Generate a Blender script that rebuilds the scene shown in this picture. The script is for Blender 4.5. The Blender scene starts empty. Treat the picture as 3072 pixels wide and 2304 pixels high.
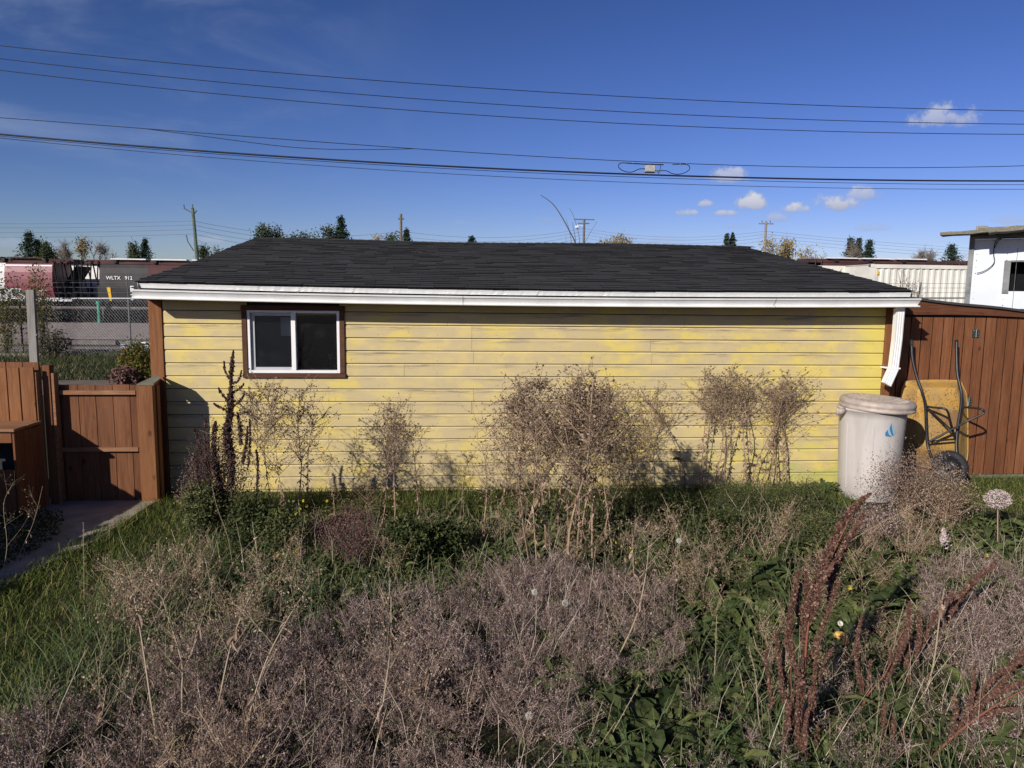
import bpy, math, random
import numpy as np
from math import radians, sin, cos, pi

S = bpy.context.scene
COL = S.collection

# ------------------------------------------------------------------ camera
CAM = np.array([2.877, -7.74, 2.10]); YAW, PITCH, ROLL, FPX = .0839, -.1230, .0117, 2220.
_f = np.array([sin(YAW)*cos(PITCH), cos(YAW)*cos(PITCH), sin(PITCH)])
_r = np.array([cos(YAW), -sin(YAW), 0]); _u = np.cross(_r, _f)
CR = _r*cos(ROLL)+_u*sin(ROLL); CU = -_r*sin(ROLL)+_u*cos(ROLL); CF = _f
def ray(x, y): return CF*FPX + CR*(x/.72-1536) + CU*(1152-y/.72)
def at(x, y, Y):
    """point of the vertical plane at depth Y seen at (x, y) of a 2212 x 1659 view"""
    d = ray(x, y); return CAM + d*(Y-CAM[1])/d[1]
def gp(x, y, z=0.):
    d = ray(x, y); return CAM + d*(z-CAM[2])/d[2]
from mathutils import Matrix, Vector
cd = bpy.data.cameras.new('camera'); cam = bpy.data.objects.new('camera', cd); COL.objects.link(cam)
cd.sensor_fit = 'HORIZONTAL'; cd.sensor_width = 36.; cd.lens = FPX*36./3072.
cd.clip_start = .05; cd.clip_end = 5000
m = Matrix.Identity(4)
for i in range(3):
    m[i][0] = CR[i]; m[i][1] = CU[i]; m[i][2] = -CF[i]; m[i][3] = CAM[i]
cam.matrix_world = m
S.camera = cam

# ------------------------------------------------------------------ light
TOSUN = np.array([-.85, -1., .60]); EL = math.atan2(.60, math.hypot(.85, 1.)); AZ = math.atan2(-.85, -1.)
sd = bpy.data.lights.new('sun', 'SUN'); sun = bpy.data.objects.new('sun', sd); COL.objects.link(sun)
sd.energy = 5.0; sd.angle = radians(.5); sd.color = (1., .94, .84)
sun.rotation_mode = 'QUATERNION'; sun.rotation_quaternion = Vector(TOSUN).to_track_quat('Z', 'Y')
S.view_settings.view_transform = 'Standard'; S.view_settings.look = 'None'
S.view_settings.gamma = 1; S.view_settings.exposure = 0
W = bpy.data.worlds.new('World'); S.world = W; W.use_nodes = True
nt = W.node_tree; nt.nodes.clear()
class NT:
    def __init__(s, t): s.t = t
    def n(s, kind, **k):
        o = s.t.nodes.new(kind)
        for a, b in k.items(): setattr(o, a, b)
        return o
    def link(s, a, b): s.t.links.new(a, b)
    def val(s, sock, v):
        if hasattr(v, 'is_linked') or hasattr(v, 'links'): s.link(v, sock)
        else: sock.default_value = v
    def math(s, op, a, b=None, clamp=False, c=None):
        o = s.n('ShaderNodeMath', operation=op, use_clamp=clamp); s.val(o.inputs[0], a)
        if b is not None: s.val(o.inputs[1], b)
        if c is not None: s.val(o.inputs[2], c)
        return o.outputs[0]
    def mix(s, fac, a, b, mode='MIX'):
        o = s.n('ShaderNodeMix', data_type='RGBA', blend_type=mode)
        s.val(o.inputs[0], fac); s.val(o.inputs[6], a); s.val(o.inputs[7], b); return o.outputs[2]
    def noise(s, vec, scale, detail=3, rough=.5, dist=0.):
        o = s.n('ShaderNodeTexNoise'); o.inputs['Scale'].default_value = scale; o.inputs['Detail'].default_value = detail
        o.inputs['Roughness'].default_value = rough; o.inputs['Distortion'].default_value = dist
        if vec is not None: s.link(vec, o.inputs['Vector'])
        return o.outputs['Fac']
    def ramp(s, fac, stops, interp='LINEAR'):
        o = s.n('ShaderNodeValToRGB'); r = o.color_ramp; r.interpolation = interp
        while len(r.elements) > 1: r.elements.remove(r.elements[0])
        for i, (p, c) in enumerate(stops):
            e = r.elements[0] if i == 0 else r.elements.new(p)
            e.position = p; e.color = (*c, 1) if len(c) == 3 else c
        s.link(fac, o.inputs[0]); return o.outputs[0]
    def smooth(s, v, a, b):
        o = s.n('ShaderNodeMapRange', interpolation_type='SMOOTHSTEP'); s.link(v, o.inputs[0])
        o.inputs[1].default_value = a; o.inputs[2].default_value = b; return o.outputs[0]
    def mapping(s, vec, scale=(1, 1, 1), loc=(0, 0, 0), rot=(0, 0, 0)):
        o = s.n('ShaderNodeMapping'); s.link(vec, o.inputs[0]); o.inputs['Scale'].default_value = scale
        o.inputs['Location'].default_value = loc; o.inputs['Rotation'].default_value = rot; return o.outputs[0]
T = NT(nt)
sky = T.n('ShaderNodeTexSky', sky_type='NISHITA'); sky.sun_disc = False
sky.sun_elevation = EL; sky.sun_rotation = AZ; sky.altitude = 650; sky.air_density = 1.0; sky.dust_density = .35; sky.ozone_density = 2.2
hsv = T.n('ShaderNodeHueSaturation'); hsv.inputs['Saturation'].default_value = 1.06; hsv.inputs['Hue'].default_value = .515; hsv.inputs['Value'].default_value = 1.
T.link(sky.outputs[0], hsv.inputs['Color'])
# deep clear autumn air: a tone curve per channel on the physical sky
sr = T.n('ShaderNodeSeparateColor'); T.link(hsv.outputs[0], sr.inputs[0]); cc_ = T.n('ShaderNodeCombineColor')
for i_, (k_, g_) in enumerate(((.78, 1.44), (.704, 1.286), (1.04, 1.456))):
    T.link(T.math('MULTIPLY', T.math('POWER', T.math('MULTIPLY', sr.outputs[i_], .1), g_), k_*10.), cc_.inputs[i_])
SKYC = cc_.outputs[0]
tc = T.n('ShaderNodeTexCoord'); D = tc.outputs['Generated']
# small fair-weather clouds and thin high haze, placed by compass direction in the sky
sx = T.n('ShaderNodeSeparateXYZ'); T.link(D, sx.inputs[0])
az = T.math('ARCTAN2', sx.outputs[0], sx.outputs[1]); el = T.math('ARCSINE', sx.outputs[2])
nz = T.noise(D, 95., 6, .68); nz2 = T.noise(D, 38., 3, .5)
wob = T.math('ADD', T.math('MULTIPLY', T.math('SUBTRACT', nz, .5), 2.2), T.math('MULTIPLY', T.math('SUBTRACT', nz2, .5), 1.9))
clouds = [(2040, 255, 50, 21, .75), (2068, 262, 34, 14, .5), (1576, 383, 34, 17, .75), (1485, 461, 19, 7, .8), (1525, 441, 13, 8, .8), (1622, 440, 28, 19, 1.),
          (1566, 461, 26, 7, .8), (1716, 452, 22, 10, .95), (1806, 440, 34, 18, 1.), (1862, 421, 34, 13, .75), (1675, 471, 26, 11, .6), (1590, 490, 22, 6, .3),
          (1880, 494, 26, 8, .4), (1655, 509, 16, 5, .4), (2180, 478, 28, 9, .3), (1180, 476, 30, 8, .2), (1000, 482, 20, 6, .25), (450, 520, 32, 7, .45), (60, 528, 46, 12, .35), (200, 536, 20, 9, .5), (1440, 520, 40, 9, .2)]
cm = None; hi = None
for (x, y, w, h, a) in clouds:
    d = ray(x, y); d /= np.linalg.norm(d); A = math.atan2(d[0], d[1]); E_ = math.asin(d[2])
    kw = 1600/ (w*1.42); kh = 1600/(h*1.5)
    u = T.math('MULTIPLY', T.math('SUBTRACT', az, float(A)), kw); v = T.math('MULTIPLY', T.math('SUBTRACT', el, float(E_)), kh)
    # flatter underside: the lower half counts heavier
    vneg = T.math('MULTIPLY', T.math('MINIMUM', v, 0.), .7); v2 = T.math('ADD', v, vneg)
    r2 = T.math('ADD', T.math('MULTIPLY', u, u), T.math('MULTIPLY', v2, v2))
    q = T.math('ADD', T.math('SUBTRACT', 1., r2), wob)
    mk = T.math('MULTIPLY', T.smooth(q, 0.05, 1.0), a)
    top = T.math('MULTIPLY', mk, T.smooth(v, -.9, .7))
    cm = mk if cm is None else T.math('MAXIMUM', cm, mk)
    hi = top if hi is None else T.math('MAXIMUM', hi, top)
# thin cirrus veil low in the west
cir = T.noise(T.mapping(D, (3, 3, 9)), 1.6, 5, .6, .6)
veil = T.math('MULTIPLY', T.smooth(cir, .40, .78), T.math('MULTIPLY', T.smooth(az, .05, -.55), .42))
col = T.mix(veil, SKYC, (3.2, 3.9, 5.6, 1))
ccol = T.mix(hi, (3.3, 3.8, 5.6, 1), (6.6, 6.7, 7.4, 1))
col = T.mix(cm, col, ccol)
bg = T.n('ShaderNodeBackground'); T.link(col, bg.inputs[0]); bg.inputs[1].default_value = .10
wo = T.n('ShaderNodeOutputWorld'); T.link(bg.outputs[0], wo.inputs[0])

# ------------------------------------------------------------------ materials
MATS = {}
def newmat(name):
    m = bpy.data.materials.new(name); m.use_nodes = True; m.node_tree.nodes.clear(); MATS[name] = m
    return m, NT(m.node_tree)
def finish(t, color, rough=.7, spec=.3, metal=0., bump=None, bstr=.3, bdist=.01, translucent=0.):
    p = t.n('ShaderNodeBsdfPrincipled'); t.val(p.inputs['Base Color'], color); t.val(p.inputs['Roughness'], rough)
    p.inputs['Specular IOR Level'].default_value = spec; p.inputs['Metallic'].default_value = metal
    if bump is not None:
        b = t.n('ShaderNodeBump'); b.inputs['Strength'].default_value = bstr; b.inputs['Distance'].default_value = bdist
        t.link(bump, b.inputs['Height']); t.link(b.outputs[0], p.inputs['Normal'])
    o = t.n('ShaderNodeOutputMaterial'); out = p.outputs[0]
    if translucent:
        tr = t.n('ShaderNodeBsdfTranslucent'); t.val(tr.inputs[0], color)
        ms = t.n('ShaderNodeMixShader'); ms.inputs[0].default_value = translucent
        t.link(p.outputs[0], ms.inputs[1]); t.link(tr.outputs[0], ms.inputs[2]); out = ms.outputs[0]
    t.link(out, o.inputs[0])
def objvec(t): return t.n('ShaderNodeTexCoord').outputs['Object']
def geovec(t): return t.n('ShaderNodeNewGeometry').outputs['Position']
def island(t): return t.n('ShaderNodeNewGeometry').outputs['Random Per Island']
def simple(name, color, rough=.6, spec=.3, metal=0., var=.25, scale=8., bump=0., bscale=None):
    m, t = newmat(name); v = geovec(t)
    n = t.noise(v, scale, 4, .6)
    c = t.mix(t.smooth(n, .3, .7), tuple(x*(1-var) for x in color)+(1,), tuple(min(1, x*(1+var)) for x in color)+(1,))
    bn = t.noise(v, bscale or scale*6, 3, .6) if bump else None
    finish(t, c, rough, spec, metal, bn, bump, .01); return m
def islandmat(name, stops, rough=.75, spec=.15, trans=0., patch=None):
    """every leaf, twig or seed takes its own tone from a palette"""
    m, t = newmat(name); c = t.ramp(island(t), stops)
    if patch:
        n = t.noise(geovec(t), patch[0], 2, .5); c = t.mix(t.math('MULTIPLY', t.smooth(n, .4, .65), patch[2]), c, (*patch[1], 1))
    finish(t, c, rough, spec, translucent=trans); return m
def wood(name, a, b, axis='z', rough=.75, grain=1., knots=True, board=None):
    m, t = newmat(name); v = geovec(t)
    sc = {'z': (22, 22, 1.3), 'x': (1.3, 22, 22), 'y': (22, 1.3, 22)}[axis]
    mv = t.mapping(v, sc)
    isl = island(t)
    off = t.n('ShaderNodeVectorMath', operation='ADD'); t.link(mv, off.inputs[0])
    cx = t.n('ShaderNodeCombineXYZ'); t.link(t.math('MULTIPLY', isl, 40.), cx.inputs[0]); t.link(t.math('MULTIPLY', isl, 17.), cx.inputs[2])
    t.link(cx.outputs[0], off.inputs[1])
    n1 = t.noise(off.outputs[0], 1.5, 5, .65, 1.2); n2 = t.noise(off.outputs[0], 7., 3, .6)
    f = t.math('ADD', t.math('MULTIPLY', n1, .7), t.math('MULTIPLY', n2, .3))
    c = t.mix(t.smooth(f, .36, .64), (*a, 1), (*b, 1))
    c = t.mix(t.math('MULTIPLY', isl, .48), c, (a[0]*.62, a[1]*.58, a[2]*.6, 1))
    if knots:
        vo = t.n('ShaderNodeTexVoronoi'); t.link(t.mapping(v, (5.5, 5.5, 3.2) if axis == 'z' else (3.2, 5.5, 5.5)), vo.inputs['Vector']); vo.inputs['Scale'].default_value = 1.
        k = t.smooth(vo.outputs['Distance'], .14, .04)
        c = t.mix(t.math('MULTIPLY', k, .75), c, (a[0]*.25, a[1]*.22, a[2]*.22, 1))
    st = t.smooth(t.noise(t.mapping(v, (4, 4, .8)), 1., 3, .5), .5, .75)
    c = t.mix(t.math('MULTIPLY', st, .35), c, (b[0]*1.25, b[1]*1.35, b[2]*1.5, 1))
    finish(t, c, rough, .25, bump=f, bstr=.35*grain, bdist=.006); return m

wood('stained_wood', (.140, .052, .022), (.245, .098, .042), 'z')
wood('stained_wood_flat', (.09, .032, .018), (.17, .065, .030), 'x')
wood('post_wood', (.17, .066, .025), (.28, .12, .048), 'z')
wood('gate_wood', (.115, .043, .018), (.20, .082, .036), 'z')
wood('rail_wood', (.22, .10, .05), (.36, .19, .10), 'x')
wood('trim_wood', (.07, .03, .017), (.12, .055, .03), 'x', knots=False)
wood('grey_wood', (.20, .19, .175), (.34, .32, .29), 'z', knots=False)
wood('weathered_board', (.13, .12, .09), (.27, .25, .19), 'x', knots=False)
wood('lumber', (.10, .085, .08), (.24, .20, .19), 'x', knots=False)
simple('white_vinyl', (.80, .80, .80), .35, .4, var=.04, scale=5)
simple('white_gutter', (.80, .80, .79), .4, .4, var=.06, scale=3)
simple('grey_vinyl', (.42, .43, .44), .5, .3, var=.1)
simple('black_steel', (.018, .018, .022), .42, .5, var=.4, scale=20)
simple('rubber', (.022, .023, .026), .75, .3, var=.3, scale=20, bump=.3, bscale=60)
simple('concrete', (.32, .27, .22), .9, .2, var=.22, scale=4, bump=.4, bscale=60)
simple('gravel', (.31, .255, .225), .95, .1, var=.22, scale=2.2, bump=.8, bscale=14)
simple('dirt', (.17, .135, .11), .95, .1, var=.25, scale=1.6, bump=.8, bscale=16)
simple('galv', (.36, .37, .38), .5, .4, .55, var=.15, scale=20)
simple('galv_dull', (.16, .165, .17), .6, .3, .3, var=.2, scale=20)
simple('hinge_metal', (.035, .055, .05), .5, .5, .4, var=.3, scale=40)
simple('wire_black', (.012, .014, .022), .6, .3, var=.1)
simple('wire_bright', (.5, .52, .58), .35, .5, .5, var=.1)
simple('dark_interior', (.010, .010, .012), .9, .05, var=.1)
simple('reflection_pale', (.85, .85, .88), .8, .1, var=.05)
simple('haze_grey', (.24, .24, .245), .8, .1, var=.15, scale=3)
simple('box_metal', (.46, .45, .42), .5, .4, .3, var=.15, scale=10)
simple('pole_wood', (.14, .125, .10), .9, .1, var=.3, scale=6)
simple('pole_green', (.11, .14, .11), .9, .1, var=.3, scale=6)
simple('pole_tan', (.25, .20, .15), .9, .1, var=.3, scale=6)
simple('white_cap', (.7, .7, .72), .5, .3, var=.1)
simple('car_pink', (.23, .060, .085), .45, .35, var=.10, scale=.8)
simple('car_white', (.68, .66, .64), .5, .3, var=.10, scale=.8)
simple('car_black', (.052, .047, .049), .6, .25, var=.25, scale=.5)
simple('car_rust', (.075, .034, .034), .7, .2, var=.3, scale=.6)
simple('car_grime', (.020, .018, .020), .8, .15, var=.35, scale=1.5)
simple('frame_black', (.02, .02, .022), .6, .3, var=.3)
simple('tag_green', (.03, .18, .12), .5, .3, var=.3, scale=1.)
simple('tag_black', (.012, .012, .015), .5, .3, var=.1)
simple('tag_white', (.75, .75, .75), .5, .3, var=.05)
simple('tag_blue', (.035, .03, .13), .5, .3, var=.3, scale=1.5)
simple('marking_yellow', (.72, .42, .02), .5, .3, var=.1)
simple('marking_green', (.05, .32, .22), .5, .3, var=.1)
simple('container_white', (.66, .64, .58), .55, .3, var=.10, scale=1.2)
simple('trailer_white', (.60, .64, .70), .4, .4, var=.05, scale=1.5)
simple('trailer_grey', (.17, .175, .18), .6, .3, var=.35, scale=4)
simple('potato', (.62, .36, .10), .6, .3, var=.3, scale=60)
simple('disc_white', (.6, .58, .5), .6, .3, var=.15, scale=80)
simple('emblem_blue', (.03, .19, .40), .5, .3, var=.1)
simple('emblem_pale', (.30, .45, .52), .5, .3, var=.1)
simple('fluff', (.62, .60, .54), .9, .1, var=.2, scale=100)
simple('tarp_dark', (.03, .03, .034), .8, .2, var=.4, scale=2)

# yellow painted siding: chalky paint, thin dirt along board tops, brighter repainted strips
m, t = newmat('yellow_siding'); v = geovec(t)
isl = island(t)
cx = t.n('ShaderNodeCombineXYZ'); t.link(t.math('MULTIPLY', isl, 31.), cx.inputs[0])
va = t.n('ShaderNodeVectorMath', operation='ADD'); t.link(v, va.inputs[0]); t.link(cx.outputs[0], va.inputs[1])
big = t.noise(t.mapping(v, (1.5, 1, .35)), 1.25, 2, .5)
c = t.mix(t.smooth(big, .45, .56), (.615, .490, .215, 1), (.655, .518, .155, 1))
pt = t.noise(t.mapping(va.outputs[0], (3.2, 1, 5)), 1., 3, .6)
c = t.mix(t.math('MULTIPLY', t.smooth(pt, .36, .58), .75), c, (.50, .405, .25, 1))
sz = t.n('ShaderNodeSeparateXYZ'); t.link(v, sz.inputs[0])
zz = t.math('FRACT', t.math('DIVIDE', t.math('SUBTRACT', sz.outputs[2], .030), .1328))   # 0 board bottom, 1 top
topb = t.smooth(zz, .48, .80)
dirt = t.smooth(t.noise(t.mapping(va.outputs[0], (1.6, 1, 30)), 1.7, 6, .75, .3), .42, .60)
dirt2 = t.smooth(t.noise(t.mapping(va.outputs[0], (.9, 1, 2)), 1.1, 2, .5), .40, .62)
c = t.mix(t.math('MULTIPLY', t.math('MULTIPLY', t.math('MULTIPLY', dirt, topb), dirt2), .9), c, (.20, .165, .14, 1))
gr = t.smooth(t.noise(t.mapping(va.outputs[0], (1.6, 1, 45)), 2.5, 5, .7), .55, .78)
c = t.mix(t.math('MULTIPLY', gr, .6), c, (.36, .29, .17, 1))
sp = t.smooth(t.noise(v, 55., 3, .7), .70, .76)
c = t.mix(t.math('MULTIPLY', sp, .55), c, (.17, .13, .08, 1))
nx_ = t.math('FRACT', t.math('DIVIDE', sz.outputs[0], .61)); nd = t.math('ADD', t.math('POWER', t.math('MULTIPLY', t.math('SUBTRACT', nx_, .5), .61), 2.), t.math('POWER', t.math('MULTIPLY', t.math('SUBTRACT', zz, .22), .1328), 2.))
c = t.mix(t.math('MULTIPLY', t.math('LESS_THAN', nd, .000022), .6), c, (.16, .10, .06, 1))
ck = t.smooth(t.noise(t.mapping(va.outputs[0], (26, 1, 5)), 1., 4, .65, .8), .66, .70)
c = t.mix(t.math('MULTIPLY', ck, .45), c, (.20, .15, .09, 1))
spl = t.math('MULTIPLY', t.smooth(sz.outputs[2], .42, .0), t.smooth(t.noise(v, 9., 4, .7), .40, .62)); c = t.mix(t.math('MULTIPLY', spl, .45), c, (.30, .25, .15, 1))
hl = t.smooth(zz, .865, .90)  # highlight on each board's top bevel, put into the colour
c = t.mix(t.math('MULTIPLY', hl, .4), c, (.78, .66, .36, 1))
gz = t.smooth(sz.outputs[2], .75, .15); gx = t.smooth(sz.outputs[0], 4.5, 7.)
gn = t.smooth(t.noise(t.mapping(v, (1.5, 1, 3)), 1.2, 3, .6), .42, .62)
c = t.mix(t.math('MULTIPLY', t.math('MULTIPLY', gz, gx), t.math('MULTIPLY', gn, .6)), c, (.42, .44, .10, 1))
ed = t.smooth(sz.outputs[0], 7.15, 7.45)
c = t.mix(t.math('MULTIPLY', ed, .55), c, (.66, .55, .06, 1))
finish(t, c, .75, .2, bump=t.noise(t.mapping(va.outputs[0], (3, 1, 40)), 3., 4, .7), bstr=.25, bdist=.004)

# shingles
m, t = newmat('shingle'); c = t.ramp(island(t), [(0, (.038, .037, .037)), (.5, (.047, .046, .046)), (1, (.058, .057, .057))])
n = t.noise(geovec(t), 5., 3, .6); c = t.mix(t.math('MULTIPLY', t.smooth(n, .45, .7), .35), c, (.058, .057, .06, 1))
gn = t.noise(geovec(t), 260., 2, .6); c = t.mix(t.math('MULTIPLY', gn, .35), c, (.07, .07, .075, 1))
finish(t, c, .95, .1, bump=gn, bstr=.5, bdist=.004)
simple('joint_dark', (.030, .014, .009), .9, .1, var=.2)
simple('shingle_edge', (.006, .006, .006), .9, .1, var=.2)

# plastic bin
m, t = newmat('bin_plastic'); v = geovec(t)
n = t.noise(t.mapping(v, (7, 7, 1.2)), 1., 4, .6); c = t.mix(t.smooth(n, .35, .7), (.53, .49, .465, 1), (.43, .395, .37, 1))
finish(t, c, .45, .4, bump=t.noise(v, 9., 2, .5), bstr=.12, bdist=.02)
m, t = newmat('bin_lid'); v = geovec(t)
n = t.noise(v, 12., 4, .6); c = t.mix(t.smooth(n, .35, .7), (.46, .38, .33, 1), (.33, .28, .25, 1))
finish(t, c, .5, .4)
# rusty yellow tray
m, t = newmat('tray_paint'); v = geovec(t)
c = t.mix(t.smooth(t.noise(v, 5., 3, .6), .35, .65), (.52, .30, .070, 1), (.42, .27, .11, 1))
rs = t.smooth(t.noise(v, 60., 4, .7), .55, .60); pm = t.smooth(t.noise(v, 4.5, 2, .5), .40, .60)
c = t.mix(t.math('MULTIPLY', rs, t.math('ADD', t.math('MULTIPLY', pm, .8), .15)), c, (.10, .04, .02, 1))
rb = t.smooth(t.noise(v, 3.2, 4, .6), .56, .62); c = t.mix(t.math('MULTIPLY', rb, .6), c, (.20, .10, .06, 1))
finish(t, c, .55, .35, bump=rs, bstr=.3, bdist=.003)
# window glass: dark, reflecting
m, t = newmat('window_glass'); 
gl = t.n('ShaderNodeBsdfGlossy'); gl.inputs['Roughness'].default_value = .03; gl.inputs[0].default_value = (.9, .93, 1, 1)
tr = t.n('ShaderNodeBsdfTransparent'); tr.inputs[0].default_value = (.88, .89, .90, 1)
df = t.n('ShaderNodeBsdfDiffuse'); dn = t.smooth(t.noise(geovec(t), 6., 5, .7), .5, .85); t.link(t.mix(dn, (.03, .03, .033, 1), (.16, .15, .14, 1)), df.inputs[0])
fr = t.n('ShaderNodeFresnel'); fr.inputs[0].default_value = 1.75
m1 = t.n('ShaderNodeMixShader'); t.link(fr.outputs[0], m1.inputs[0]); t.link(tr.outputs[0], m1.inputs[1]); t.link(gl.outputs[0], m1.inputs[2])
m2 = t.n('ShaderNodeMixShader'); m2.inputs[0].default_value = .16; t.link(m1.outputs[0], m2.inputs[1]); t.link(df.outputs[0], m2.inputs[2])
o = t.n('ShaderNodeOutputMaterial'); t.link(m2.outputs[0], o.inputs[0])

# ground: dark litter with moss-green and tan patches
m, t = newmat('soil'); v = geovec(t)
c = t.mix(t.smooth(t.noise(v, 1.1, 4, .6), .4, .6), (.055, .045, .033, 1), (.035, .045, .020, 1))
c = t.mix(t.smooth(t.noise(v, 30., 3, .7), .5, .7), c, (.11, .085, .065, 1))
sy = t.n('ShaderNodeSeparateXYZ'); t.link(v, sy.inputs[0])
far = t.smooth(sy.outputs[1], 6., 9.)
c = t.mix(far, c, (.075, .08, .045, 1))
finish(t, c, .95, .05, bump=t.noise(v, 40., 4, .7), bstr=.8, bdist=.02)

# plants
islandmat('grass_green', [(0, (0.053, 0.081, 0.018)), (.45, (0.096, 0.135, 0.031)), (.8, (0.162, 0.191, 0.051)), (1, (0.370, 0.294, 0.123))], trans=.3)
islandmat('grass_long', [(0, (0.062, 0.106, 0.037)), (.5, (0.125, 0.175, 0.075)), (.8, (0.225, 0.213, 0.112)), (1, (0.375, 0.300, 0.188))], trans=.25)
islandmat('dry_twig', [(0, (0.105, 0.065, 0.060)), (.45, (0.211, 0.140, 0.123)), (.78, (0.386, 0.281, 0.240)), (1, (0.772, 0.641, 0.561))], patch=(1.3, (.27, .19, .145), .35))
islandmat('dry_seed', [(0, (0.097, 0.059, 0.056)), (.6, (0.214, 0.142, 0.131)), (1, (0.544, 0.435, 0.398))], patch=(1.3, (.27, .19, .14), .35))
islandmat('verge_blade', [(0, (.04, .06, .025)), (.55, (.075, .095, .04)), (.8, (.13, .13, .06)), (1, (.26, .20, .12))], trans=.2)
islandmat('straw', [(0, (.22, .16, .11)), (.6, (.42, .33, .25)), (1, (.72, .62, .50))])
islandmat('tan_twig', [(0, (0.210, 0.137, 0.089)), (.5, (0.357, 0.242, 0.163)), (1, (0.546, 0.420, 0.294))])
islandmat('tan_seed', [(0, (.12, .075, .05)), (.6, (.24, .165, .115)), (1, (.46, .35, .25))])
islandmat('wall_seed', [(0, (.075, .050, .035)), (.55, (.17, .12, .085)), (1, (.42, .32, .24))])
islandmat('drab_seed', [(0, (.12, .078, .062)), (.5, (.20, .14, .115)), (1, (.33, .24, .19))])  # narrower range of grey-brown seed tones
islandmat('tall_stem', [(0, (.20, .135, .085)), (1, (.38, .27, .18))])
islandmat('curled_leaf', [(0, (0.176, 0.110, 0.077)), (.6, (0.308, 0.209, 0.154)), (1, (0.462, 0.330, 0.253))], trans=.15)
islandmat('pale_stalk', [(0, (.25, .20, .13)), (1, (.42, .34, .23))])
islandmat('dock_seed', [(0, (.060, .032, .025)), (.5, (.12, .060, .045)), (.85, (.19, .10, .075)), (1, (.34, .22, .16))])
islandmat('dock_stem', [(0, (.16, .05, .042)), (1, (.26, .11, .07))])
islandmat('pigweed', [(0, (.045, .026, .024)), (.6, (.078, .046, .042)), (1, (.13, .08, .07))])
islandmat('red_bush', [(0, (.10, .050, .045)), (.6, (.16, .085, .075)), (1, (.26, .16, .14))])
islandmat('rosette_leaf', [(0, (0.046, 0.070, 0.021)), (.6, (0.091, 0.119, 0.035)), (1, (0.168, 0.181, 0.060))], rough=.6, spec=.2, trans=.2, patch=(28., (.10, .11, .055), .45))
islandmat('dark_leaf', [(0, (0.026, 0.041, 0.014)), (.6, (0.055, 0.072, 0.024)), (1, (0.128, 0.135, 0.049))], rough=.6, trans=.2)
islandmat('feather_leaf', [(0, (0.048, 0.063, 0.024)), (.6, (0.095, 0.112, 0.041)), (1, (0.201, 0.195, 0.081))], trans=.2)
islandmat('autumn_leaf', [(0, (.05, .075, .02)), (.4, (.10, .12, .03)), (.75, (.22, .19, .04)), (1, (.28, .12, .05))], trans=.3)
islandmat('yellow_petal', [(0, (.62, .50, .02)), (1, (.80, .68, .05))], trans=.2)
islandmat('white_petal', [(0, (.62, .60, .62)), (1, (.80, .78, .80))], trans=.2)
islandmat('pink_fluff', [(0, (.42, .33, .31)), (1, (.62, .52, .50))])
islandmat('conifer', [(0, (.012, .028, .016)), (.7, (.024, .045, .026)), (1, (.045, .07, .04))])
islandmat('broadleaf', [(0, (.03, .048, .022)), (.7, (.06, .08, .035)), (1, (.11, .12, .05))])
islandmat('fall_crown', [(0, (.16, .12, .05)), (.6, (.28, .21, .08)), (1, (.40, .31, .13))])
islandmat('bare_crown', [(0, (.14, .115, .095)), (1, (.26, .22, .18))])
islandmat('bark', [(0, (.07, .055, .045)), (1, (.12, .10, .08))])
islandmat('scrub', [(0, (.010, .011, .010)), (.6, (.022, .022, .020)), (.93, (.045, .04, .035)), (1, (.14, .12, .11))])
islandmat('yard_weed', [(0, (.04, .045, .025)), (.5, (.07, .07, .04)), (1, (.16, .13, .10))])

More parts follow.
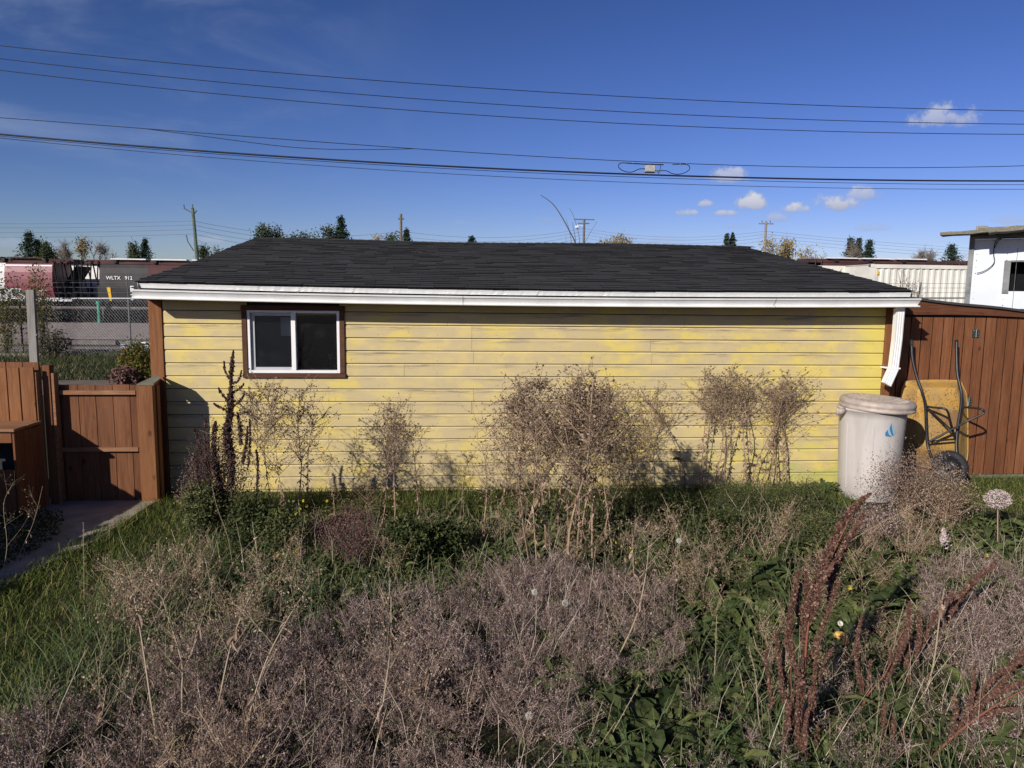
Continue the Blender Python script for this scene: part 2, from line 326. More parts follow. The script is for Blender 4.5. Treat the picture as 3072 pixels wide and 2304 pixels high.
# ------------------------------------------------------------------ geometry helpers
class Geo:
    def __init__(s): s.v = []; s.q = []; s.t = []; s.qm = []; s.tm = []; s.n = 0; s.poly = []
    def add(s, V, Q=None, Tt=None, m=0):
        V = np.asarray(V, float).reshape(-1, 3)
        if Q is not None and len(Q):
            Q = np.asarray(Q, int).reshape(-1, 4)+s.n; s.q.append(Q); s.qm.append(np.full(len(Q), m))
        if Tt is not None and len(Tt):
            Tt = np.asarray(Tt, int).reshape(-1, 3)+s.n; s.t.append(Tt); s.tm.append(np.full(len(Tt), m))
        s.v.append(V); s.n += len(V)
        return s
    def addpoly(s, V, F, m=0):
        V = np.asarray(V, float).reshape(-1, 3)
        for f in F: s.poly.append(([i+s.n for i in f], m))
        s.v.append(V); s.n += len(V)
    def arrays(s):
        V = np.concatenate(s.v) if s.v else np.zeros((0, 3))
        Q = np.concatenate(s.q) if s.q else np.zeros((0, 4), int); QM = np.concatenate(s.qm) if s.qm else np.zeros(0, int)
        Tr = np.concatenate(s.t) if s.t else np.zeros((0, 3), int); TM = np.concatenate(s.tm) if s.tm else np.zeros(0, int)
        return V, Q, QM, Tr, TM
    # boxes ---------------------------------------------------------------
    def box(s, x0, x1, y0, y1, z0, z1, m=0, M=None):
        V = np.array([(x, y, z) for x in (x0, x1) for y in (y0, y1) for z in (z0, z1)], float)
        if M is not None: V = V@M[0].T+M[1]
        return s.add(V, [(0, 1, 3, 2), (4, 6, 7, 5), (0, 4, 5, 1), (2, 3, 7, 6), (0, 2, 6, 4), (1, 5, 7, 3)], m=m)
    def bevbox(s, x0, x1, y0, y1, z0, z1, b=.003, m=0):
        """box with all its long edges broken"""
        pts = []; 
        xs = (x0+b, x1-b); ys = (y0+b, y1-b)
        ring = [(x0+b, y0), (x1-b, y0), (x1, y0+b), (x1, y1-b), (x1-b, y1), (x0+b, y1), (x0, y1-b), (x0, y0+b)]
        V = [(x, y, z0+b) for x, y in ring]+[(x, y, z1-b) for x, y in ring]
        cx, cy = (x0+x1)/2, (y0+y1)/2
        kx = (abs(x1-x0)/2-b)/(abs(x1-x0)/2); ky = (abs(y1-y0)/2-b)/(abs(y1-y0)/2)
        for z in (z0, z1): V += [(cx+(x-cx)*kx, cy+(y-cy)*ky, z) for x, y in ring]
        F = [(i, (i+1) % 8, 8+(i+1) % 8, 8+i) for i in range(8)]
        F += [(16+(i+1) % 8, (i+1) % 8, i, 16+i) for i in range(8)]
        F += [(8+i, 8+(i+1) % 8, 24+(i+1) % 8, 24+i) for i in range(8)]
        s.addpoly(V, F+[tuple(16+i for i in range(7, -1, -1)), tuple(24+i for i in range(8))], m)
        return s
    # many thin straight twigs ---------------------------------------------
    def prisms(s, P0, P1, r0, r1, m=0, k=3):
        P0 = np.asarray(P0, float).reshape(-1, 3); P1 = np.asarray(P1, float).reshape(-1, 3); n = len(P0)
        if n == 0: return s
        d = P1-P0; L = np.linalg.norm(d, axis=1, keepdims=True); d = d/np.maximum(L, 1e-9)
        ref = np.where(np.abs(d[:, 2:3]) > .9, np.array([[1., 0, 0]]), np.array([[0, 0, 1.]]))
        a = np.cross(d, ref); a /= np.linalg.norm(a, axis=1, keepdims=True); b = np.cross(d, a)
        r0 = np.broadcast_to(np.asarray(r0, float).reshape(-1, 1), (n, 1)); r1 = np.broadcast_to(np.asarray(r1, float).reshape(-1, 1), (n, 1))
        V = np.zeros((n, 2*k, 3))
        for i in range(k):
            w = a*cos(2*pi*i/k)+b*sin(2*pi*i/k); V[:, i] = P0+w*r0; V[:, k+i] = P1+w*r1
        base = (np.arange(n)*2*k)[:, None]
        Q = np.concatenate([base+np.array([[i, (i+1) % k, k+(i+1) % k, k+i]]) for i in range(k)])
        return s.add(V.reshape(-1, 3), Q, m=m)
    def tube(s, pts, r, k=8, m=0, cap=True):
        pts = np.asarray(pts, float); n = len(pts); r = np.broadcast_to(np.asarray(r, float), (n,))
        tan = np.gradient(pts, axis=0); tan /= np.linalg.norm(tan, axis=1, keepdims=True)
        a = np.cross(tan[0], [0, 0, 1.]) 
        if np.linalg.norm(a) < .1: a = np.cross(tan[0], [0, 1., 0])
        V = []
        for i in range(n):
            a = a-tan[i]*(a@tan[i]); a /= np.linalg.norm(a); b = np.cross(tan[i], a)
            V += [pts[i]+r[i]*(a*cos(2*pi*j/k)+b*sin(2*pi*j/k)) for j in range(k)]
        Q = [(i*k+j, i*k+(j+1) % k, (i+1)*k+(j+1) % k, (i+1)*k+j) for i in range(n-1) for j in range(k)]
        F = [tuple(q) for q in Q]
        if cap: F += [tuple(range(k-1, -1, -1)), tuple((n-1)*k+j for j in range(k))]
        s.addpoly(V, F, m); return s
    def flakes(s, P, size, rng, m=0, asp=.6, updir=None):
        P = np.asarray(P, float).reshape(-1, 3); n = len(P)
        if n == 0: return s
        a = rng.normal(size=(n, 3)); 
        if updir is not None: a += updir
        a /= np.linalg.norm(a, axis=1, keepdims=True)
        b = np.cross(a, rng.normal(size=(n, 3))); b /= np.linalg.norm(b, axis=1, keepdims=True)
        nn = np.cross(a, b)
        z = (np.asarray(size)*rng.uniform(.6, 1.4, n))[:, None]
        V = np.stack([P-a*z, P+b*z*asp+nn*z*.2, P+a*z, P-b*z*asp+nn*z*.2], 1)
        Q = (np.arange(n)*4)[:, None]+np.array([[0, 1, 2, 3]])
        return s.add(V.reshape(-1, 3), Q, m=m)
    def blobs(s, P, size, rng, m=0):
        """little eight-sided seeds"""
        P = np.asarray(P, float).reshape(-1, 3); n = len(P)
        if n == 0: return s
        z = (np.asarray(size)*rng.uniform(.65, 1.35, n))[:, None, None]
        O = np.array([(1, 0, 0), (-1, 0, 0), (0, 1, 0), (0, -1, 0), (0, 0, 1), (0, 0, -1.)])
        V = P[:, None]+O[None]*z*rng.uniform(.7, 1.3, (n, 6, 1))
        Tt = np.array([(0, 2, 4), (2, 1, 4), (1, 3, 4), (3, 0, 4), (2, 0, 5), (1, 2, 5), (3, 1, 5), (0, 3, 5)])
        return s.add(V.reshape(-1, 3), Tt=((np.arange(n)*6)[:, None, None]+Tt[None]).reshape(-1, 3), m=m)
    def blades(s, P, h, w, lean, rng, m=0, bend=1.):
        P = np.asarray(P, float).reshape(-1, 3); n = len(P)
        h = np.broadcast_to(h, n); w = np.broadcast_to(w, n)
        a = rng.uniform(0, 2*pi, n); d = np.stack([np.cos(a), np.sin(a), a*0], 1)
        side = np.stack([-np.sin(a), np.cos(a), a*0], 1)
        ph = rng.uniform(-1.2, 1.2, n)[:, None]; side = side*np.cos(ph)+d*np.sin(ph)
        L = (lean*rng.uniform(.2, 1.5, n)*h)[:, None]
        up = np.array([[0, 0, 1.]]); H = h[:, None]; w = w[:, None]
        p0 = P; p1 = P+up*H*.42+d*L*.22; p2 = P+up*H*.78+d*L*.62*bend; p3 = P+up*H*(1-.25*np.minimum(L/np.maximum(H, 1e-6), 1.5))+d*L*1.15*bend
        V = np.stack([p0-side*w*.5, p0+side*w*.5, p1-side*w*.5, p1+side*w*.5, p2-side*w*.33, p2+side*w*.33, p3], 1)
        b = (np.arange(n)*7)[:, None]
        Q = np.concatenate([b+np.array([[0, 1, 3, 2]]), b+np.array([[2, 3, 5, 4]])])
        return s.add(V.reshape(-1, 3), Q, b+np.array([[4, 5, 6]]), m=m)
    def leaf(s, base, direc, length, width, rng, droop=.6, lobes=0, fold=.25, m=0, seg=7, curl=0., crinkle=0.):
        d = np.array(direc, float); d /= np.linalg.norm(d); p = np.array(base, float); up = np.array([0, 0, 1.])
        side = np.cross(d, up); side /= max(np.linalg.norm(side), 1e-6); tw = rng.uniform(-.5, .5)
        V = []; st = length/seg
        for i in range(seg+1):
            u = i/seg; wv = width*(.18+math.sin(pi*min(1, u*.93+.04))**.8)*.5
            if i == seg: wv = width*.02
            if lobes and 0 < i < seg: wv *= (1.3 if i % 2 else .62)
            nrm = np.cross(side, d); sd_ = side*cos(tw*u)+nrm*sin(tw*u)
            cr = rng.normal(0, crinkle, 2) if crinkle else (0, 0); V += [p-sd_*wv+nrm*(wv*fold+cr[0]), p, p+sd_*wv+nrm*(wv*fold+cr[1])]
            d = d+np.array([0, 0, -1.])*droop/seg*(1+u)+side*curl/seg; d /= np.linalg.norm(d); p = p+d*st
        Q = [(3*i+j, 3*i+j+1, 3*i+j+4, 3*i+j+3) for i in range(seg) for j in (0, 1)]
        return s.add(V, Q, m=m)
    def build(s, name, mats, parent=None, smooth=False):
        V, Q, QM, Tr, TM = s.arrays(); me = bpy.data.meshes.new(name)
        PL = s.poly
        nl = len(Q)*4+len(Tr)*3+sum(len(p[0]) for p in PL)
        me.vertices.add(len(V)); me.vertices.foreach_set('co', V.ravel())
        loops = np.concatenate([Q.ravel(), Tr.ravel()]+[np.array(p[0]) for p in PL]).astype(np.int32) if nl else np.zeros(0, np.int32)
        sizes = np.concatenate([np.full(len(Q), 4), np.full(len(Tr), 3), np.array([len(p[0]) for p in PL], int)]).astype(np.int32)
        starts = (np.cumsum(sizes)-sizes).astype(np.int32)
        me.loops.add(len(loops)); me.loops.foreach_set('vertex_index', loops)
        me.polygons.add(len(sizes)); me.polygons.foreach_set('loop_start', starts)
        mi = np.concatenate([QM, TM, np.array([p[1] for p in PL], int)]).astype(np.int32)
        me.polygons.foreach_set('material_index', mi)
        for mm in (mats if isinstance(mats, (list, tuple)) else [mats]): me.materials.append(MATS[mm])
        me.polygons.foreach_set('use_smooth', np.full(len(sizes), bool(smooth)))
        me.update(calc_edges=True); me.validate()
        o = bpy.data.objects.new(name, me); COL.objects.link(o)
        if parent is not None: o.parent = parent
        return o
def tag(o, label=None, cat=None, group=None, kind=None):
    for k, v in (('label', label), ('category', cat), ('group', group), ('kind', kind)):
        if v: o[k] = v
    return o
def thing(name, label, cat, loc=(0, 0, 0), rz=0, group=None):
    o = bpy.data.objects.new(name, None); o.empty_display_size = .1; COL.objects.link(o)
    o.location = tuple(float(x) for x in loc); o.rotation_euler = (0, 0, rz); return tag(o, label, cat, group)
def struct(g, name, mat): return tag(g.build(name, mat), kind='structure')
KIDS = {}
def copy_tree(o, parent=None):
    c = o.copy(); COL.objects.link(c)
    if parent is not None: c.parent = parent
    for ch in list(o.children): copy_tree(ch, c)
    return c
def local(pts, root):
    return np.asarray(pts, float)-np.array(root.location)
def lathe(g, prof, k=40, c=(0, 0, 0), m=0, ex=1., cap0=True, cap1=True):
    V = [(c[0]+r*cos(2*pi*j/k)*ex, c[1]+r*sin(2*pi*j/k), c[2]+z) for r, z in prof for j in range(k)]
    F = [(i*k+j, i*k+(j+1) % k, (i+1)*k+(j+1) % k, (i+1)*k+j) for i in range(len(prof)-1) for j in range(k)]
    if cap0: F.append(tuple(range(k-1, -1, -1)))
    if cap1: F.append(tuple((len(prof)-1)*k+j for j in range(k)))
    g.addpoly(V, F, m)
def smoothpath(P, n=6):
    P = [np.array(p, float) for p in P]; P = [2*P[0]-P[1]]+P+[2*P[-1]-P[-2]]; out = []
    for i in range(1, len(P)-2):
        for k in range(n):
            t_ = k/n; a, b, c_, d_ = P[i-1:i+3]
            out.append(.5*((2*b)+(-a+c_)*t_+(2*a-5*b+4*c_-d_)*t_*t_+(-a+3*b-3*c_+d_)*t_**3))
    out.append(P[-2]); return np.array(out)
def inpoly(P, poly):
    x, y = P[:, 0], P[:, 1]; r = np.zeros(len(P), bool); n = len(poly)
    for i in range(n):
        x0, y0 = poly[i]; x1, y1 = poly[(i+1) % n]
        c = ((y0 > y) != (y1 > y)) & (x < (x1-x0)*(y-y0)/((y1-y0) or 1e-9)+x0); r ^= c
    return r
def scatter(Dpoly, per, rng, z=0., world=False):
    poly = [tuple(p) for p in Dpoly] if world else [tuple(gp(x, y, z)[:2]) for x, y in Dpoly]
    a = np.array(poly); lo, hi_ = a.min(0), a.max(0); n = int((hi_-lo).prod()*per)
    P = rng.uniform(lo, hi_, (n, 2)); P = P[inpoly(P, poly)]
    return np.c_[P, ground_z(P[:, 0], P[:, 1])]
def ground_z(x, y):
    x = np.asarray(x, float); y = np.asarray(y, float)
    z = .018*np.sin(x*1.7+.4)*np.sin(y*1.3+1.)+.012*np.sin(x*4.1+y*2.7)
    return z*np.clip((y+10)/1., 0, 1)*np.clip((-.3-y)/.6, 0, 1)
def stamp(G, protos, P, rng, smin=.8, smax=1.2, tilt=.2, mofs=0):
    """set many copies of small plant prototypes into one mesh, each turned, tilted and scaled"""
    pid = rng.integers(0, len(protos), len(P))
    for k, pr in enumerate(protos):
        V, Q, QM, Tr, TM = pr; I = np.where(pid == k)[0]
        if len(I) == 0: continue
        n = len(I); a = rng.uniform(0, 2*pi, n); sc = rng.uniform(smin, smax, n)
        c_, s_ = np.cos(a), np.sin(a); R_ = np.zeros((n, 3, 3)); R_[:, 0, 0] = c_; R_[:, 0, 1] = -s_; R_[:, 1, 0] = s_; R_[:, 1, 1] = c_; R_[:, 2, 2] = 1
        tx = rng.normal(0, tilt, n); ty = rng.normal(0, tilt, n)
        W_ = np.einsum('nij,vj->nvi', R_, V)*sc[:, None, None]
        W_[:, :, 0] += W_[:, :, 2]*tx[:, None]; W_[:, :, 1] += W_[:, :, 2]*ty[:, None]
        W_ += P[I][:, None]
        off = (np.arange(n)*len(V))[:, None, None]
        G.v.append(W_.reshape(-1, 3))
        if len(Q): G.q.append((Q[None]+off+G.n).reshape(-1, 4)); G.qm.append(np.tile(QM, n)+mofs)
        if len(Tr): G.t.append((Tr[None]+off+G.n).reshape(-1, 3)); G.tm.append(np.tile(TM, n)+mofs)
        G.n += n*len(V)

# ================================================================== GROUND
g = Geo()
xs = np.concatenate([[-400, -150, -60, -25, -12], np.linspace(-6, 12, 73), [18, 30, 60, 150, 400]])
ys = np.concatenate([[-60, -25, -14], np.linspace(-9, 1, 41), [3, 9, 20, 60, 150, 400, 900]])
X, Y = np.meshgrid(xs, ys); V = np.c_[X.ravel(), Y.ravel(), ground_z(X.ravel(), Y.ravel())]; nx = len(xs)
Q = [(j*nx+i, j*nx+i+1, (j+1)*nx+i+1, (j+1)*nx+i) for j in range(len(ys)-1) for i in range(nx-1)]
struct(g.add(V, Q), 'ground', 'soil')
def sheet(name, pts, mat, z=.03, th=.06):
    g = Geo(); n = len(pts); V = [(*p[:2], z) for p in pts]+[(*p[:2], z-th) for p in pts]
    g.addpoly(V, [tuple(range(n))]+[(i, n+i, n+(i+1) % n, (i+1) % n) for i in range(n)]); return struct(g, name, mat)
sheet('path', [(-3., -3.6), (-.42, -3.05), (-.18, -2.3), (-.02, -1.6), (.0, -.9), (.02, -.30), (-1.2, -.30), (-1.2, -1.0), (-3., -1.2)], 'concrete', .042, .08)
sheet('alley', [(-60, 7.4), (60, 7.4), (60, 9.7), (-60, 9.7)], 'dirt', .012, .02)
sheet('gravel_yard', [(-120, 24), (120, 24), (120, 40), (-120, 40)], 'gravel', .012, .02)
g = Geo(); g.add([(-150, 41, .0), (150, 41, .0), (150, 47.5, .62), (-150, 47.5, .62), (-150, 56, .62), (150, 56, .62), (-150, 60, 0), (150, 60, 0)], [(0, 1, 2, 3), (3, 2, 5, 4), (4, 5, 7, 6)])
struct(g, 'embankment', 'car_grime')

# ================================================================== GARAGE
def sag(x): return -.030*(1-((np.asarray(x, float)-3.8)/3.95)**2)
GX0, GX1 = 0., 7.6
gar = thing('garage', 'yellow wooden garage with low black shingled roof and white gutter', 'garage', (3.8, 0, 0)); ox = np.array([3.8, 0, 0])
def L3(p): return np.asarray(p, float)-ox
rng = np.random.default_rng(3)
g = Geo(); P_ = .1328; z0 = -.103
joints = {1: [5.05], 3: [3.1], 5: [1.9, 5.0], 6: [4.2], 8: [3.12, 5.02], 9: [6.1], 10: [2.4], 12: [3.1, 5.0], 13: [3.1], 14: [5.0], 11: [3.12, 5.02], 4: [6.3], 7: [3.1], 2: [2.7]}
ww0, ww1, wz0, wz1 = .822, 1.748, 1.258, 1.892      # window opening
def board(a, b, zb, zt, j):
    for (x0, x1) in [(a, b)]:
        n = max(2, int((x1-x0)/.25)+1); X_ = np.linspace(x0, x1, n); wv = .0012*np.sin(X_*2.1+j*1.7)+rng.normal(0, .0004, n)
        zt_ = min(zt-.0075, 9.)
        prof = [(-.0015, zb+.001), (-.0185, zb), (-.020, zb+.003), (-.020, zt_-.016), (-.013, zt_-.003), (0., zt_)]
        V = [(x-ox[0], p[0]-wv[i], p[1]) for i, x in enumerate(X_) for p in prof]; k = len(prof)
        Q = [(i*k+q, (i+1)*k+q, (i+1)*k+q+1, i*k+q+1) for i in range(n-1) for q in range(k-1)]
        g.add(V, Q)
        g.addpoly([(x0-ox[0], p[0], p[1]) for p in prof], [tuple(range(k))]); g.addpoly([(x1-ox[0], p[0], p[1]) for p in prof], [tuple(range(k))[::-1]])
for j in range(17):
    zb = z0+j*P_; zt = zb+P_
    cuts = sorted([GX0]+joints.get(j, [])+[GX1]); segs = []
    for a, b in zip(cuts[:-1], cuts[1:]): segs.append((a+.0012, b-.0012))
    out = []
    for a, b in segs:
        if zt > wz0 and zb < wz1:
            if a < ww0: out.append((a, min(b, ww0)))
            if b > ww1: out.append((max(a, ww1), b))
        else: out.append((a, b))
    for a, b in out:
        if b-a > .02: board(a, b, zb, zt, j)
wl = g.build('siding', 'yellow_siding', gar)
g = Geo()                               # sheathing behind the boards, side and back walls
g.box(GX0-ox[0], ww0-ox[0], .002, .05, -.12, 2.16); g.box(ww1-ox[0], GX1-ox[0], .002, .05, -.12, 2.16)
g.box(ww0-ox[0], ww1-ox[0], .002, .05, -.12, wz0); g.box(ww0-ox[0], ww1-ox[0], .002, .05, wz1, 2.16)
g.box(GX0-ox[0], GX0+.05-ox[0], .052, 8.6, -.12, 2.1); g.box(GX1-.05-ox[0], GX1-ox[0], .052, 8.6, -.12, 2.1); g.box(GX0-ox[0], GX1-ox[0], 8.602, 8.65, -.12, 2.1)
g.build('wall_core', 'tarp_dark', gar)
g = Geo()
for xx in (GX0, GX1-.05):               # gable triangles
    g.addpoly([(xx-ox[0], .06, 2.1), (xx-ox[0], 8.6, 2.1), (xx-ox[0], 4.3, 2.78), (xx+.05-ox[0], .06, 2.1), (xx+.05-ox[0], 8.6, 2.1), (xx+.05-ox[0], 4.3, 2.78)], [(0, 2, 1), (3, 4, 5), (0, 3, 5, 2), (2, 5, 4, 1), (1, 4, 3, 0)])
g.build('gable', 'yellow_siding', gar)
for xa, xb in ((-.135, -.004), (7.604, 7.70)):
    Geo().bevbox(xa-ox[0], xb-ox[0], -.034, .10, -.10, 2.10, .004).build('corner_trim', 'post_wood', gar)
# soffit and rafters line
Geo().box(-.13-ox[0], 7.72-ox[0], -.245, -.022, 1.985, 2.0).build('soffit', 'tarp_dark', gar)
# roof: shingle tabs laid course by course over a deck
EV, RD = -.292, 4.3; 
def rz_(x, y):
    u = (np.asarray(y, float)-EV)/(RD-EV); left = np.clip((np.asarray(x, float)+.1)/.5, 0, 1)
    wob = .012*np.sin(np.asarray(x)*1.3+1)*u
    return (2.165+sag(x))*(1-u)+2.885*u+wob+.02*u*np.clip((np.asarray(x)-5)/2.6, 0, 1)-.012*(1-left)*0
def rx0(y): return -.125+.03*math.sin(y*1.3)
g = Geo(); XX = np.linspace(-.115, 7.70, 30)
V = [(x-ox[0], y, rz_(x, y)-.008) for y in (EV, RD) for x in XX]; n = len(XX)
Q = [(i, i+1, n+i+1, n+i) for i in range(n-1)]; g.add(V, Q)
V = [(x-ox[0], y, rz_(x, y)-.065) for y in (EV+.01, RD) for x in XX]; g.add(V, [(i, n+i, n+i+1, i+1) for i in range(n-1)])
V = [(XX[0]-ox[0], EV, rz_(XX[0], EV)-.008), (XX[0]-ox[0], RD, rz_(XX[0], RD)-.008), (XX[0]-ox[0], RD, rz_(XX[0], RD)-.065), (XX[0]-ox[0], EV, rz_(XX[0], EV)-.065)]
g.add(V, [(0, 1, 2, 3)]); V = [(XX[-1]-ox[0], a[1], a[2]) for a in V]; g.add(V, [(0, 1, 2, 3)])
V = [(x-ox[0], y, rz_(x, 2*RD-y if y > RD else y)-.008) for y in (RD, 8.9) for x in XX]; g.add(V, [(i, i+1, n+i+1, n+i) for i in range(n-1)])
roof = g.build('roof', 'shingle_edge', gar)
g = Geo(); rows = 35; dy = (RD-EV)/rows
for r in range(rows):
    y0 = EV-.012+r*dy; y1 = y0+dy+.02; x = rx0(y0)-rng.uniform(0, .25); xe = 7.712+.012*math.sin(r*2.1)
    lift = 0.
    while x < xe:
        w = rng.uniform(.16, .40); a = max(x, rx0(y0)-.012*(r % 2)); b = min(x+w-.0035, xe); th = rng.choice([.005, .007, .009, .012]); jy = rng.normal(0, .0025)
        if b-a > .03:
            za, zb_ = float(rz_(a, y0)), float(rz_(b, y0)); zc, zd = float(rz_(a, y1)), float(rz_(b, y1))
            V = [(a-ox[0], y0+jy, za+th), (b-ox[0], y0+jy, zb_+th), (b-ox[0], y1, zd+.002), (a-ox[0], y1, zc+.002), (a-ox[0], y0+jy, za-.004), (b-ox[0], y0+jy, zb_-.004)]
            g.add(V, [(0, 1, 2, 3)], m=0); 
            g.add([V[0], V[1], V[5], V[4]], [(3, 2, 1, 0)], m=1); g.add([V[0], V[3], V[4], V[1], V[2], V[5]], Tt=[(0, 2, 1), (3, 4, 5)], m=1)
        x += w
g.build('shingles', ['shingle', 'shingle_edge'], roof)
g = Geo(); x = -.1
while x < 7.65:                          # ridge caps
    w = .26; zr = float(rz_(x, RD)); g.add([(x-ox[0], RD-.13, zr-.012), (x+w-ox[0], RD-.13, zr-.016), (x+w-ox[0], RD, zr+.008), (x-ox[0], RD, zr+.018), (x-ox[0], RD+.13, zr-.012), (x+w-ox[0], RD+.13, zr-.016)], [(0, 1, 2, 3), (3, 2, 5, 4)]); x += .14
g.build('ridge_cap', 'shingle', roof)
# fascia, peeling along the top
g = Geo(); XF = np.linspace(-.125, 7.70, 240); pe = rng.normal(0, .002, 240)*(np.abs(XF-2.6) < 1.9)+rng.normal(0, .0006, 240)
V = [(x-ox[0], y, z+sag(x)) for x, e in zip(XF, pe) for (y, z) in ((-.240, 2.100+e), (-.268, 2.100+e), (-.270+e, 2.112), (-.275, 2.128+e*1.2), (-.286, 2.150), (-.240, 2.155))]
g.add(V, [(i*6+q, (i+1)*6+q, (i+1)*6+(q+1) % 6, i*6+(q+1) % 6) for i in range(239) for q in range(6)])
g.build('fascia', 'white_gutter', gar)
g = Geo(); X_ = np.linspace(-.125, 7.70, 40); V = [(x-ox[0], y, z+sag(x)) for x in X_ for (y, z) in ((-.250, 2.0), (-.250, 2.110))]
g.add(V, [(2*i, 2*i+2, 2*i+3, 2*i+1) for i in range(39)]); g.build('shadow_strip', 'tarp_dark', gar)  # dark strip standing in for the shadow between fascia and gutter lip
# K-style gutter
prof = [(-.258, 2.086), (-.258, 2.000), (-.336, 1.996), (-.350, 1.999), (-.354, 2.006), (-.348, 2.012), (-.306, 2.016), (-.350, 2.062), (-.352, 2.064), (-.340, 2.068), (-.362, 2.072), (-.366, 2.084), (-.358, 2.088), (-.346, 2.080)]
def gutter_piece(x0, x1, dz, grow=0.):
    g = Geo(); X_ = np.linspace(x0, x1, 40); k = len(prof)
    V = [(x-ox[0], y-grow, z+dz+sag(x)) for x in X_ for y, z in prof]
    g.add(V, [(i*k+q, (i+1)*k+q, (i+1)*k+q+1, i*k+q+1) for i in range(len(X_)-1) for q in range(k-1)])
    for xx in (x0, x1): g.addpoly([(xx-ox[0], y-grow, z+dz+float(sag(xx))) for y, z in prof[:-2]], [tuple(range(k-2))])
    return g
gt = gutter_piece(-.155, 7.765, 0).build('gutter', 'white_gutter', gar)
for xx in (3.0, 6.2): gutter_piece(xx-.004, xx+.004, -.001, .003).build('gutter_joint', 'grey_vinyl', gt)
g = Geo()
for xx in np.arange(.3, 7.7, .61): g.box(xx-ox[0]-.012, xx-ox[0]+.012, -.352, -.259, 2.072+float(sag(xx)), 2.079+float(sag(xx)))
g.build('gutter_hanger', 'galv', gt)
# downspout: ribbed rectangular pipe, elbow, bracket
def ribpipe(path, w, d):
    g = Geo(); prof = []
    nx_ = 8
    for i in range(nx_): 
        a = -w/2+w*i/(nx_-1); prof.append((a, -d/2-(.004 if i % 2 else 0)))
    prof += [(w/2, d/2), (-w/2, d/2)]
    k = len(prof); V = []
    for i, (p, ax) in enumerate(path):
        p = np.array(p); ax = np.array(ax, float); ax /= np.linalg.norm(ax); sx_ = np.cross(ax, [0, 1., 0]); sx_ /= np.linalg.norm(sx_); fy = np.cross(sx_, ax)
        V += [p+sx_*a*-1+np.array([0, 1, 0])*b for a, b in prof]
    F = [(i*k+q, i*k+(q+1) % k, (i+1)*k+(q+1) % k, (i+1)*k+q) for i in range(len(path)-1) for q in range(k)]
    g.addpoly(V, F+[tuple(range(k)), tuple((len(path)-1)*k+q for q in range(k))[::-1]]); return g
a0 = L3(at(1943, 664, -.24)); a1 = L3(at(1937, 735, -.20)); a2 = L3(at(1929, 798, -.16)); a3 = L3(at(1914, 830, -.22))
w = .088
ds = ribpipe([(a0, (0, 0, -1)), (a1, (-.02, 0, -1)), (a2, (-.15, 0, -1))], w, .06).build('downspout', 'white_gutter', gar)
ribpipe([(a2+[0, 0, .004], (-.2, 0, -1)), (a2+np.array([-.008, 0, -.012]), (-.45, 0, -1)), (a3, (-.55, 0, -1))], w*1.02, .062).build('elbow', 'white_gutter', ds)
Geo().box(a2[0]-.058, a2[0]+.06, a2[1]-.036, .0, a2[2]+.006, a2[2]+.022).build('bracket', 'white_vinyl', ds)
# window
zo = .0
wn = bpy.data.objects.new('window', None); COL.objects.link(wn); wn.parent = gar
def wbox(name, x0, x1, y0, y1, z0, z1, mat, par=wn, b=.002): return Geo().bevbox(x0-ox[0], x1-ox[0], y0, y1, z0, z1, b).build(name, mat, par)
tx0, tx1, tz0, tz1 = .772, 1.796, 1.205, 1.896
g = Geo()
g.bevbox(tx0-ox[0], ww0-ox[0], -.040, .04, tz0+.048, tz1-.004, .002); g.bevbox(ww1-ox[0], tx1-ox[0], -.040, .04, tz0+.048, tz1-.004, .002)
g.bevbox(tx0-.004-ox[0], tx1+.004-ox[0], -.043, .04, wz1+.002, 1.944, .002); g.bevbox(tx0-.004-ox[0], tx1+.006-ox[0], -.046, .04, tz0, tz0+.046, .002)
g.build('window_trim', 'trim_wood', wn)
fr_ = .028
g = Geo(); a, b, c_, d_ = ww0+.002, ww1-.002, tz0+.048, wz1
g.bevbox(a-ox[0], a+fr_-ox[0], -.030, .06, c_, d_, .002); g.bevbox(b-fr_-ox[0], b-ox[0], -.030, .06, c_, d_, .002)
g.bevbox(a+fr_-ox[0], b-fr_-ox[0], -.031, .058, c_, c_+fr_, .002); g.bevbox(a+fr_-ox[0], b-fr_-ox[0], -.029, .058, d_-.022, d_, .002)
mx = .5*(a+b)-.0
g.bevbox(mx-.026-ox[0], mx+.018-ox[0], -.028, .055, c_+fr_, d_-.022, .002)
g.build('window_frame', 'white_vinyl', wn)
g = Geo(); s0, s1 = a+fr_+.004, mx-.028
g.bevbox(s0-ox[0], s0+.035-ox[0], .0, .035, c_+fr_, d_-.024, .002); g.bevbox(s0+.035-ox[0], s1-ox[0], .001, .034, c_+fr_, c_+fr_+.03, .002); g.bevbox(s0+.035-ox[0], s1-ox[0], .001, .034, d_-.055, d_-.024, .002)
g.build('sliding_sash', 'grey_vinyl', wn)
wbox('window_pane', s0+.036, s1, .014, .020, c_+fr_+.03, d_-.055, 'window_glass', b=.001)
wbox('window_pane', mx+.019, b-fr_, .024, .030, c_+fr_, d_-.022, 'window_glass', b=.001)
wbox('pane_reflection', mx-.145, mx-.035, .045, .047, 1.63, 1.82, 'reflection_pale', b=.0005); wbox('pane_haze', ww0+.03, mx-.03, .055, .06, wz0+.05, wz1-.02, 'haze_grey', b=.0005)  # pale sheet imitates a reflection, grey sheet imitates haze; both added
g = Geo(); g.box(ww0-.1-ox[0], ww1+.1-ox[0], .9, .92, .9, 2.05); g.build('dark_plate', 'dark_interior', gar)  # dark plate standing in for the unlit room behind the window

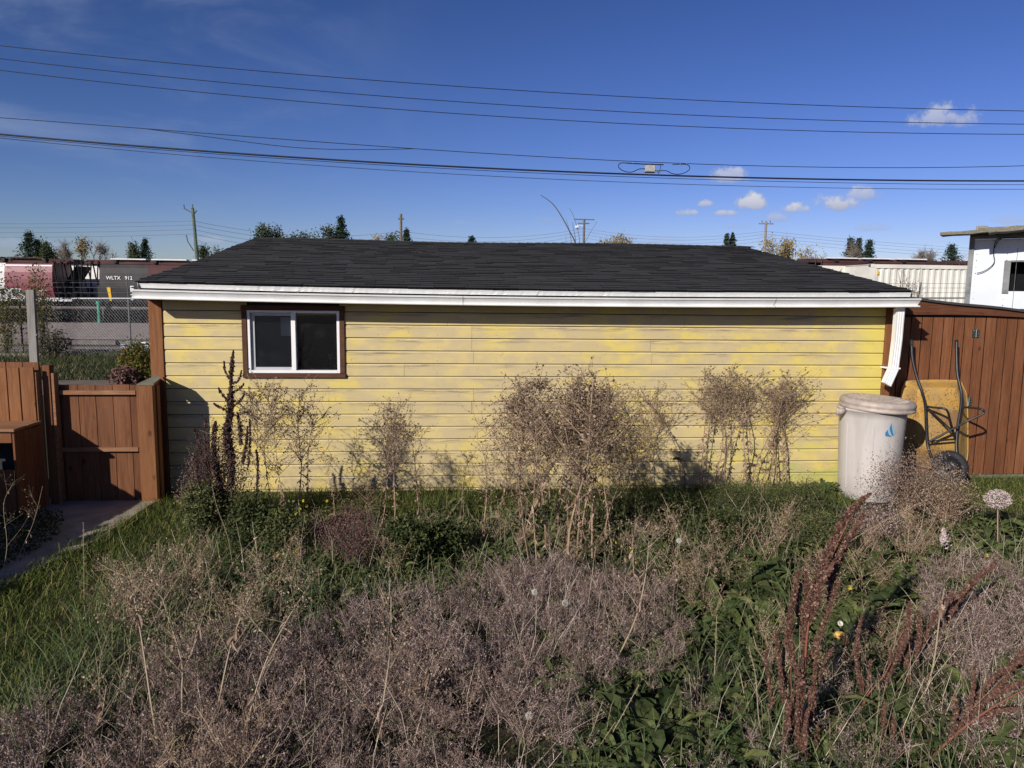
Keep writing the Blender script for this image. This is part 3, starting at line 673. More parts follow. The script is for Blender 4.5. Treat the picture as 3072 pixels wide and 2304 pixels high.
# ================================================================== BROWN SHED (right)
sh = thing('lean_to_shed', 'reddish brown board shed wall joining the garage on the right', 'shed', (9.5, .3, 0)); so = np.array([9.5, .3, 0])
g = Geo(); x = 7.72; rng = np.random.default_rng(7)
while x < 12.2:
    w = .128+rng.uniform(-.004, .004); zt = 1.875; yy = rng.uniform(-.002, .002)
    n = 9; Z = np.linspace(.04, zt, n); lx = rng.normal(0, .0012, n)
    prof = [(0.003, .020), (.005, 0.), (w-.005, 0.), (w-.003, .020)]
    V = [(x+p[0]+lx[i]-so[0], p[1]+yy, z) for i, z in enumerate(Z) for p in prof]
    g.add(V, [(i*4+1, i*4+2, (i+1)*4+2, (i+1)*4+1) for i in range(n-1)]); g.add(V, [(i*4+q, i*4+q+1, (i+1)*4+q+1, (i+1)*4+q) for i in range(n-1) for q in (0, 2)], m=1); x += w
g.build('wall_boards', ['stained_wood', 'joint_dark'], sh)  # edge faces coloured dark for shadow and dirt in the joints
g = Geo(); g.box(7.71-so[0], 12.2-so[0], .024, .06, -.05, 1.98); g.box(12.15-so[0], 12.2-so[0], .052, 2.6, -.05, 1.9); g.build('wall_core', 'tarp_dark', sh)
Geo().bevbox(7.72-so[0], 12.2-so[0], -.02, .012, -.05, .035).build('sill_board', 'weathered_board', sh)
# fascia board tapering to the right, black roofing sheet above
g = Geo(); n = 20; X_ = np.linspace(7.80, 12.0, n)
def ztop(x): return 2.070-.128*(x-8.09)/(9.42-8.09)*1.0
def zbot(x): return 1.900-.008*(x-8.09)+.012*np.sin((x-8)*2.2)-.02*np.clip(x-8.6, 0, 9)*.2
V = []
for x in X_:
    a_, b_ = ztop(x), min(zbot(x), ztop(x)-.02); V += [(x-so[0], -.045, b_), (x-so[0], -.045, a_), (x-so[0], -.005, a_), (x-so[0], -.005, b_)]
g.add(V, [(i*4+q, (i+1)*4+q, (i+1)*4+(q+1) % 4, i*4+(q+1) % 4) for i in range(n-1) for q in range(4)]); g.addpoly(V[:4], [(0, 1, 2, 3)])
g.build('fascia_board', 'stained_wood_flat', sh)
g = Geo(); V = []
for x in X_:
    a_ = ztop(x)+.006+.006*math.sin(x*5); V += [(x-so[0], -.075, a_-.004), (x-so[0], -.072, a_+.022), (x-so[0], 2.5, a_+.0), (x-so[0], 2.5, a_-.05)]
g.add(V, [(i*4+q, (i+1)*4+q, (i+1)*4+(q+1) % 4, i*4+(q+1) % 4) for i in range(n-1) for q in range(4)]); g.addpoly(V[:4], [(0, 1, 2, 3)])
g.build('roofing', 'shingle', sh)
def c3(x, y): return ((2450+x/2.675)*.72, (880+y/2.675)*.72)
for (hx, hy) in ((1278, 322), (1218, 870), (1186, 1350)):
    p = at(*c3(hx, hy), .29)-so; h = bpy.data.objects.new('hinge', None); 
    g = Geo()
    g.box(p[0]-.040, p[0]-.003, p[1]-.004, p[1]+.008, p[2]-.045, p[2]+.045); g.box(p[0]+.003, p[0]+.040, p[1]-.004, p[1]+.008, p[2]-.045, p[2]+.045)
    hb = g.build('hinge', 'hinge_metal', sh)
    g = Geo(); g.tube([p+[0, -.006, -.046], p+[0, -.006, .046]], .0045, 8); g.build('hinge_pin', 'galv', hb)
    g = Geo(); g.blobs([p+[sx_, -.006, sz_] for sx_ in (-.03, .03) for sz_ in (-.032, 0, .032)], .0045, rng); g.build('screw', 'galv', hb)

# ================================================================== BIN
bc = np.array([7.285, -.42, 0]); bn = thing('rubbish_bin', 'big pale plastic bin with dished lid and blue flame mark', 'bin', bc); bn.scale = (.92, .92, 1.)
g = Geo(); R1 = .375
prof = [(.30, 0.), (.305, .01), (.322, .28), (.352, .86), (.362, .93), (.374, .935), (.374, .955)]
lathe(g, prof, 56); bd = g.build('body', 'bin_plastic', bn, smooth=True)
g = Geo()
for a in (-2.03, -2.9):
    g.prisms([(cos(a)*.308, sin(a)*.308, .12)], [(cos(a)*.341, sin(a)*.341, .80)], .011, .012, k=8)
g.build('rib', 'bin_plastic', bd)
g = Geo(); lid = [(.378, .944), (.396, .950), (.400, .968), (.392, .974), (.392, .992), (.398, .998), (.396, 1.020), (.382, 1.043), (.345, 1.052), (.30, 1.046), (.20, 1.018), (.09, .998), (.02, .995)]
lathe(g, lid, 64); g.tube
ld = g.build('lid', 'bin_lid', bn, smooth=True)
g = Geo()
for k in range(26):
    a = 2*pi*k/26; g.prisms([(cos(a)*.15, sin(a)*.15, 1.005)], [(cos(a)*.315, sin(a)*.315, 1.047)], .004, .007, k=4)
g.build('lid_rib', 'bin_lid', ld)
ld.rotation_euler = (radians(1.5), radians(2.0), 0); 
g = Geo(); g.tube([(-.37, -.06, .93), (-.41, -.075, .925), (-.45, -.08, .915)], [.03, .033, .034], 12); g.tube([(-.455, -.08, .955), (-.455, -.08, .88)], .018, 10); g.build('handle', 'bin_lid', bn, smooth=True)
# blue flame emblem: three curved blades following the barrel side
g = Geo()
def onbin(a, z, o=.004): 
    r = np.interp(z, [p[1] for p in prof], [p[0] for p in prof])+o; return (cos(a)*r, sin(a)*r, z)
Acen = math.radians(-87)
def blade(pts_l, pts_r, m, o):
    L_ = smoothpath([(*p, 0) for p in pts_l], 5); R_ = smoothpath([(*p, 0) for p in pts_r], 5); V = []
    for a_, b_ in zip(L_, R_): 
        V += [onbin(Acen+a_[0]/.34, .76+a_[1], o), onbin(Acen+(a_[0]+b_[0])/2/.34, .76+(a_[1]+b_[1])/2, o), onbin(Acen+b_[0]/.34, .76+b_[1], o)]
    n = len(L_); g.add(V, [(3*i+q, 3*i+q+1, 3*i+q+4, 3*i+q+3) for i in range(n-1) for q in (0, 1)], m=m)
blade([(-.055, -.055), (-.060, -.02), (-.035, .015), (-.02, .03)], [(.02, -.060), (-.01, -.045), (-.03, -.01), (-.02, .03)], 0, .003)
blade([(-.005, -.050), (-.030, -.012), (-.035, .02), (-.015, .055)], [(.015, -.050), (-.010, -.015), (-.018, .02), (-.015, .055)], 1, .004)
blade([(.022, -.052), (.0, -.02), (-.015, .02), (-.005, .082)], [(.040, -.045), (.025, -.02), (.012, .02), (-.005, .082)], 0, .003)
blade([(.044, -.048), (.030, -.015), (.018, .02), (-.002, .082)], [(.052, -.035), (.056, -.005), (.040, .03), (-.002, .082)], 1, .0045)
g.build('emblem', ['emblem_blue', 'emblem_pale'], bd)

# ================================================================== WHEELBARROW (leaning, handles up)
wb0 = at(*c3(1060, 1500), .0); wb0[2] = 0
wb = thing('wheelbarrow', 'rusty yellow wheelbarrow stood on end against the brown shed', 'wheelbarrow', wb0)
def wp(x, y, Y): return at(*c3(x, y), Y)-wb0
rim = [(700, 745), (760, 706), (1110, 703), (1172, 745), (1206, 860), (1212, 1150), (1205, 1330), (1150, 1400), (900, 1400), (700, 1330), (672, 1200), (668, 900)]
flo = [(812, 790), (850, 765), (1080, 765), (1122, 790), (1140, 880), (1135, 1080), (1115, 1215), (1080, 1245), (930, 1245), (880, 1215), (858, 1120), (822, 900)]
def loop(L_, Y, n=5):
    P = [wp(x, y, Y) for x, y in L_]; P = [P[-1]]+P+[P[0], P[1]]; out = []
    for i in range(1, len(P)-2):
        for k in range(n):
            t_ = k/n; a_, b_, c__, d__ = P[i-1:i+3]; out.append(.5*((2*b_)+(-a_+c__)*t_+(2*a_-5*b_+4*c__-d__)*t_*t_+(-a_+3*b_-3*c__+d__)*t_**3))
    return np.array(out)
A_ = loop(rim, .25); B_ = loop(flo, .03); n = len(A_)
g = Geo(); rings = [A_+(A_-A_.mean(0))*.02, A_*.97+B_*.03, A_*.66+B_*.34, A_*.32+B_*.68-[0, .008, 0], A_*.10+B_*.90-[0, .015, 0], B_, B_*.8+B_.mean(0)*.2-[0, .006, 0]]
V = np.concatenate(rings+[B_.mean(0)[None]-[0, .008, 0]]); F = [(i*n+j, i*n+(j+1) % n, (i+1)*n+(j+1) % n, (i+1)*n+j) for i in range(len(rings)-1) for j in range(n)]
k0 = (len(rings)-1)*n; F += [(k0+j, k0+(j+1) % n, len(rings)*n) for j in range(n)]
g.addpoly(V, F); g.build('tray', 'tray_paint', wb, smooth=True)
g = Geo(); g.tube(np.vstack([A_, A_[:1]])+[0, -.004, 0], .006, 6, cap=False); g.build('tray_rim', 'tray_paint', wb, smooth=True)
def wtube(name, pts, r, mat='black_steel'):
    g = Geo(); g.tube(smoothpath([wp(*p) for p in pts], 6), r, 10); return g.build(name, mat, wb, smooth=True)
hl_ = wtube('handle', [(762, 400, .13), (768, 520, .10), (800, 660, .05), (845, 790, -.01), (872, 900, -.02), (880, 1080, -.03), (888, 1200, -.05), (905, 1270, -.08), (945, 1370, -.11)], .0155)
hr_ = wtube('handle', [(1122, 380, .13), (1123, 500, .10), (1130, 650, .05), (1160, 790, -.01), (1158, 900, -.02), (1135, 1050, -.03), (1120, 1200, -.06), (1125, 1290, -.10), (1130, 1370, -.12)], .0155)
for hh, (x, Y_) in ((hl_, (762, .135)), (hr_, (1122, .135))):
    g = Geo(); g.tube([wp(x, 372, Y_), wp(x, 440, Y_-.01)], .0185, 10); g.build('grip', 'rubber', hh, smooth=True)
wtube('leg', [(868, 905, -.01), (930, 915, -.09), (1020, 925, -.19), (1052, 950, -.20), (1068, 1010, -.18), (1090, 1090, -.10), (1112, 1165, -.06)], .012)
wtube('leg', [(1152, 912, -.01), (1240, 918, -.12), (1322, 930, -.22), (1342, 952, -.23), (1320, 975, -.22), (1200, 1030, -.15), (1080, 1095, -.12), (960, 1160, -.08), (898, 1192, -.06)], .012)
wtube('brace', [(880, 915, -.01), (980, 1005, -.05), (1080, 1098, -.10), (1112, 1150, -.07)], .0105)
wtube('crossbar', [(892, 1192, -.06), (1000, 1180, -.065), (1112, 1170, -.07)], .010)
# wheel, turned a little away from the wall
wc = wp(1068, 1395, -.14); whl = bpy.data.objects.new('wheel', None); COL.objects.link(whl); whl.parent = wb; whl.location = tuple(wc); whl.rotation_euler = (0, 0, radians(-52))
g = Geo(); pr = []
for k in range(13):
    a = pi*k/12; pr.append((.135+.052*sin(a)**.75 if 0 < k < 12 else .135, -.045*cos(a)))
kk = 44; V = [(r*cos(2*pi*j/kk), z, r*sin(2*pi*j/kk)) for r, z in pr for j in range(kk)]
g.addpoly(V, [(i*kk+j, i*kk+(j+1) % kk, (i+1)*kk+(j+1) % kk, (i+1)*kk+j) for i in range(12) for j in range(kk)]); g.build('tyre', 'rubber', whl, smooth=True)
g = Geo(); pr = [(.136, -.030), (.110, -.030), (.100, -.012), (.06, -.006), (.035, -.012), (.026, -.040), (.0, -.04)]
for sg in (1, -1):
    V = [(r*cos(2*pi*j/kk), z*sg, r*sin(2*pi*j/kk)) for r, z in pr for j in range(kk)]
    g.addpoly(V, [(i*kk+j, i*kk+(j+1) % kk, (i+1)*kk+(j+1) % kk, (i+1)*kk+j) for i in range(len(pr)-1) for j in range(kk)])
g.build('hub', 'black_steel', whl, smooth=True)
g = Geo(); g.tube([(0, -.09, 0), (0, .09, 0)], .009, 8); g.build('axle', 'galv', whl)

# ================================================================== GATE, FENCES ON THE LEFT
gx0, gx1 = -.945, -.118; GY = -.42
gate = thing('garden_gate', 'low brown wooden gate beside the garage, half in shadow', 'gate', (-.53, GY, 0)); go = np.array([-.53, GY, 0]); rng = np.random.default_rng(5)
g = Geo(); bw = .158; x = gx1-.07-5*bw
while x < gx1+.0:
    x1 = min(x+bw-.004, gx1-.002); g.bevbox(max(x, gx0)-go[0], x1-go[0], .0, .018, .03+rng.uniform(0, .008), 1.178+rng.uniform(-.003, .003), .002); x += bw
g.build('gate_board', 'gate_wood', gate)
Geo().bevbox(gx0+.055-go[0], gx1-.001-go[0], -.044, -.002, 1.088, 1.128, .003).build('top_rail', 'rail_wood', gate)
Geo().bevbox(gx0+.055-go[0], gx1-.001-go[0], -.044, -.002, .535, .575, .003).build('middle_rail', 'rail_wood', gate)
Geo().bevbox(gx0+.055-go[0], gx1-.001-go[0], .020, .050, .03, .09, .003).build('bottom_rail', 'rail_wood', gate)
gps = thing('gate_post', 'thick brown gate post with slanted cap next to yellow wall', 'post', (-.035, GY, 0)); po = np.array([-.035, GY, 0])
Geo().bevbox(-.112-po[0], .040-po[0], -.045, .020, -.02, 1.172, .004).build('post', 'post_wood', gps)
g = Geo(); g.bevbox(.006-po[0], .052-po[0], .024, .100, -.02, 1.165, .004); g.bevbox(-.085-po[0], -.050-po[0], .104, .380, -.02, 1.20, .004); g.build('side_board', 'stained_wood', gps)
g = Geo(); g.add([(-.112-po[0], -.03, 1.176), (.045-po[0], -.03, 1.176), (.055-po[0], .12, 1.215), (-.06-po[0], .34, 1.222), (-.112-po[0], -.03, 1.190), (.045-po[0], -.03, 1.194), (.055-po[0], .12, 1.232), (-.06-po[0], .34, 1.240)],
      [(0, 3, 2, 1), (4, 5, 6, 7), (0, 1, 5, 4), (1, 2, 6, 5), (2, 3, 7, 6), (3, 0, 4, 7)]); g.build('cap', 'weathered_board', gps)
# left fence panel
pn = thing('board_fence', 'reddish wooden fence panel left of the gate', 'fence', (-1.4, -.6, 0)); fo = np.array([-1.4, -.6, 0])
g = Geo(); x = -.952
for k in range(12):
    w = [.128, .112, .14, .13][k % 4]; g.bevbox(x-w+.008-fo[0], x-fo[0], -.018-.002*(k % 2), .0, .02, 1.365-.004*(k % 3), .003); x -= w
g.build('fence_board', 'post_wood', pn)
g = Geo(); x = -.94
for k in range(11): g.bevbox(x-.145+.004-fo[0], x-fo[0], .05, .068, .02, 1.405, .003); x -= .145
g.build('rear_board', 'stained_wood', pn)
Geo().bevbox(-2.6-fo[0], -.955-fo[0], .002, .04, .95, 1.04, .003).build('fence_rail', 'rail_wood', pn)
fp = thing('fence_post', 'dark red fence post where panel meets gate', 'post', (-.88, -.5, 0)); f2 = np.array([-.88, -.5, 0])
Geo().bevbox(-.925-f2[0], -.855-f2[0], -.03, .05, -.02, 1.375, .004).build('post', 'stained_wood', fp)
Geo().bevbox(-.853-f2[0], -.825-f2[0], -.02, .06, -.02, 1.30, .003).build('gate_stop', 'rail_wood', fp)
Geo().bevbox(-.945-f2[0], -.935-f2[0], -.11, -.02, .02, 1.32, .003).build('edge_board', 'rail_wood', fp)
shade_fence = thing('board_fence', 'unseen low side fence added left of the path for shade', 'fence', (-1.62, -2.6, 0)); rr = np.random.default_rng(12)  # out of view; added and sized to cast shade over the path
g = Geo(); y = -4.6
while y < -1.15: h_ = 1.12+rr.uniform(-.07, .06); g.bevbox(-.02, .0, y+2.6, y+2.6+.125, .02, h_, .003); y += .139
g.build('fence_board', 'stained_wood', shade_fence); Geo().bevbox(-.06, -.022, -2., 1.45, .7, .79, .003).build('fence_rail', 'rail_wood', shade_fence)
# grey batten
gb = thing('timber_batten', 'weathered grey timber batten sticking up above fence', 'batten', (-1.0, -.52, 0))
g = Geo(); p0 = at(74, 792, -.52)-np.array([-1.0, -.52, 0]); p1 = at(66, 626, -.52)-np.array([-1.0, -.52, 0]); p0[2] -= .5
V = []
for p in (p0, p1): V += [p+np.array([sx_*.034, sy_*.019, 0]) for sx_, sy_ in ((-1, -1), (1, -1), (1, 1), (-1, 1))]
g.add(V, [(0, 1, 5, 4), (1, 2, 6, 5), (2, 3, 7, 6), (3, 0, 4, 7), (4, 5, 6, 7), (3, 2, 1, 0)]); g.build('batten', 'grey_wood', gb)
g = Geo(); q = p0*.35+p1*.65; g.tube([q+[.03, -.02, 0], q+[.05, -.035, .008], q+[.055, -.04, .02]], .006, 6); g.build('hook', 'galv', gb)
# board box in front of the panel, open side to the left
eb = thing('wooden_box', 'dark brown board box with open front by concrete path', 'box', (-1.4, -.82, 0)); eo = np.array([-1.4, -.82, 0])
g = Geo(); y = -1.03
for k in range(3): g.bevbox(-.945-eo[0], -.925-eo[0], y-eo[1], y+.138-eo[1], .0, .835-.004*k, .003); y += .143
g.build('side_board', 'stained_wood', eb)
g = Geo(); g.bevbox(-2.2-eo[0], -.905-eo[0], -1.065-eo[1], -.86-eo[1], .842, .868, .004); g.bevbox(-2.2-eo[0], -.905-eo[0], -.855-eo[1], -.62-eo[1], .841, .867, .004); g.build('top_board', 'rail_wood', eb)
g = Geo(); g.bevbox(-2.2-eo[0], -.948-eo[0], -1.035-eo[1], -1.01-eo[1], .74, .838, .003); g.bevbox(-2.2-eo[0], -.948-eo[0], -1.035-eo[1], -1.01-eo[1], .0, .50, .003); g.build('front_board', 'stained_wood', eb)
Geo().box(-2.2-eo[0], -.95-eo[0], -.66-eo[1], -.64-eo[1], .0, .84).build('back_board', 'tarp_dark', eb)

# ================================================================== FENCE, YARD, TRAIN (behind)
cl = thing('chain_link_fence', 'galvanised chain link fence with barbed wire beyond the alley', 'fence', (0, 15, 0))
def clz(x): return 1.87+.0115*(x)
g = Geo(); g.tube([(-45, 0, clz(-45)), (0, 0, clz(0)), (45, 0, clz(45))], .024, 8); g.build('top_rail', 'galv', cl)
for zz_, nm in ((.17, 0), (.32, 0), (.46, 0)):
    g = Geo(); X_ = np.linspace(-45, 45, 60); g.tube([(x, -.02-.12*zz_, clz(x)+zz_) for x in X_], .0055, 4); g.build('barbed_wire', 'galv_dull', cl)
for x in np.arange(-40.1, 42, 3.05):
    g = Geo(); g.tube([(x, 0, 0), (x, 0, clz(x))], .028, 8); g.tube([(x, 0, clz(x)), (x, -.07, clz(x)+.5)], .014, 6); g.build('fence_post', 'galv_dull', cl)
g = Geo(); 
for (xa, xb) in ((-16., -2.), (14., 26.)):
    N = np.arange(xa, xb, .085); H = 1.75
    for sgn in (1, -1):
        P0 = np.c_[N, np.full(len(N), .03*sgn*.3), .05+0*N]; P1 = P0+np.array([H*.78*sgn, 0, 0]); P1[:, 2] = clz(P1[:, 0])-.02
        g.prisms(P0, P1, .0026, .0026)
tag(g.build('mesh', 'galv', cl), 'woven galvanised wire mesh')

# lumber on the ground behind the fence
rng = np.random.default_rng(11)
def plank(x, y, z, L_, w, h, rot, mat, label, group=None):
    g = Geo(); g.bevbox(-L_/2, L_/2, -w/2, w/2, 0, h, .006); o = g.build('timber', mat); o.location = (x, y, z); o.rotation_euler = (0, 0, rot)
    return tag(o, label, 'timber', group)
def dpl(x, y, Y, **k): return at(x, y, Y)
k = 0
for (xa, ya, L_, h, mt, dsc) in ((30, 778, 3.0, .22, 'concrete', 'pale thick slab lying lowest at the left edge'), (45, 764, 3.6, .10, 'lumber', 'dark plank just above the pale slab at the left'),
        (60, 757, 3.2, .09, 'lumber', 'second dark plank up from the pale slab'), (35, 750, 2.8, .08, 'lumber', 'third dark plank up from the pale slab'), (110, 752, 2.6, .08, 'lumber', 'plank behind the grey batten foot'),
        (205, 754, 2.2, .12, 'lumber', 'short stacked plank left of the bright pipes'), (185, 761, 1.3, .12, 'lumber', 'short block under the stacked plank'),
        (150, 741, 3.4, .16, 'lumber', 'long plank farthest back behind the batten'), (60, 741, 3.0, .2, 'lumber', 'thick beam farthest back at the left edge'), (255, 741, 2.6, .14, 'lumber', 'plank farthest back in line with the gate'), (120, 762, 2.4, .14, 'lumber', 'plank resting nearest the batten foot'), (235, 768, 1.2, .12, 'lumber', 'small loose board nearest the verge'),
        (300, 757, 2.6, .07, 'lumber', 'plank end nearest the garage corner'), (290, 764, 2.4, .07, 'lumber', 'plank below the one nearest the garage corner')):
    p = gp(xa, ya+4); plank(p[0], p[1], .02, L_, .3, h, rng.normal(0, .04), mt, dsc, 'timbers stacked behind the chain link fence'); k += 1
for (xa, xb, ya, yb) in ((262, 390, 752.5, 754.5), (262, 370, 757, 759), (300, 470, 746, 754)):
    g = Geo(); a_ = gp(xa, ya+8)+[0, 0, .22]; b_ = gp(xb, yb+8)+[0, 0, .24]; g.tube([a_, b_], .035, 8)
    o = g.build('metal_pipe', 'white_cap'); tag(o, {752.5: 'bright metal pipe lying across the timber pile', 757: 'lower shorter bright pipe lying on weeds', 746: 'slanting pale pipe running behind the garage'}[ya], 'pipe', 'pipes lying behind the chain link fence')

TY = 51.
SIDE = [(1.30, 1.28), (1.45, 1.42), (1.75, 1.55), (2.2, 1.62), (2.7, 1.62), (3.2, 1.58), (3.6, 1.48), (3.88, 1.30)]     # z, half width
def sidew(z): return float(np.interp(z, [s[0] for s in SIDE], [s[1] for s in SIDE]))
def hopper(name, label, x0, x1, bands, roofm, zoff=0., group='railway hopper cars', hatch='white_cap', yoff=0., plates=(-1, 1)):
    Y0 = TY+1.6+yoff; c = np.array([(x0+x1)/2, Y0, .62+zoff-.0]); r = thing(name, label, 'railway car', c, 0, group)
    hz = .62+zoff
    g = Geo(); mats = []
    for (a, b, mt) in bands:
        if mt not in mats: mats.append(mt)
        X_ = np.linspace(a-c[0], b-c[0], max(2, int((b-a)/2)+1)); prof = [(-w, z-hz*0) for z, w in SIDE]+[(w, z) for z, w in SIDE[::-1]]; kq = len(prof)
        V = [(x, p[0], p[1]-.62) for x in X_ for p in prof]; mi = mats.index(mt)
        g.add(V, [(i*kq+q, (i+1)*kq+q, (i+1)*kq+(q+1) % kq, i*kq+(q+1) % kq) for i in range(len(X_)-1) for q in range(kq)], m=mi)
        for xx in (X_[0], X_[-1]): g.addpoly([(xx, p[0], p[1]-.62) for p in prof], [tuple(range(kq))], mi)
    g.build('body', mats, r)
    g = Geo(); g.box(x0-c[0]-1.2, x1-c[0]+1.0, -1.36, 1.36, 3.27, 3.40); g.box(x0-c[0]-1.2, x1-c[0]+1.2, -.75, .75, 3.405, 3.60); g.build('roof', roofm, r)
    g = Geo(); xx = x0+.6
    while xx < x1-.8: g.box(xx-c[0], xx+2.6-c[0], -1.0, -.35, 3.62, 3.71); xx += 3.0
    g.build('hatch_cover', hatch, r)
    g = Geo(); xx = x0+1.
    while xx < x1: g.box(xx-c[0], xx+.25-c[0], -1.52, -1.0, 3.36, 3.60); xx += 2.9
    g.build('roof_bracket', 'frame_black', r)
    g = Geo(); g.box(x0-c[0]-2.1, x1-c[0]+2.1, -1.55, 1.55, .42, .66); g.build('side_sill', bands[0][2] if bands[0][2] != 'car_black' else 'frame_black', r)
    for sx_, xe in ((-1, x0), (1, x1)):
        g = Geo()
        for dx in (.35, .85, 1.5, 2.05):
            g.prisms([(xe+sx_*dx-c[0], -1.45, .6)], [(xe+sx_*dx-sx_*.25-c[0], -1.45, 3.45)], .05, .05, k=4)
        for zz_ in (1.0, 1.5, 2.0): g.prisms([(xe+sx_*.1-c[0], -1.46, zz_)], [(xe+sx_*2.0-c[0], -1.46, zz_)], .025, .025, k=4)
        if sx_ in plates: g.add([(xe-c[0], -1.3, .7), (xe-c[0], 1.3, .7), (xe+sx_*1.6-c[0], 1.3, 3.1), (xe+sx_*1.6-c[0], -1.3, 3.1)], [(0, 1, 2, 3)])
        g.build('end_frame', 'frame_black', r)
    g = Geo()
    nb = 4; wd = (x1-x0)/nb
    for i in range(nb):
        a_ = x0+i*wd-c[0]; g.add([(a_+.3, -1.2, .45), (a_+wd-.3, -1.2, .45), (a_+wd*.65, -.5, -.15), (a_+wd*.35, -.5, -.15), (a_+.3, 1.2, .45), (a_+wd-.3, 1.2, .45), (a_+wd*.65, .5, -.15), (a_+wd*.35, .5, -.15)],
              [(0, 1, 2, 3), (4, 7, 6, 5), (0, 3, 7, 4), (1, 5, 6, 2), (3, 2, 6, 7)])
    g.build('hopper_chute', 'car_grime', r)
    for xe in (x0-.4, x1+.4):
        tr_ = Geo(); tr_.box(xe-1.3-c[0], xe+1.3-c[0], -1.15, -.95, -.1, .25); tb = tr_.build('truck', 'frame_black', r)
        for dx in (-.9, .9):
            g = Geo(); kq = 20; V = [(xe+dx-c[0]+.42*cos(2*pi*j/kq), yy, .0+.42*sin(2*pi*j/kq)) for yy in (-.93, -.80) for j in range(kq)]
            g.addpoly(V, [(j, (j+1) % kq, kq+(j+1) % kq, kq+j) for j in range(kq)]+[tuple(range(kq)), tuple(kq+j for j in range(kq))[::-1]]); g.build('wheel', 'frame_black', tb)
    return r, c
def txt(s_, size, p, mat, par, name, org):
    cu = bpy.data.curves.new('t', 'FONT'); cu.body = s_; cu.size = size; cu.extrude = .006; cu.offset = .012*size
    o = bpy.data.objects.new('t', cu); COL.objects.link(o); dg = bpy.context.evaluated_depsgraph_get(); me = bpy.data.meshes.new_from_object(o.evaluated_get(dg))
    bpy.data.objects.remove(o); me.materials.clear(); me.materials.append(MATS[mat]); n = bpy.data.objects.new(name, me); COL.objects.link(n); n.parent = par
    n.location = tuple(np.array(p)-org); n.rotation_euler = (radians(90), 0, 0); return n
Yf = TY
pk, pc = hopper('hopper_car', 'pink and white covered hopper car with green graffiti', -46., -26.9, [(-46., -30.3, 'car_white'), (-30.3, -26.9, 'car_pink')], 'car_rust', hatch='car_rust')
# white trim line and graffiti following the car side
def sideP(x, z, o=.012): return (x-pc[0], -sidew(z)-o, z-.62)
def ribbon(g, pts, w, m, o, P=sideP):
    pts = np.array(pts, float); n = len(pts); d = np.gradient(pts, axis=0); d /= np.linalg.norm(d, axis=1, keepdims=True)+1e-9; nn = np.c_[-d[:, 1], d[:, 0]]
    V = []
    for i in range(n):
        a_ = pts[i]+nn[i]*w/2; b_ = pts[i]-nn[i]*w/2; V += [P(a_[0], a_[1], o), P(b_[0], b_[1], o)]
    g.add(V, [(2*i, 2*i+1, 2*i+3, 2*i+2) for i in range(n-1)], m=m)
rng = np.random.default_rng(21)
g = Geo(); ribbon(g, [(x, 3.70) for x in np.linspace(-45.8, -26.95, 20)], .12, 1, .004)
X_ = np.linspace(-34.4, -28.5, 40); topz = 2.05-.30*((X_+32)/3.4)**2+.06*np.sin(X_*5)
for i in range(len(X_)-1):
    zs = np.linspace(1.32, 1, 2)
    pa = [(X_[i], 1.33), (X_[i], (1.33+topz[i])/2), (X_[i], topz[i])]; pb = [(X_[i+1], 1.33), (X_[i+1], (1.33+topz[i+1])/2), (X_[i+1], topz[i+1])]
    V = [sideP(*q, .010) for q in pa+pb]; g.add(V, [(0, 3, 4, 1), (1, 4, 5, 2)], m=0)
x = -34.2
while x < -29.2:
    w = rng.uniform(.6, .9); base = [(x, 1.4), (x+.1, 1.6), (x+.05, 1.9), (x+w*.5, 1.97), (x+w*.9, 1.85), (x+w*.6, 1.62), (x+w, 1.42), (x+w*.4, 1.36), (x, 1.4)]
    base = [(a_+rng.normal(0, .05), b_+rng.normal(0, .03)) for a_, b_ in base]; sp_ = smoothpath([(*p, 0) for p in base], 5)[:, :2]
    cen = sp_.mean(0); V = [sideP(*cen, .014)]+[sideP(*p, .014) for p in sp_]; nq = len(sp_); g.add(V, Tt=[(0, 1+i, 1+(i+1) % nq) for i in range(nq)], m=2)
    ribbon(g, sp_, .055, 1, .020)
    ribbon(g, [(x+.15*w, 1.45), (x+.5*w, 1.7), (x+.75*w, 1.55)], .045, 1, .022); ribbon(g, [(x+.3*w, 1.9), (x+.45*w, 1.65), (x+.25*w, 1.5)], .04, 0, .023); x += w*.92
for k in range(3):
    zz_ = 1.83-.16*k; pts = [(-28.15+.1*i+.03*k, zz_+(.045 if i % 2 else -.045)+rng.normal(0, .015)) for i in range(9-2*k)]; ribbon(g, smoothpath([(*p, 0) for p in pts], 4)[:, :2], .028, 1, .015)
g.build('graffiti', ['tag_green', 'tag_white', 'tag_black'], pk)
bk, bc_ = hopper('hopper_car', 'black hopper car lettered in white beside roof edge', -23.5, -6.2, [(-23.5, -20.0, 'car_black'), (-20.0, -6.2, 'car_rust')], 'car_rust', plates=(1,))
pp = at(230, 603, Yf)
txt('WLTX   912', .37, (pp[0]+.0, TY+1.6-1.66, pp[2]-.02), 'tag_white', bk, 'lettering', bc_)
txt('E\n3', .62, (at(282, 630, Yf)[0], TY-.12, at(284, 627, Yf)[2]-.1), 'tag_white', bk, 'lettering', bc_)
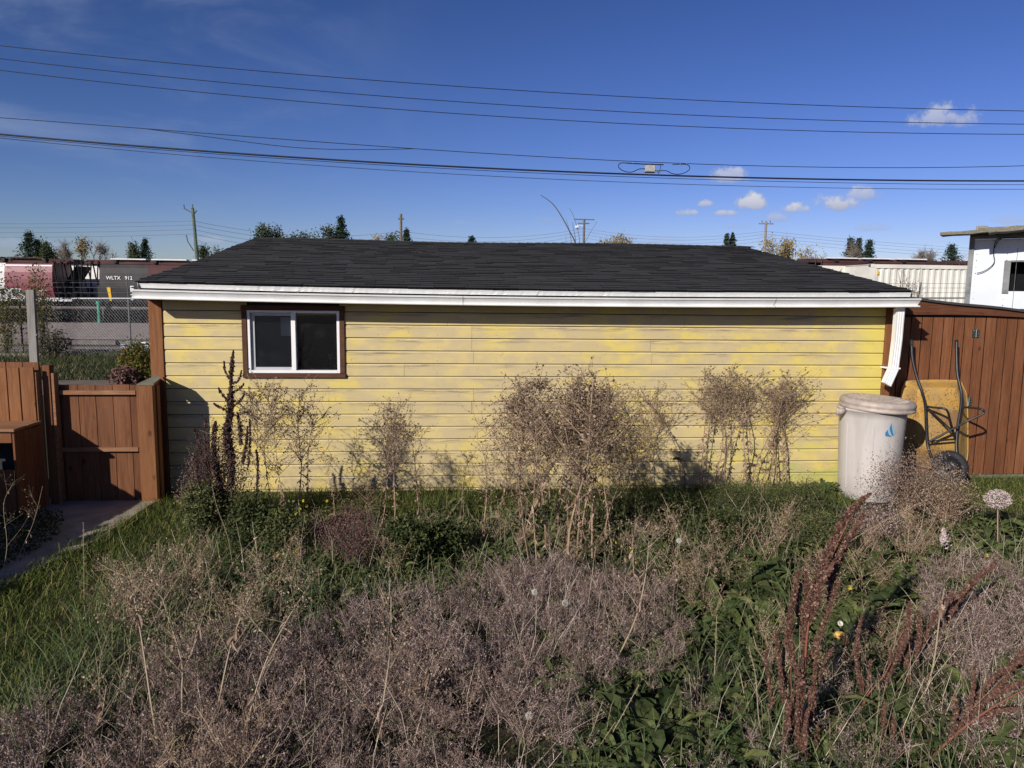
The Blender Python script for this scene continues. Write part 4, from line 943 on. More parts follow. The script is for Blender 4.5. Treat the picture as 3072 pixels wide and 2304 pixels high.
# yellow stripe and dark equipment under the body, pale arc design
g = Geo()
for k in range(6):
    rr = .5+.16*k; pts = [(-17.4+rr*cos(a)*.9, 2.25+rr*sin(a)) for a in np.linspace(.25, pi-.1, 24)]; 
    ribbon(g, pts, .035, 0, .012, lambda x, z, o: (x-bc_[0], -sidew(z)-o, z-.62))
g.build('arc_mark', 'trailer_grey', bk)
g = Geo(); a_ = at(234, 620, Yf)-bc_; b_ = at(238, 650, Yf)-bc_; g.add([(a_[0]-.12, -1.62, a_[2]), (a_[0]+.14, -1.62, a_[2]), (b_[0]+.14, -1.62, b_[2]), (b_[0]-.02, -1.62, b_[2])], [(0, 3, 2, 1)]); g.build('safety_stripe', 'marking_yellow', bk)
g = Geo(); g.box(-23.7-bc_[0], -20.2-bc_[0], -1.58, -1.50, at(230, 650, Yf)[2]-bc_[2], at(230, 617, Yf)[2]-bc_[2]); g.build('skirt_panel', 'frame_black', bk)
# further string of cars seen through the gap and beyond the garage
wk, wc_ = hopper('hopper_car', 'white hopper car on the far track behind the gap', -36., -17., [(-36., -17., 'car_white')], 'frame_black', yoff=5., hatch='frame_black', plates=())
g = Geo()
for k in range(5):
    xx = -30.4+k*.85; g.add([(xx-wc_[0], -sidew(1.5)-.02, .75), (xx+.8-wc_[0], -sidew(1.5)-.02, .75), (xx+.7-wc_[0], -sidew(2.2)-.03, 1.5+.3*(k % 2)), (xx+.15-wc_[0], -sidew(2.2)-.03, 1.45)], [(0, 1, 2, 3)])
g.build('graffiti', 'tag_blue', wk)
g = Geo()
xx = -26.3
while xx < -23.6: g.prisms([(xx-wc_[0]+.3, -5.8, .7)], [(xx-wc_[0]-.1, -5.8, 3.5)], .055, .055, k=4); xx += .42
g.build('end_ladder', 'frame_black', bk).location = (wc_[0]-bc_[0], 5., 0)
for (a_, b_, lb, bm) in ((33.2, 42.3, 'rust brown hopper car above the container, left one', 'car_rust'), (45.6, 62., 'rust brown hopper car whose top meets the white trailer', 'car_rust')):
    hopper('hopper_car', lb, a_, b_, [(a_, b_, bm)], 'car_rust', zoff=0)
for ss in COL.objects:
    if ss.name.startswith('hopper_car') and ss.location.x > 20: ss.location.z += .95
for ry in (TY+.85, TY+2.35):
    g = Geo(); g.box(-120, 120, ry-.04, ry+.04, .60, .76); tag(g.build('railway_rail', 'galv_dull'), 'steel rail under the hopper cars, %s' % ('nearer of the pair' if ry < TY+1 else 'farther of the pair'), 'rail', 'rails of the track')
# mid-distance rail and green marker
g = Geo(); a_ = at(60, 664, 39); b_ = at(420, 667, 39); g.tube([(-60, 39, a_[2]), (40, 39, b_[2])], .09, 6); 
o = g.build('guard_rail', 'lumber'); tag(o, 'long pale pipe rail running in front of the track', 'rail')
for xx in np.arange(-58, 40, 4.): 
    g = Geo(); g.prisms([(xx, 39, 0)], [(xx, 39, a_[2])], .06, .06, k=5); g.build('upright', 'lumber', o)
p = at(214, 685, 38.5)
mk = thing('marker_post', 'green marker post in front of the black hopper car', 'post', (p[0], 38.5, 0)); g = Geo(); g.tube([(0, 0, 0), (0, 0, 1.15)], .09, 8); g.build('post', 'marking_green', mk); g = Geo(); g.tube([(0, 0, 1.151), (0, 0, 1.3)], .13, 8); g.build('cap', 'marking_green', mk)

# containers
ct = thing('shipping_container', 'white corrugated shipping container right of the roof', 'container', (at(1884, 570, 22)[0], 22, 0)); co = np.array(ct.location)
cz1 = 3.44; cz0 = .85; cx0 = at(1880, 570, 22)[0]-co[0]; cx1 = cx0+6.1
g = Geo(); x = cx0+.24; V = []; pr = []
while x < cx1-.2:
    pr += [(x, 0.), (x+.085, 0.), (x+.14, .04), (x+.225, .04)]; x += .28
V = [(a_, b_, z) for z in (cz0+.1, cz1-.16) for a_, b_ in pr]; n = len(pr); g.add(V, [(i, i+1, n+i+1, n+i) for i in range(n-1)]); g.build('side_panel', 'container_white', ct)
g = Geo(); g.box(cx0, cx1, -.03, .06, cz1-.158, cz1); g.box(cx0, cx1, -.03, .06, cz0, cz0+.098); g.box(cx0, cx0+.235, -.032, .06, cz0+.1, cz1-.16); g.box(cx1-.2, cx1, -.032, .06, cz0+.1, cz1-.16); g.box(cx0, cx1, .062, 2.4, cz1-.03, cz1-.004); g.box(cx0, cx1, .07, 2.4, cz0, cz1-.05); g.build('frame', 'container_white', ct)
g = Geo(); p = at(1923+0, 603, 21.9)-co; q = at(*((2400+775/3.29)*.72, (600+715/3.29)*.72), 21.95)-co; g.box(q[0]-.035, q[0]+.035, -.04, -.034, q[2]-.08, q[2]+.08); g.build('data_plate', 'marking_yellow', ct)
g = Geo()
for xx in (cx0, cx1-.17): g.box(xx, xx+.17, -.05, .12, cz1-.12, cz1+.01); g.box(xx, xx+.17, -.05, .12, .1+cz0-.85, cz0)
g.build('corner_casting', 'container_white', ct)
c2x = at(1775, 575, 24)[0]; c2 = thing('shipping_container', 'white open-top container with lashing bars behind the roof slope', 'container', (c2x, 24, 0))
w2 = at(1872, 575, 24)[0]-c2x; h2 = at(1800, 574, 24)[2]
g = Geo(); g.box(-1.0, w2, 0, 2.4, .5, h2-.42); g.box(-1.0, w2, 0, 2.4, h2-.30, h2); g.build('wall', 'container_white', c2)
g = Geo(); g.box(-.98, w2-.05, .03, 2.3, h2-.42, h2-.30); g.build('slot', 'frame_black', c2)
g = Geo()
for xx in np.linspace(.2, w2-.25, 5): g.box(xx, xx+.06, -.06, -.002, h2-.7, h2-.22); g.prisms([(xx+.03, -.05, h2-.42)], [(xx+.28, -.05, h2-.1)], .018, .018, k=4)
g.build('lashing_bar', 'container_white', c2)
p = at(1768, 588, 21)-np.array([0, 0, 0]); sp = thing('number_plate', 'small white numbered sign standing over the roof slope', 'sign', (p[0], 21, 0))
g = Geo(); z1 = at(1768, 578, 21)[2]; g.box(-.10, .10, -.01, .01, z1-.12, z1+.06); g.build('plate', 'white_cap', sp); g = Geo(); g.tube([(0, .02, .0), (0, .02, z1-.12)], .015, 6); g.build('stake', 'galv_dull', sp)
txt('2', .15, (p[0]-.04, 21-.02, z1-.085), 'tag_black', sp, 'numeral', np.array([p[0], 21, 0]))

# truck-box shed at the right
tx = at(2099, 600, 8)[0]; TR_ = radians(-38); ts = thing('trailer_shed', 'white riveted trailer box shed under a ragged plank roof', 'shed', (tx, 8, 0), TR_); to = np.array([tx, 8, 0])
def tloc(p): q = np.asarray(p, float)-to; return np.array([q[0]*cos(-TR_)-q[1]*sin(-TR_), q[0]*sin(-TR_)+q[1]*cos(-TR_), q[2]])
def tat(x, y, off=0.):
    """point of the trailer front, in its own axes"""
    d = ray(x, y); n_ = np.array([sin(TR_), -cos(TR_), 0.]); t_ = ((to-n_*off*0-CAM)@n_+off)/(d@n_); return tloc(CAM+d*t_)
zt = tat(2110, 517)[2]; wx0, wz1_ = tat(2172, 566)[[0, 2]]; wz0_ = tat(2172, 629)[2]
g = Geo(); g.box(.0, wx0, 0, .04, .3, zt); g.box(wx0, wx0+1.5, 0, .04, .3, wz0_); g.box(wx0, wx0+1.5, 0, .04, wz1_, zt); g.box(wx0+1.5, 5.5, 0, .04, .3, zt); g.box(0, .04, .042, 2.4, .3, zt); g.box(0, 5.5, 2.36, 2.4, .3, zt); g.box(0, 5.5, .042, 2.4, .3, .34); tb = g.build('wall', 'trailer_white', ts)
rv = [(xx, -.004, zz_) for xx in (.06, .62-.0, 1.9, 2.5) for zz_ in np.arange(.4, zt-.05, .14)]+[(xx, -.004, zt-.03) for xx in np.arange(.1, 5.4, .12)]
g = Geo(); g.blobs(rv, .011, rng); g.prisms([(.80, -.002, .3)], [(.80, -.002, zt-.2)], .005, .005, k=4); g.build('rivets', 'trailer_grey', tb)
g = Geo(); g.box(-.10, -.002, -.05, .10, .1, zt); g.box(-.10, 5.5, -.035, .0-.002, zt+.002, zt+.14); g.build('corner_post', 'trailer_grey', ts)
wf = Geo(); wf.box(wx0-.02, wx0+.10, -.04, .05, wz0_-.04, wz1_+.03); wf.box(wx0+.10, wx0+1.5, -.035, .05, wz1_-.0, wz1_+.035); wd_ = wf.build('window', 'trailer_grey', ts)
Geo().box(wx0-.2, wx0+1.7, .5, .55, wz0_-.2, wz1_+.2).build('opening', 'dark_interior', wd_)  # near-black panel stands in for the unlit inside
# roof planks
rf = bpy.data.objects.new('roof', None); COL.objects.link(rf); rf.parent = ts
for k, (xa, ya, xb, yb, Y_, th) in enumerate(((2030, 508, 2330, 487, 7.5, .06), (2112, 499, 2340, 480, 7.7, .05), (2135, 503, 2350, 484, 7.3, .045))):
    a_ = tat(xa, ya, 8.2-Y_); b_ = tat(xb, yb, 8.2-Y_); d = b_-a_
    g = Geo(); n = 14; V = []
    rr = np.random.default_rng(k)
    for i in range(n):
        p = a_+d*i/(n-1); e = rr.normal(0, .008, 4); V += [p+[0, 0, e[0]], p+[0, 0, th+e[1]], p+[0, .9+.3*k, th+e[2]+.02], p+[0, .9+.3*k, e[3]+.02]]
    g.add(V, [(i*4+q, (i+1)*4+q, (i+1)*4+(q+1) % 4, i*4+(q+1) % 4) for i in range(n-1) for q in range(4)]); g.addpoly(V[:4], [(0, 1, 2, 3)]); g.build('roof_plank', 'weathered_board', rf)
g = Geo(); g.add([(.25, .1, zt+.14), (5.5, .1, zt+.14), (5.5, .12, zt+.36), (.05, .12, zt+.26)], [(0, 1, 2, 3)]); g.build('roof_shade_sheet', 'dark_interior', rf)  # dark sheet in place of the shade under the planks
g = Geo(); g.box(.0, .22, -.02, .08, zt+.14, zt+.29); g.build('roof_block', 'grey_wood', rf)
g = Geo(); cw = [(2198, 513), (2160, 515), (2150, 523), (2146, 545), (2148, 565), (2138, 578), (2122, 587), (2110, 590)]
g.tube(smoothpath([tat(x, y, .06) for x, y in cw], 5), .009, 5); g.tube(smoothpath([tat(x, y, .07) for x, y in ((2165, 514), (2155, 522), (2148, 536))], 4), .008, 5); g.build('cable', 'wire_black', ts)

# ================================================================== POLES, WIRES
def pole(x, ytop, Y_, mat, label, lean=0., kind=0):
    p = at(x, ytop, Y_); r = thing('utility_pole', label, 'pole', (p[0]-0, Y_, 0), 0, 'utility poles on the skyline'); H = p[2]
    g = Geo(); g.tube([(lean, 0, 0), (lean*.5, 0, H*.5), (0, 0, H)], [.20, .17, .13], 10); g.build('pole', mat, r)
    g = Geo()
    if kind == 0: g.tube([(-.75, 0, H-.05), (-.2, 0, H-.35), (.1, 0, H-.45)], .06, 6); g.tube([(-.72, 0, H-.1), (-.75, 0, H+.28)], .05, 6); g.tube([(0, 0, H), (0, 0, H+.3)], .05, 6); g.tube([(.12, 0, H-.5), (.35, 0, H-.2)], .06, 6)
    if kind == 1: g.box(-.3, .35, -.1, .1, H-.6, H-.45); g.tube([(-.55, 0, H-1.8), (0, 0, H-2.1)], .08, 6); g.tube([(-.5, 0, H-2.3), (0, 0, H-2.3)], .08, 6); g.tube([(.3, 0, H-2.6), (0, 0, H-2.9)], .06, 6)
    if kind == 2: g.box(-1.3, 1.3, -.07, .07, H-.12, H+.0); g.box(-.8, .7, -.07, .07, H-.6, H-.48)
    if kind == 3: g.box(-.9, .9, -.07, .07, H-.35, H-.22)
    g.build('crossarm', mat, r)
    g = Geo()
    if kind == 0: g.tube([(-.05, 0, H-3.8), (-.5, -.1, H-3.0), (-.62, -.1, H-2.4)], .05, 6)
    if kind == 1:
        lathe(g, [(.22, 0), (.26, .1), (.26, .9), (.2, 1.)], 14, (.95, -.2, H-4.9)); g.tube([(0, 0, H-4.2), (.8, -.2, H-4.2)], .05, 6); lathe(g, [(.12, 0), (.14, .6)], 10, (-.35, -.2, H-4.8))
    if kind == 2: g.tube([(0, 0, H-.9), (-.35, 0, H-.8), (-.75, -.05, H-.95)], .05, 6); lathe(g, [(.12, 0), (.3, .1), (.2, .4)], 12, (-.85, 0, H-1.2))
    if kind == 3: g.tube([(-.5, 0, H-.2), (-.5, 0, H+.1)], .05, 6); g.tube([(.5, 0, H-.2), (.5, 0, H+.1)], .05, 6)
    g.build({0: 'lamp_arm', 1: 'transformer', 2: 'street_lamp_head', 3: 'insulator'}[kind], {0: mat, 1: 'white_cap', 2: 'white_cap', 3: 'pole_wood'}[kind], r)
    return np.array([p[0], Y_, H])
pA = pole(416, 449, 62, 'pole_green', 'leaning greenish utility pole behind black hopper car', .45, 0)
pB = pole(866, 462, 75, 'pole_wood', 'utility pole carrying white transformer above the ridge', 0, 1)
pC = pole(1262, 473, 85, 'pole_wood', 'dark utility pole with a wide crossarm and street lamp', 0, 2)
pD = pole(1655, 478, 80, 'pole_tan', 'pale tan utility pole right of the ridge end', 0, 3)
def cable(a, b, sagm, r, name, label, mat='wire_black', group=None, n=24):
    a = np.array(a, float); b = np.array(b, float); u = np.linspace(0, 1, n)[:, None]; P = a+(b-a)*u; P[:, 2] -= 4*sagm*(u*(1-u))[:, 0]
    g = Geo(); g.tube(P, r, 5); o = g.build(name, mat); tag(o, label, 'wire', group); return o
lv = [(-2.3, 'lowest'), (-1.9, 'second lowest'), (-1.5, 'second highest'), (-1.15, 'highest')]
ends_ = [(np.array([-75, 58, 9.6]), pA, 'left of the greenish pole'), (pA, pB, 'between the greenish and transformer poles'), (pB, pC, 'between transformer pole and lamp pole'), (pC, pD, 'between lamp pole and tan pole'), (pD, np.array([105, 84, 9.5]), 'right of the tan pole')]
for a, b, w in ends_:
    for dz, nm in lv:
        e = np.array([0, 0, dz]); q = np.array([0, 0, -.35 if b is pB or a is pB else 0.])
        cable(a+e*(1. if a is not pB else 1.6), b+e*(1. if b is not pB else 1.6), .9, .013, 'distant_wire', '%s of four faint wires %s' % (nm, w), group='faint wires on the skyline', mat='galv_dull')
cable(pA+[0, 0, -2.6], (pA[0]+6, 60, 3.4), 0, .02, 'guy_wire', 'guy wire slanting down right from the greenish pole', mat='galv_dull')
cable(pD+[0, 0, -3.2], (pD[0]-4.3, 79, 4.0), 0, .02, 'guy_wire', 'guy wire slanting down left from the tan pole', mat='galv_dull')
# overhead lines across the lane
WY = 10.5
def overhead(pts, r, label, mat='wire_black', Y_=WY, lo=-500, hi_=2700, deg=2, name='overhead_wire'):
    X_ = [p[0] for p in pts]; c = np.polyfit(X_, [p[1] for p in pts], min(deg, len(pts)-1)); xs_ = np.linspace(lo, hi_, 70)
    g = Geo(); g.tube([at(x, np.polyval(c, x), Y_) for x in xs_], r, 6); return tag(g.build(name, mat, smooth=True), label, 'wire', 'overhead lines crossing the sky')
overhead([(0, 100), (700, 161), (1080, 194), (1700, 228), (2212, 238)], .0085, 'topmost of the three upper overhead wires')
overhead([(0, 127), (700, 196), (1080, 227), (1700, 257), (2212, 268)], .0085, 'middle of the three upper overhead wires')
overhead([(0, 152), (700, 222), (1080, 253), (1700, 281), (2212, 290)], .0085, 'lowest of the three upper overhead wires')
overhead([(0, 255), (312, 277), (680, 303), (893, 321), (1080, 337), (1340, 349), (1700, 356), (2212, 359)], .0085, 'overhead wire that carries the grey junction box', deg=3)
overhead([(0, 290), (1080, 365), (1640, 384), (2212, 391)], .021, 'thick black bundled overhead cable', Y_=10.4)
overhead([(0, 294), (1080, 370), (1640, 391), (2212, 399)], .0065, 'thin wire hugging the underside of the thick cable')
overhead([(0, 298), (1080, 382), (1640, 402), (2212, 409)], .0065, 'lowest thin overhead wire under thick cable')
g = Geo(); g.tube(smoothpath([at(x, y, WY) for x, y in ((312, 278), (430, 293), (600, 315), (700, 322), (800, 323), (893, 321.5))], 6), .0075, 5); tag(g.build('slack_wire', 'wire_black'), 'slack wire drooping under the box wire on the left', 'wire', 'overhead lines crossing the sky')
g = Geo(); g.tube([at(x, y, WY-.02) for x, y in ((300, 276), (330, 279), (360, 281.5))], .008, 5); 
jb = thing('junction_box', 'grey cable junction box with two drooping loops in sky', 'junction box', at(1404, 364, WY)); jo = np.array(jb.location)
def jp(x, y, dy=0.): return at((1750*0+x), y, WY+dy)-jo
def cj(x, y): return (1750+x/5.53)*.72/.72, 0
def c6(x, y): return ((1750*1.0+x*400/2212), (450+y*110/608))     # coordinates of a close view, full-size pixels
def J(x, y, dy=0.): a_, b_ = c6(x, y); return at(a_*1.0, b_*1.0, WY+dy)
# the close view covered x 1750..2150, y 450..560 of the full 3072-pixel picture
def J(x, y, dy=0.): return at((1750+x*400/2212)*.72, (450+y*110/608)*.72, WY+dy)-jo
a_, b_ = J(1025, 255), J(1185, 370)
Geo().bevbox(a_[0], b_[0], -.06, .06, b_[2], a_[2], .012).build('housing', 'box_metal', jb)
g = Geo(); g.box(a_[0]+.004, b_[0]-.004, -.062, .055, b_[2]-.012, b_[2]-.001); g.tube([J(1045, 250), J(1045, 225)], .008, 6); g.tube([J(1138, 250), J(1138, 225)], .008, 6); g.build('bracket', 'wire_black', jb)
for pts, r in (([(1025, 312), (960, 312), (900, 325), (830, 358), (750, 368), (650, 340), (590, 290), (585, 245), (640, 215), (700, 215), (900, 225), (1040, 235)], .010),
               ([(1185, 340), (1240, 345), (1340, 342), (1400, 352), (1460, 385), (1560, 402), (1660, 385), (1745, 340), (1765, 290), (1730, 245), (1640, 236), (1480, 240)], .010),
               ([(700, 215), (900, 228), (1100, 236), (1330, 243)], .014), ([(1268, 245), (1285, 290), (1265, 345), (1245, 395)], .007)):
    g = Geo(); g.tube(smoothpath([J(*p) for p in pts], 5), r, 7); g.build('cable_loop', 'wire_black', jb, smooth=True)
g = Geo(); g.blobs([J(1210, 345), J(1250, 340), J(1265, 370), J(1230, 365), J(600, 205), J(1610, 237), J(1715, 235), J(825, 222)], .022, rng); g.build('connector', 'galv', jb)

# ================================================================== TREES
def conifer(seed, H, Wd, dens=1., ragged=.2):
    r = np.random.default_rng(seed); P = []; D_ = []
    n = int(90*dens)
    for i in range(n):
        u = (i/n)**.85; z = H*(.12+.88*u); rad = Wd*(1-u)**.95*r.uniform(1-ragged*2.2, 1.12)+.015*Wd
        a = r.uniform(0, 2*pi); m_ = 16
        for k in range(m_):
            t_ = (k+.5)/m_; P.append((rad*t_*cos(a)+r.normal(0, .03*Wd), rad*t_*sin(a)+r.normal(0, .03*Wd), z-rad*.28*t_+r.normal(0, .01*H)+rad*.12*t_*t_)); D_.append((cos(a), sin(a), -.25))
    return np.array(P), np.array(D_)
def tree(name, label, x, ytop, Y_, wpx, kind, seed, cat='tree', base=0., group='trees on the skyline'):
    p = at(x, ytop, Y_); H = p[2]-base; Wd = wpx/1600*np.linalg.norm(p[:2]-CAM[:2])/2
    r = thing(name, label, cat, (p[0], Y_, base), 0, group); rg = np.random.default_rng(seed)
    g = Geo()
    vf = max(.25, (548-ytop)/(645-ytop)); Wd = 1.35*Wd/vf**.85 if kind == 'conifer' else Wd*1.12
    if kind == 'conifer':
        P, D_ = conifer(seed, H, Wd, 1.7); Gc = Geo(); Gc.flakes(P, H*.016, rg, asp=.45, updir=D_*1.5); Gc.flakes(P+rg.normal(0, Wd*.04, P.shape), H*.012, rg, asp=.5, updir=D_); Gc.build('crown', 'conifer', r)
        g.tube([(0, 0, 0), (0, 0, H*.97)], [H*.02, H*.004], 6)
    else:
        # limbs first, foliage clumped round their ends
        segs = []; tips = []
        def grow(p, d, L_, lev):
            q = p+d*L_; segs.append((p, q, lev))
            if lev >= 4: tips.append(q); return
            for _ in range(3 if lev < 3 else 3):
                nd = d+rg.normal(0, .55, 3)+[0, 0, .12]; nd /= np.linalg.norm(nd); grow(q, nd, L_*rg.uniform(.62, .85), lev+1)
            if lev >= 2: tips.append(q)
        grow(np.zeros(3), np.array([rg.normal(0, .05), 0, 1.]), H*.30, 0)
        tips = np.array(tips); ext = np.abs(tips[:, 0]).max(); top = tips[:, 2].max()
        sc = np.array([Wd/ext, Wd/ext, H/top]); tips = tips*sc
        R_ = np.array([.02, .013, .008, .005, .003])*H
        g.prisms([s_[0]*sc for s_ in segs], [s_[1]*sc for s_ in segs], [R_[s_[2]] for s_ in segs], [R_[min(4, s_[2]+1)] for s_ in segs], k=4)
        Gc = Geo()
        if kind == 'bare':
            a_ = np.repeat(tips, 10, 0); b_ = a_+rg.normal(0, H*.05, a_.shape)+[0, 0, H*.03]; Gc.prisms(a_, b_, H*.0022, H*.001); Gc.build('crown', 'bare_crown', r)
        else:
            m_ = {'broad': 26, 'fall': 30, 'sparse': 11}[kind]; a_ = np.repeat(tips, m_, 0)+rg.normal(0, H*.042, (len(tips)*m_, 3)); Gc.flakes(a_, H*.014, rg, asp=.6); Gc.build('crown', {'broad': 'broadleaf', 'fall': 'fall_crown', 'sparse': 'fall_crown'}[kind], r)
    g.build('trunk', 'bark', r); return r
TR = [('conifer_tree', 'tall spruce above the left hopper car', 62, 503, 110, 42, 'conifer'), ('conifer_tree', 'shorter spruce just right of the tall left spruce', 80, 519, 112, 28, 'conifer'),
      ('broadleaf_tree', 'feathery low tree right of the left spruces', 103, 526, 108, 26, 'broad'), ('broadleaf_tree', 'thin bare yellowing trees behind the ladder gap', 145, 527, 100, 50, 'bare'),
      ('poplar_tree', 'narrow yellow poplar behind the gap', 175, 517, 105, 26, 'sparse'), ('broadleaf_tree', 'bare spreading tree right of the yellow poplar', 203, 527, 100, 60, 'bare'),
      ('broadleaf_tree', 'small dark green tree left of the rounded cedar', 285, 527, 100, 17, 'broad'), ('cedar_tree', 'dark cedar beside the black hopper roof', 313, 518, 100, 24, 'conifer'),
      ('conifer_tree', 'small pine tuft right of the greenish pole', 436, 536, 100, 22, 'broad'), ('conifer_tree', 'second small pine tuft near the roof rake', 462, 537, 100, 26, 'broad'),
      ('pine_tree', 'ragged pine at the left end of the ridge', 588, 494, 120, 62, 'broad'), ('pine_tree', 'low pine second from the ridge left end', 634, 505, 118, 46, 'broad'), ('pine_tree', 'rounded low pine third along the ridge', 668, 504, 116, 56, 'broad'),
      ('pine_tree', 'pine touching the tall ridge spruce', 708, 494, 118, 36, 'broad'), ('conifer_tree', 'tallest spruce rising above the roof ridge', 737, 470, 122, 50, 'conifer'),
      ('broadleaf_tree', 'autumn tree left of the transformer pole', 808, 514, 115, 50, 'fall'), ('broadleaf_tree', 'reddish tree top beside transformer pole', 836, 509, 116, 34, 'broad'), ('conifer_tree', 'narrow dark spruce behind the transformer pole', 878, 496, 118, 34, 'conifer'),
      ('conifer_tree', 'tiny spruce tip in the middle of the ridge', 1019, 511, 120, 30, 'conifer'), ('broadleaf_tree', 'pale autumn tree top right of lamp pole', 1328, 516, 110, 70, 'fall'),
      ('conifer_tree', 'left of two small spruces at ridge right end', 1570, 507, 120, 22, 'conifer'), ('conifer_tree', 'right of two small spruces at ridge right end', 1583, 505, 121, 22, 'conifer'),
      ('broadleaf_tree', 'large golden autumn tree right of tan pole', 1712, 520, 100, 120, 'fall'), ('broadleaf_tree', 'low yellow shrub right of the golden tree', 1765, 536, 98, 50, 'sparse'),
      ('conifer_tree', 'leftmost spruce of the right hand trio', 1838, 515, 112, 26, 'conifer'), ('conifer_tree', 'middle spruce of the right hand trio', 1855, 516, 113, 24, 'conifer'), ('conifer_tree', 'rightmost spruce of the right hand trio', 1879, 520, 112, 26, 'conifer'),
      ('broadleaf_tree', 'grey brown tree among the spruce trio', 1862, 530, 108, 62, 'bare'), ('broadleaf_tree', 'faint leafless tree above the container', 2000, 543, 105, 50, 'bare'), ('conifer_tree', 'small lone spruce left of the white trailer', 2056, 531, 106, 36, 'conifer'), ('conifer_tree', 'tiny bush top left of the lone spruce', 1990, 546, 106, 14, 'conifer')]
for i, (nm, lb, x, yt, Y_, wp_, kd) in enumerate(TR): tree(nm, lb, x, yt, Y_, wp_, kd, 100+i)
# bare saplings
def sapling(label, lines, Y_, root, r0=.012):
    r = thing('bare_sapling', label, 'sapling', (*root[:2], 0)); ro = np.array([*root[:2], 0]); g = Geo(); gt_ = Geo()
    for pts, w in lines:
        P = smoothpath([at(x, y, Y_) for x, y in pts], 5)-ro; g.tube(P, np.linspace(w, w*.35, len(P)), 5)
    g.build('stem', 'bark', r); return r, ro
rt = at(1245, 560, 11.); sapling('tall leafless sapling arching above the roof ridge', [([(1250, 640), (1248, 545), (1228, 495), (1198, 445), (1168, 421)], .022), ([(1246, 600), (1243, 520), (1236, 480)], .012), ([(1252, 600), (1252, 520), (1240, 470), (1230, 450)], .010), ([(1256, 600), (1262, 530), (1290, 478)], .010), ([(1245, 600), (1232, 510), (1222, 470)], .008), ([(1240, 600), (1225, 535), (1222, 505)], .006)], 11., rt)
rt = at(1965, 700, 14.6); ln = []
rg = np.random.default_rng(4)
for k in range(11):
    x0 = 1950+rg.uniform(0, 34); yb = 690; x1 = x0+rg.normal(0, 16); ym = rg.uniform(560, 620); ln.append(([(x0, yb), ((x0+x1)/2+rg.normal(0, 4), (yb+ym)/2), (x1, ym)], .012))
    for q in range(3):
        u = rg.uniform(.3, .8); bx, by = x0+(x1-x0)*u, yb+(ym-yb)*u; ln.append(([(bx, by), (bx+rg.normal(0, 9), by-12), (bx+rg.normal(0, 20), by-26)], .007))
sapling('leafless sapling in front of the white container', ln, 14.6, rt)

# ================================================================== PLANT PROTOTYPES
def airy(seed, H=.45, stems=6, br=8, tw=4, spread=.35, r=.0016, seed_sz=.0045):
    """small bushy dry weed: stems, branches, twigs, seeds"""
    rg = np.random.default_rng(seed); g = Geo(); A0 = []; A1 = []; R0 = []; SP = []
    for s_ in range(stems):
        a = rg.uniform(0, 2*pi); p = np.array([rg.normal(0, .02), rg.normal(0, .02), 0]); d = np.array([cos(a)*spread*rg.uniform(.2, 1.3), sin(a)*spread*rg.uniform(.2, 1.3), 1.]); d /= np.linalg.norm(d); L_ = H*rg.uniform(.7, 1.1); n = 5; pts = [p]
        for k in range(n): d = d+rg.normal(0, .09, 3); d /= np.linalg.norm(d); pts.append(pts[-1]+d*L_/n)
        for k in range(n): A0.append(pts[k]); A1.append(pts[k+1]); R0.append(r*(1.3-.14*k))
        for b in range(br):
            u = rg.uniform(.2, .98)*n; k = int(min(u, n-1)); q = pts[k]+(pts[k+1]-pts[k])*(u-k); a = rg.uniform(0, 2*pi); bd_ = np.array([cos(a)*.8, sin(a)*.8, rg.uniform(.4, 1.1)]); bd_ /= np.linalg.norm(bd_); BL = L_*rg.uniform(.16, .34)*(1.2-u/n*.5)
            m_ = q+bd_*BL*.5; e = m_+(bd_+rg.normal(0, .25, 3))*BL*.5; A0 += [q, m_]; A1 += [m_, e]; R0 += [r*.62, r*.5]
            for t_ in range(tw):
                w = rg.uniform(.2, 1); f = q+(e-q)*w; td = rg.normal(0, .7, 3)+bd_*.5+[0, 0, .6]; td /= np.linalg.norm(td); f2 = f+td*BL*rg.uniform(.25, .7); A0.append(f); A1.append(f2); R0.append(r*.4); SP.append(f2)
                if rg.random() < .2: SP.append(f+(f2-f)*.5)
    A0 = np.array(A0); A1 = np.array(A1); R0 = np.array(R0); th = R0 > r*.7
    g.prisms(A0[th], A1[th], R0[th], R0[th]*.8, m=0); flat(g, A0[~th], A1[~th], R0[~th]*1.25, rg); g.flakes(SP, seed_sz, rg, m=1, asp=.65); return g.arrays()
def flat(g, P0, P1, w, rg, m=0):
    """thin flat slivers, each turned its own way"""
    P0 = np.asarray(P0, float).reshape(-1, 3); P1 = np.asarray(P1, float).reshape(-1, 3); d = P1-P0; s_ = np.cross(d, rg.normal(size=d.shape)); s_ /= np.linalg.norm(s_, axis=1, keepdims=True)+1e-9; w = np.asarray(w, float).reshape(-1, 1)
    n = len(P0); V = np.stack([P0-s_*w, P0+s_*w, P1+s_*w*.6, P1-s_*w*.6], 1); return g.add(V.reshape(-1, 3), (np.arange(n)*4)[:, None]+np.array([[0, 1, 2, 3]]), m=m)
def curlleaf(P, size, rg, g, m=0):
    for p in P: 
        a = rg.uniform(0, 2*pi); g.leaf(p, (cos(a)*.8, sin(a)*.8, rg.uniform(-.8, .5)), size*rg.uniform(.6, 1.5), size*.30, rg, droop=rg.uniform(.5, 2.8), curl=rg.normal(0, 1.6), m=m, seg=4, fold=.6)
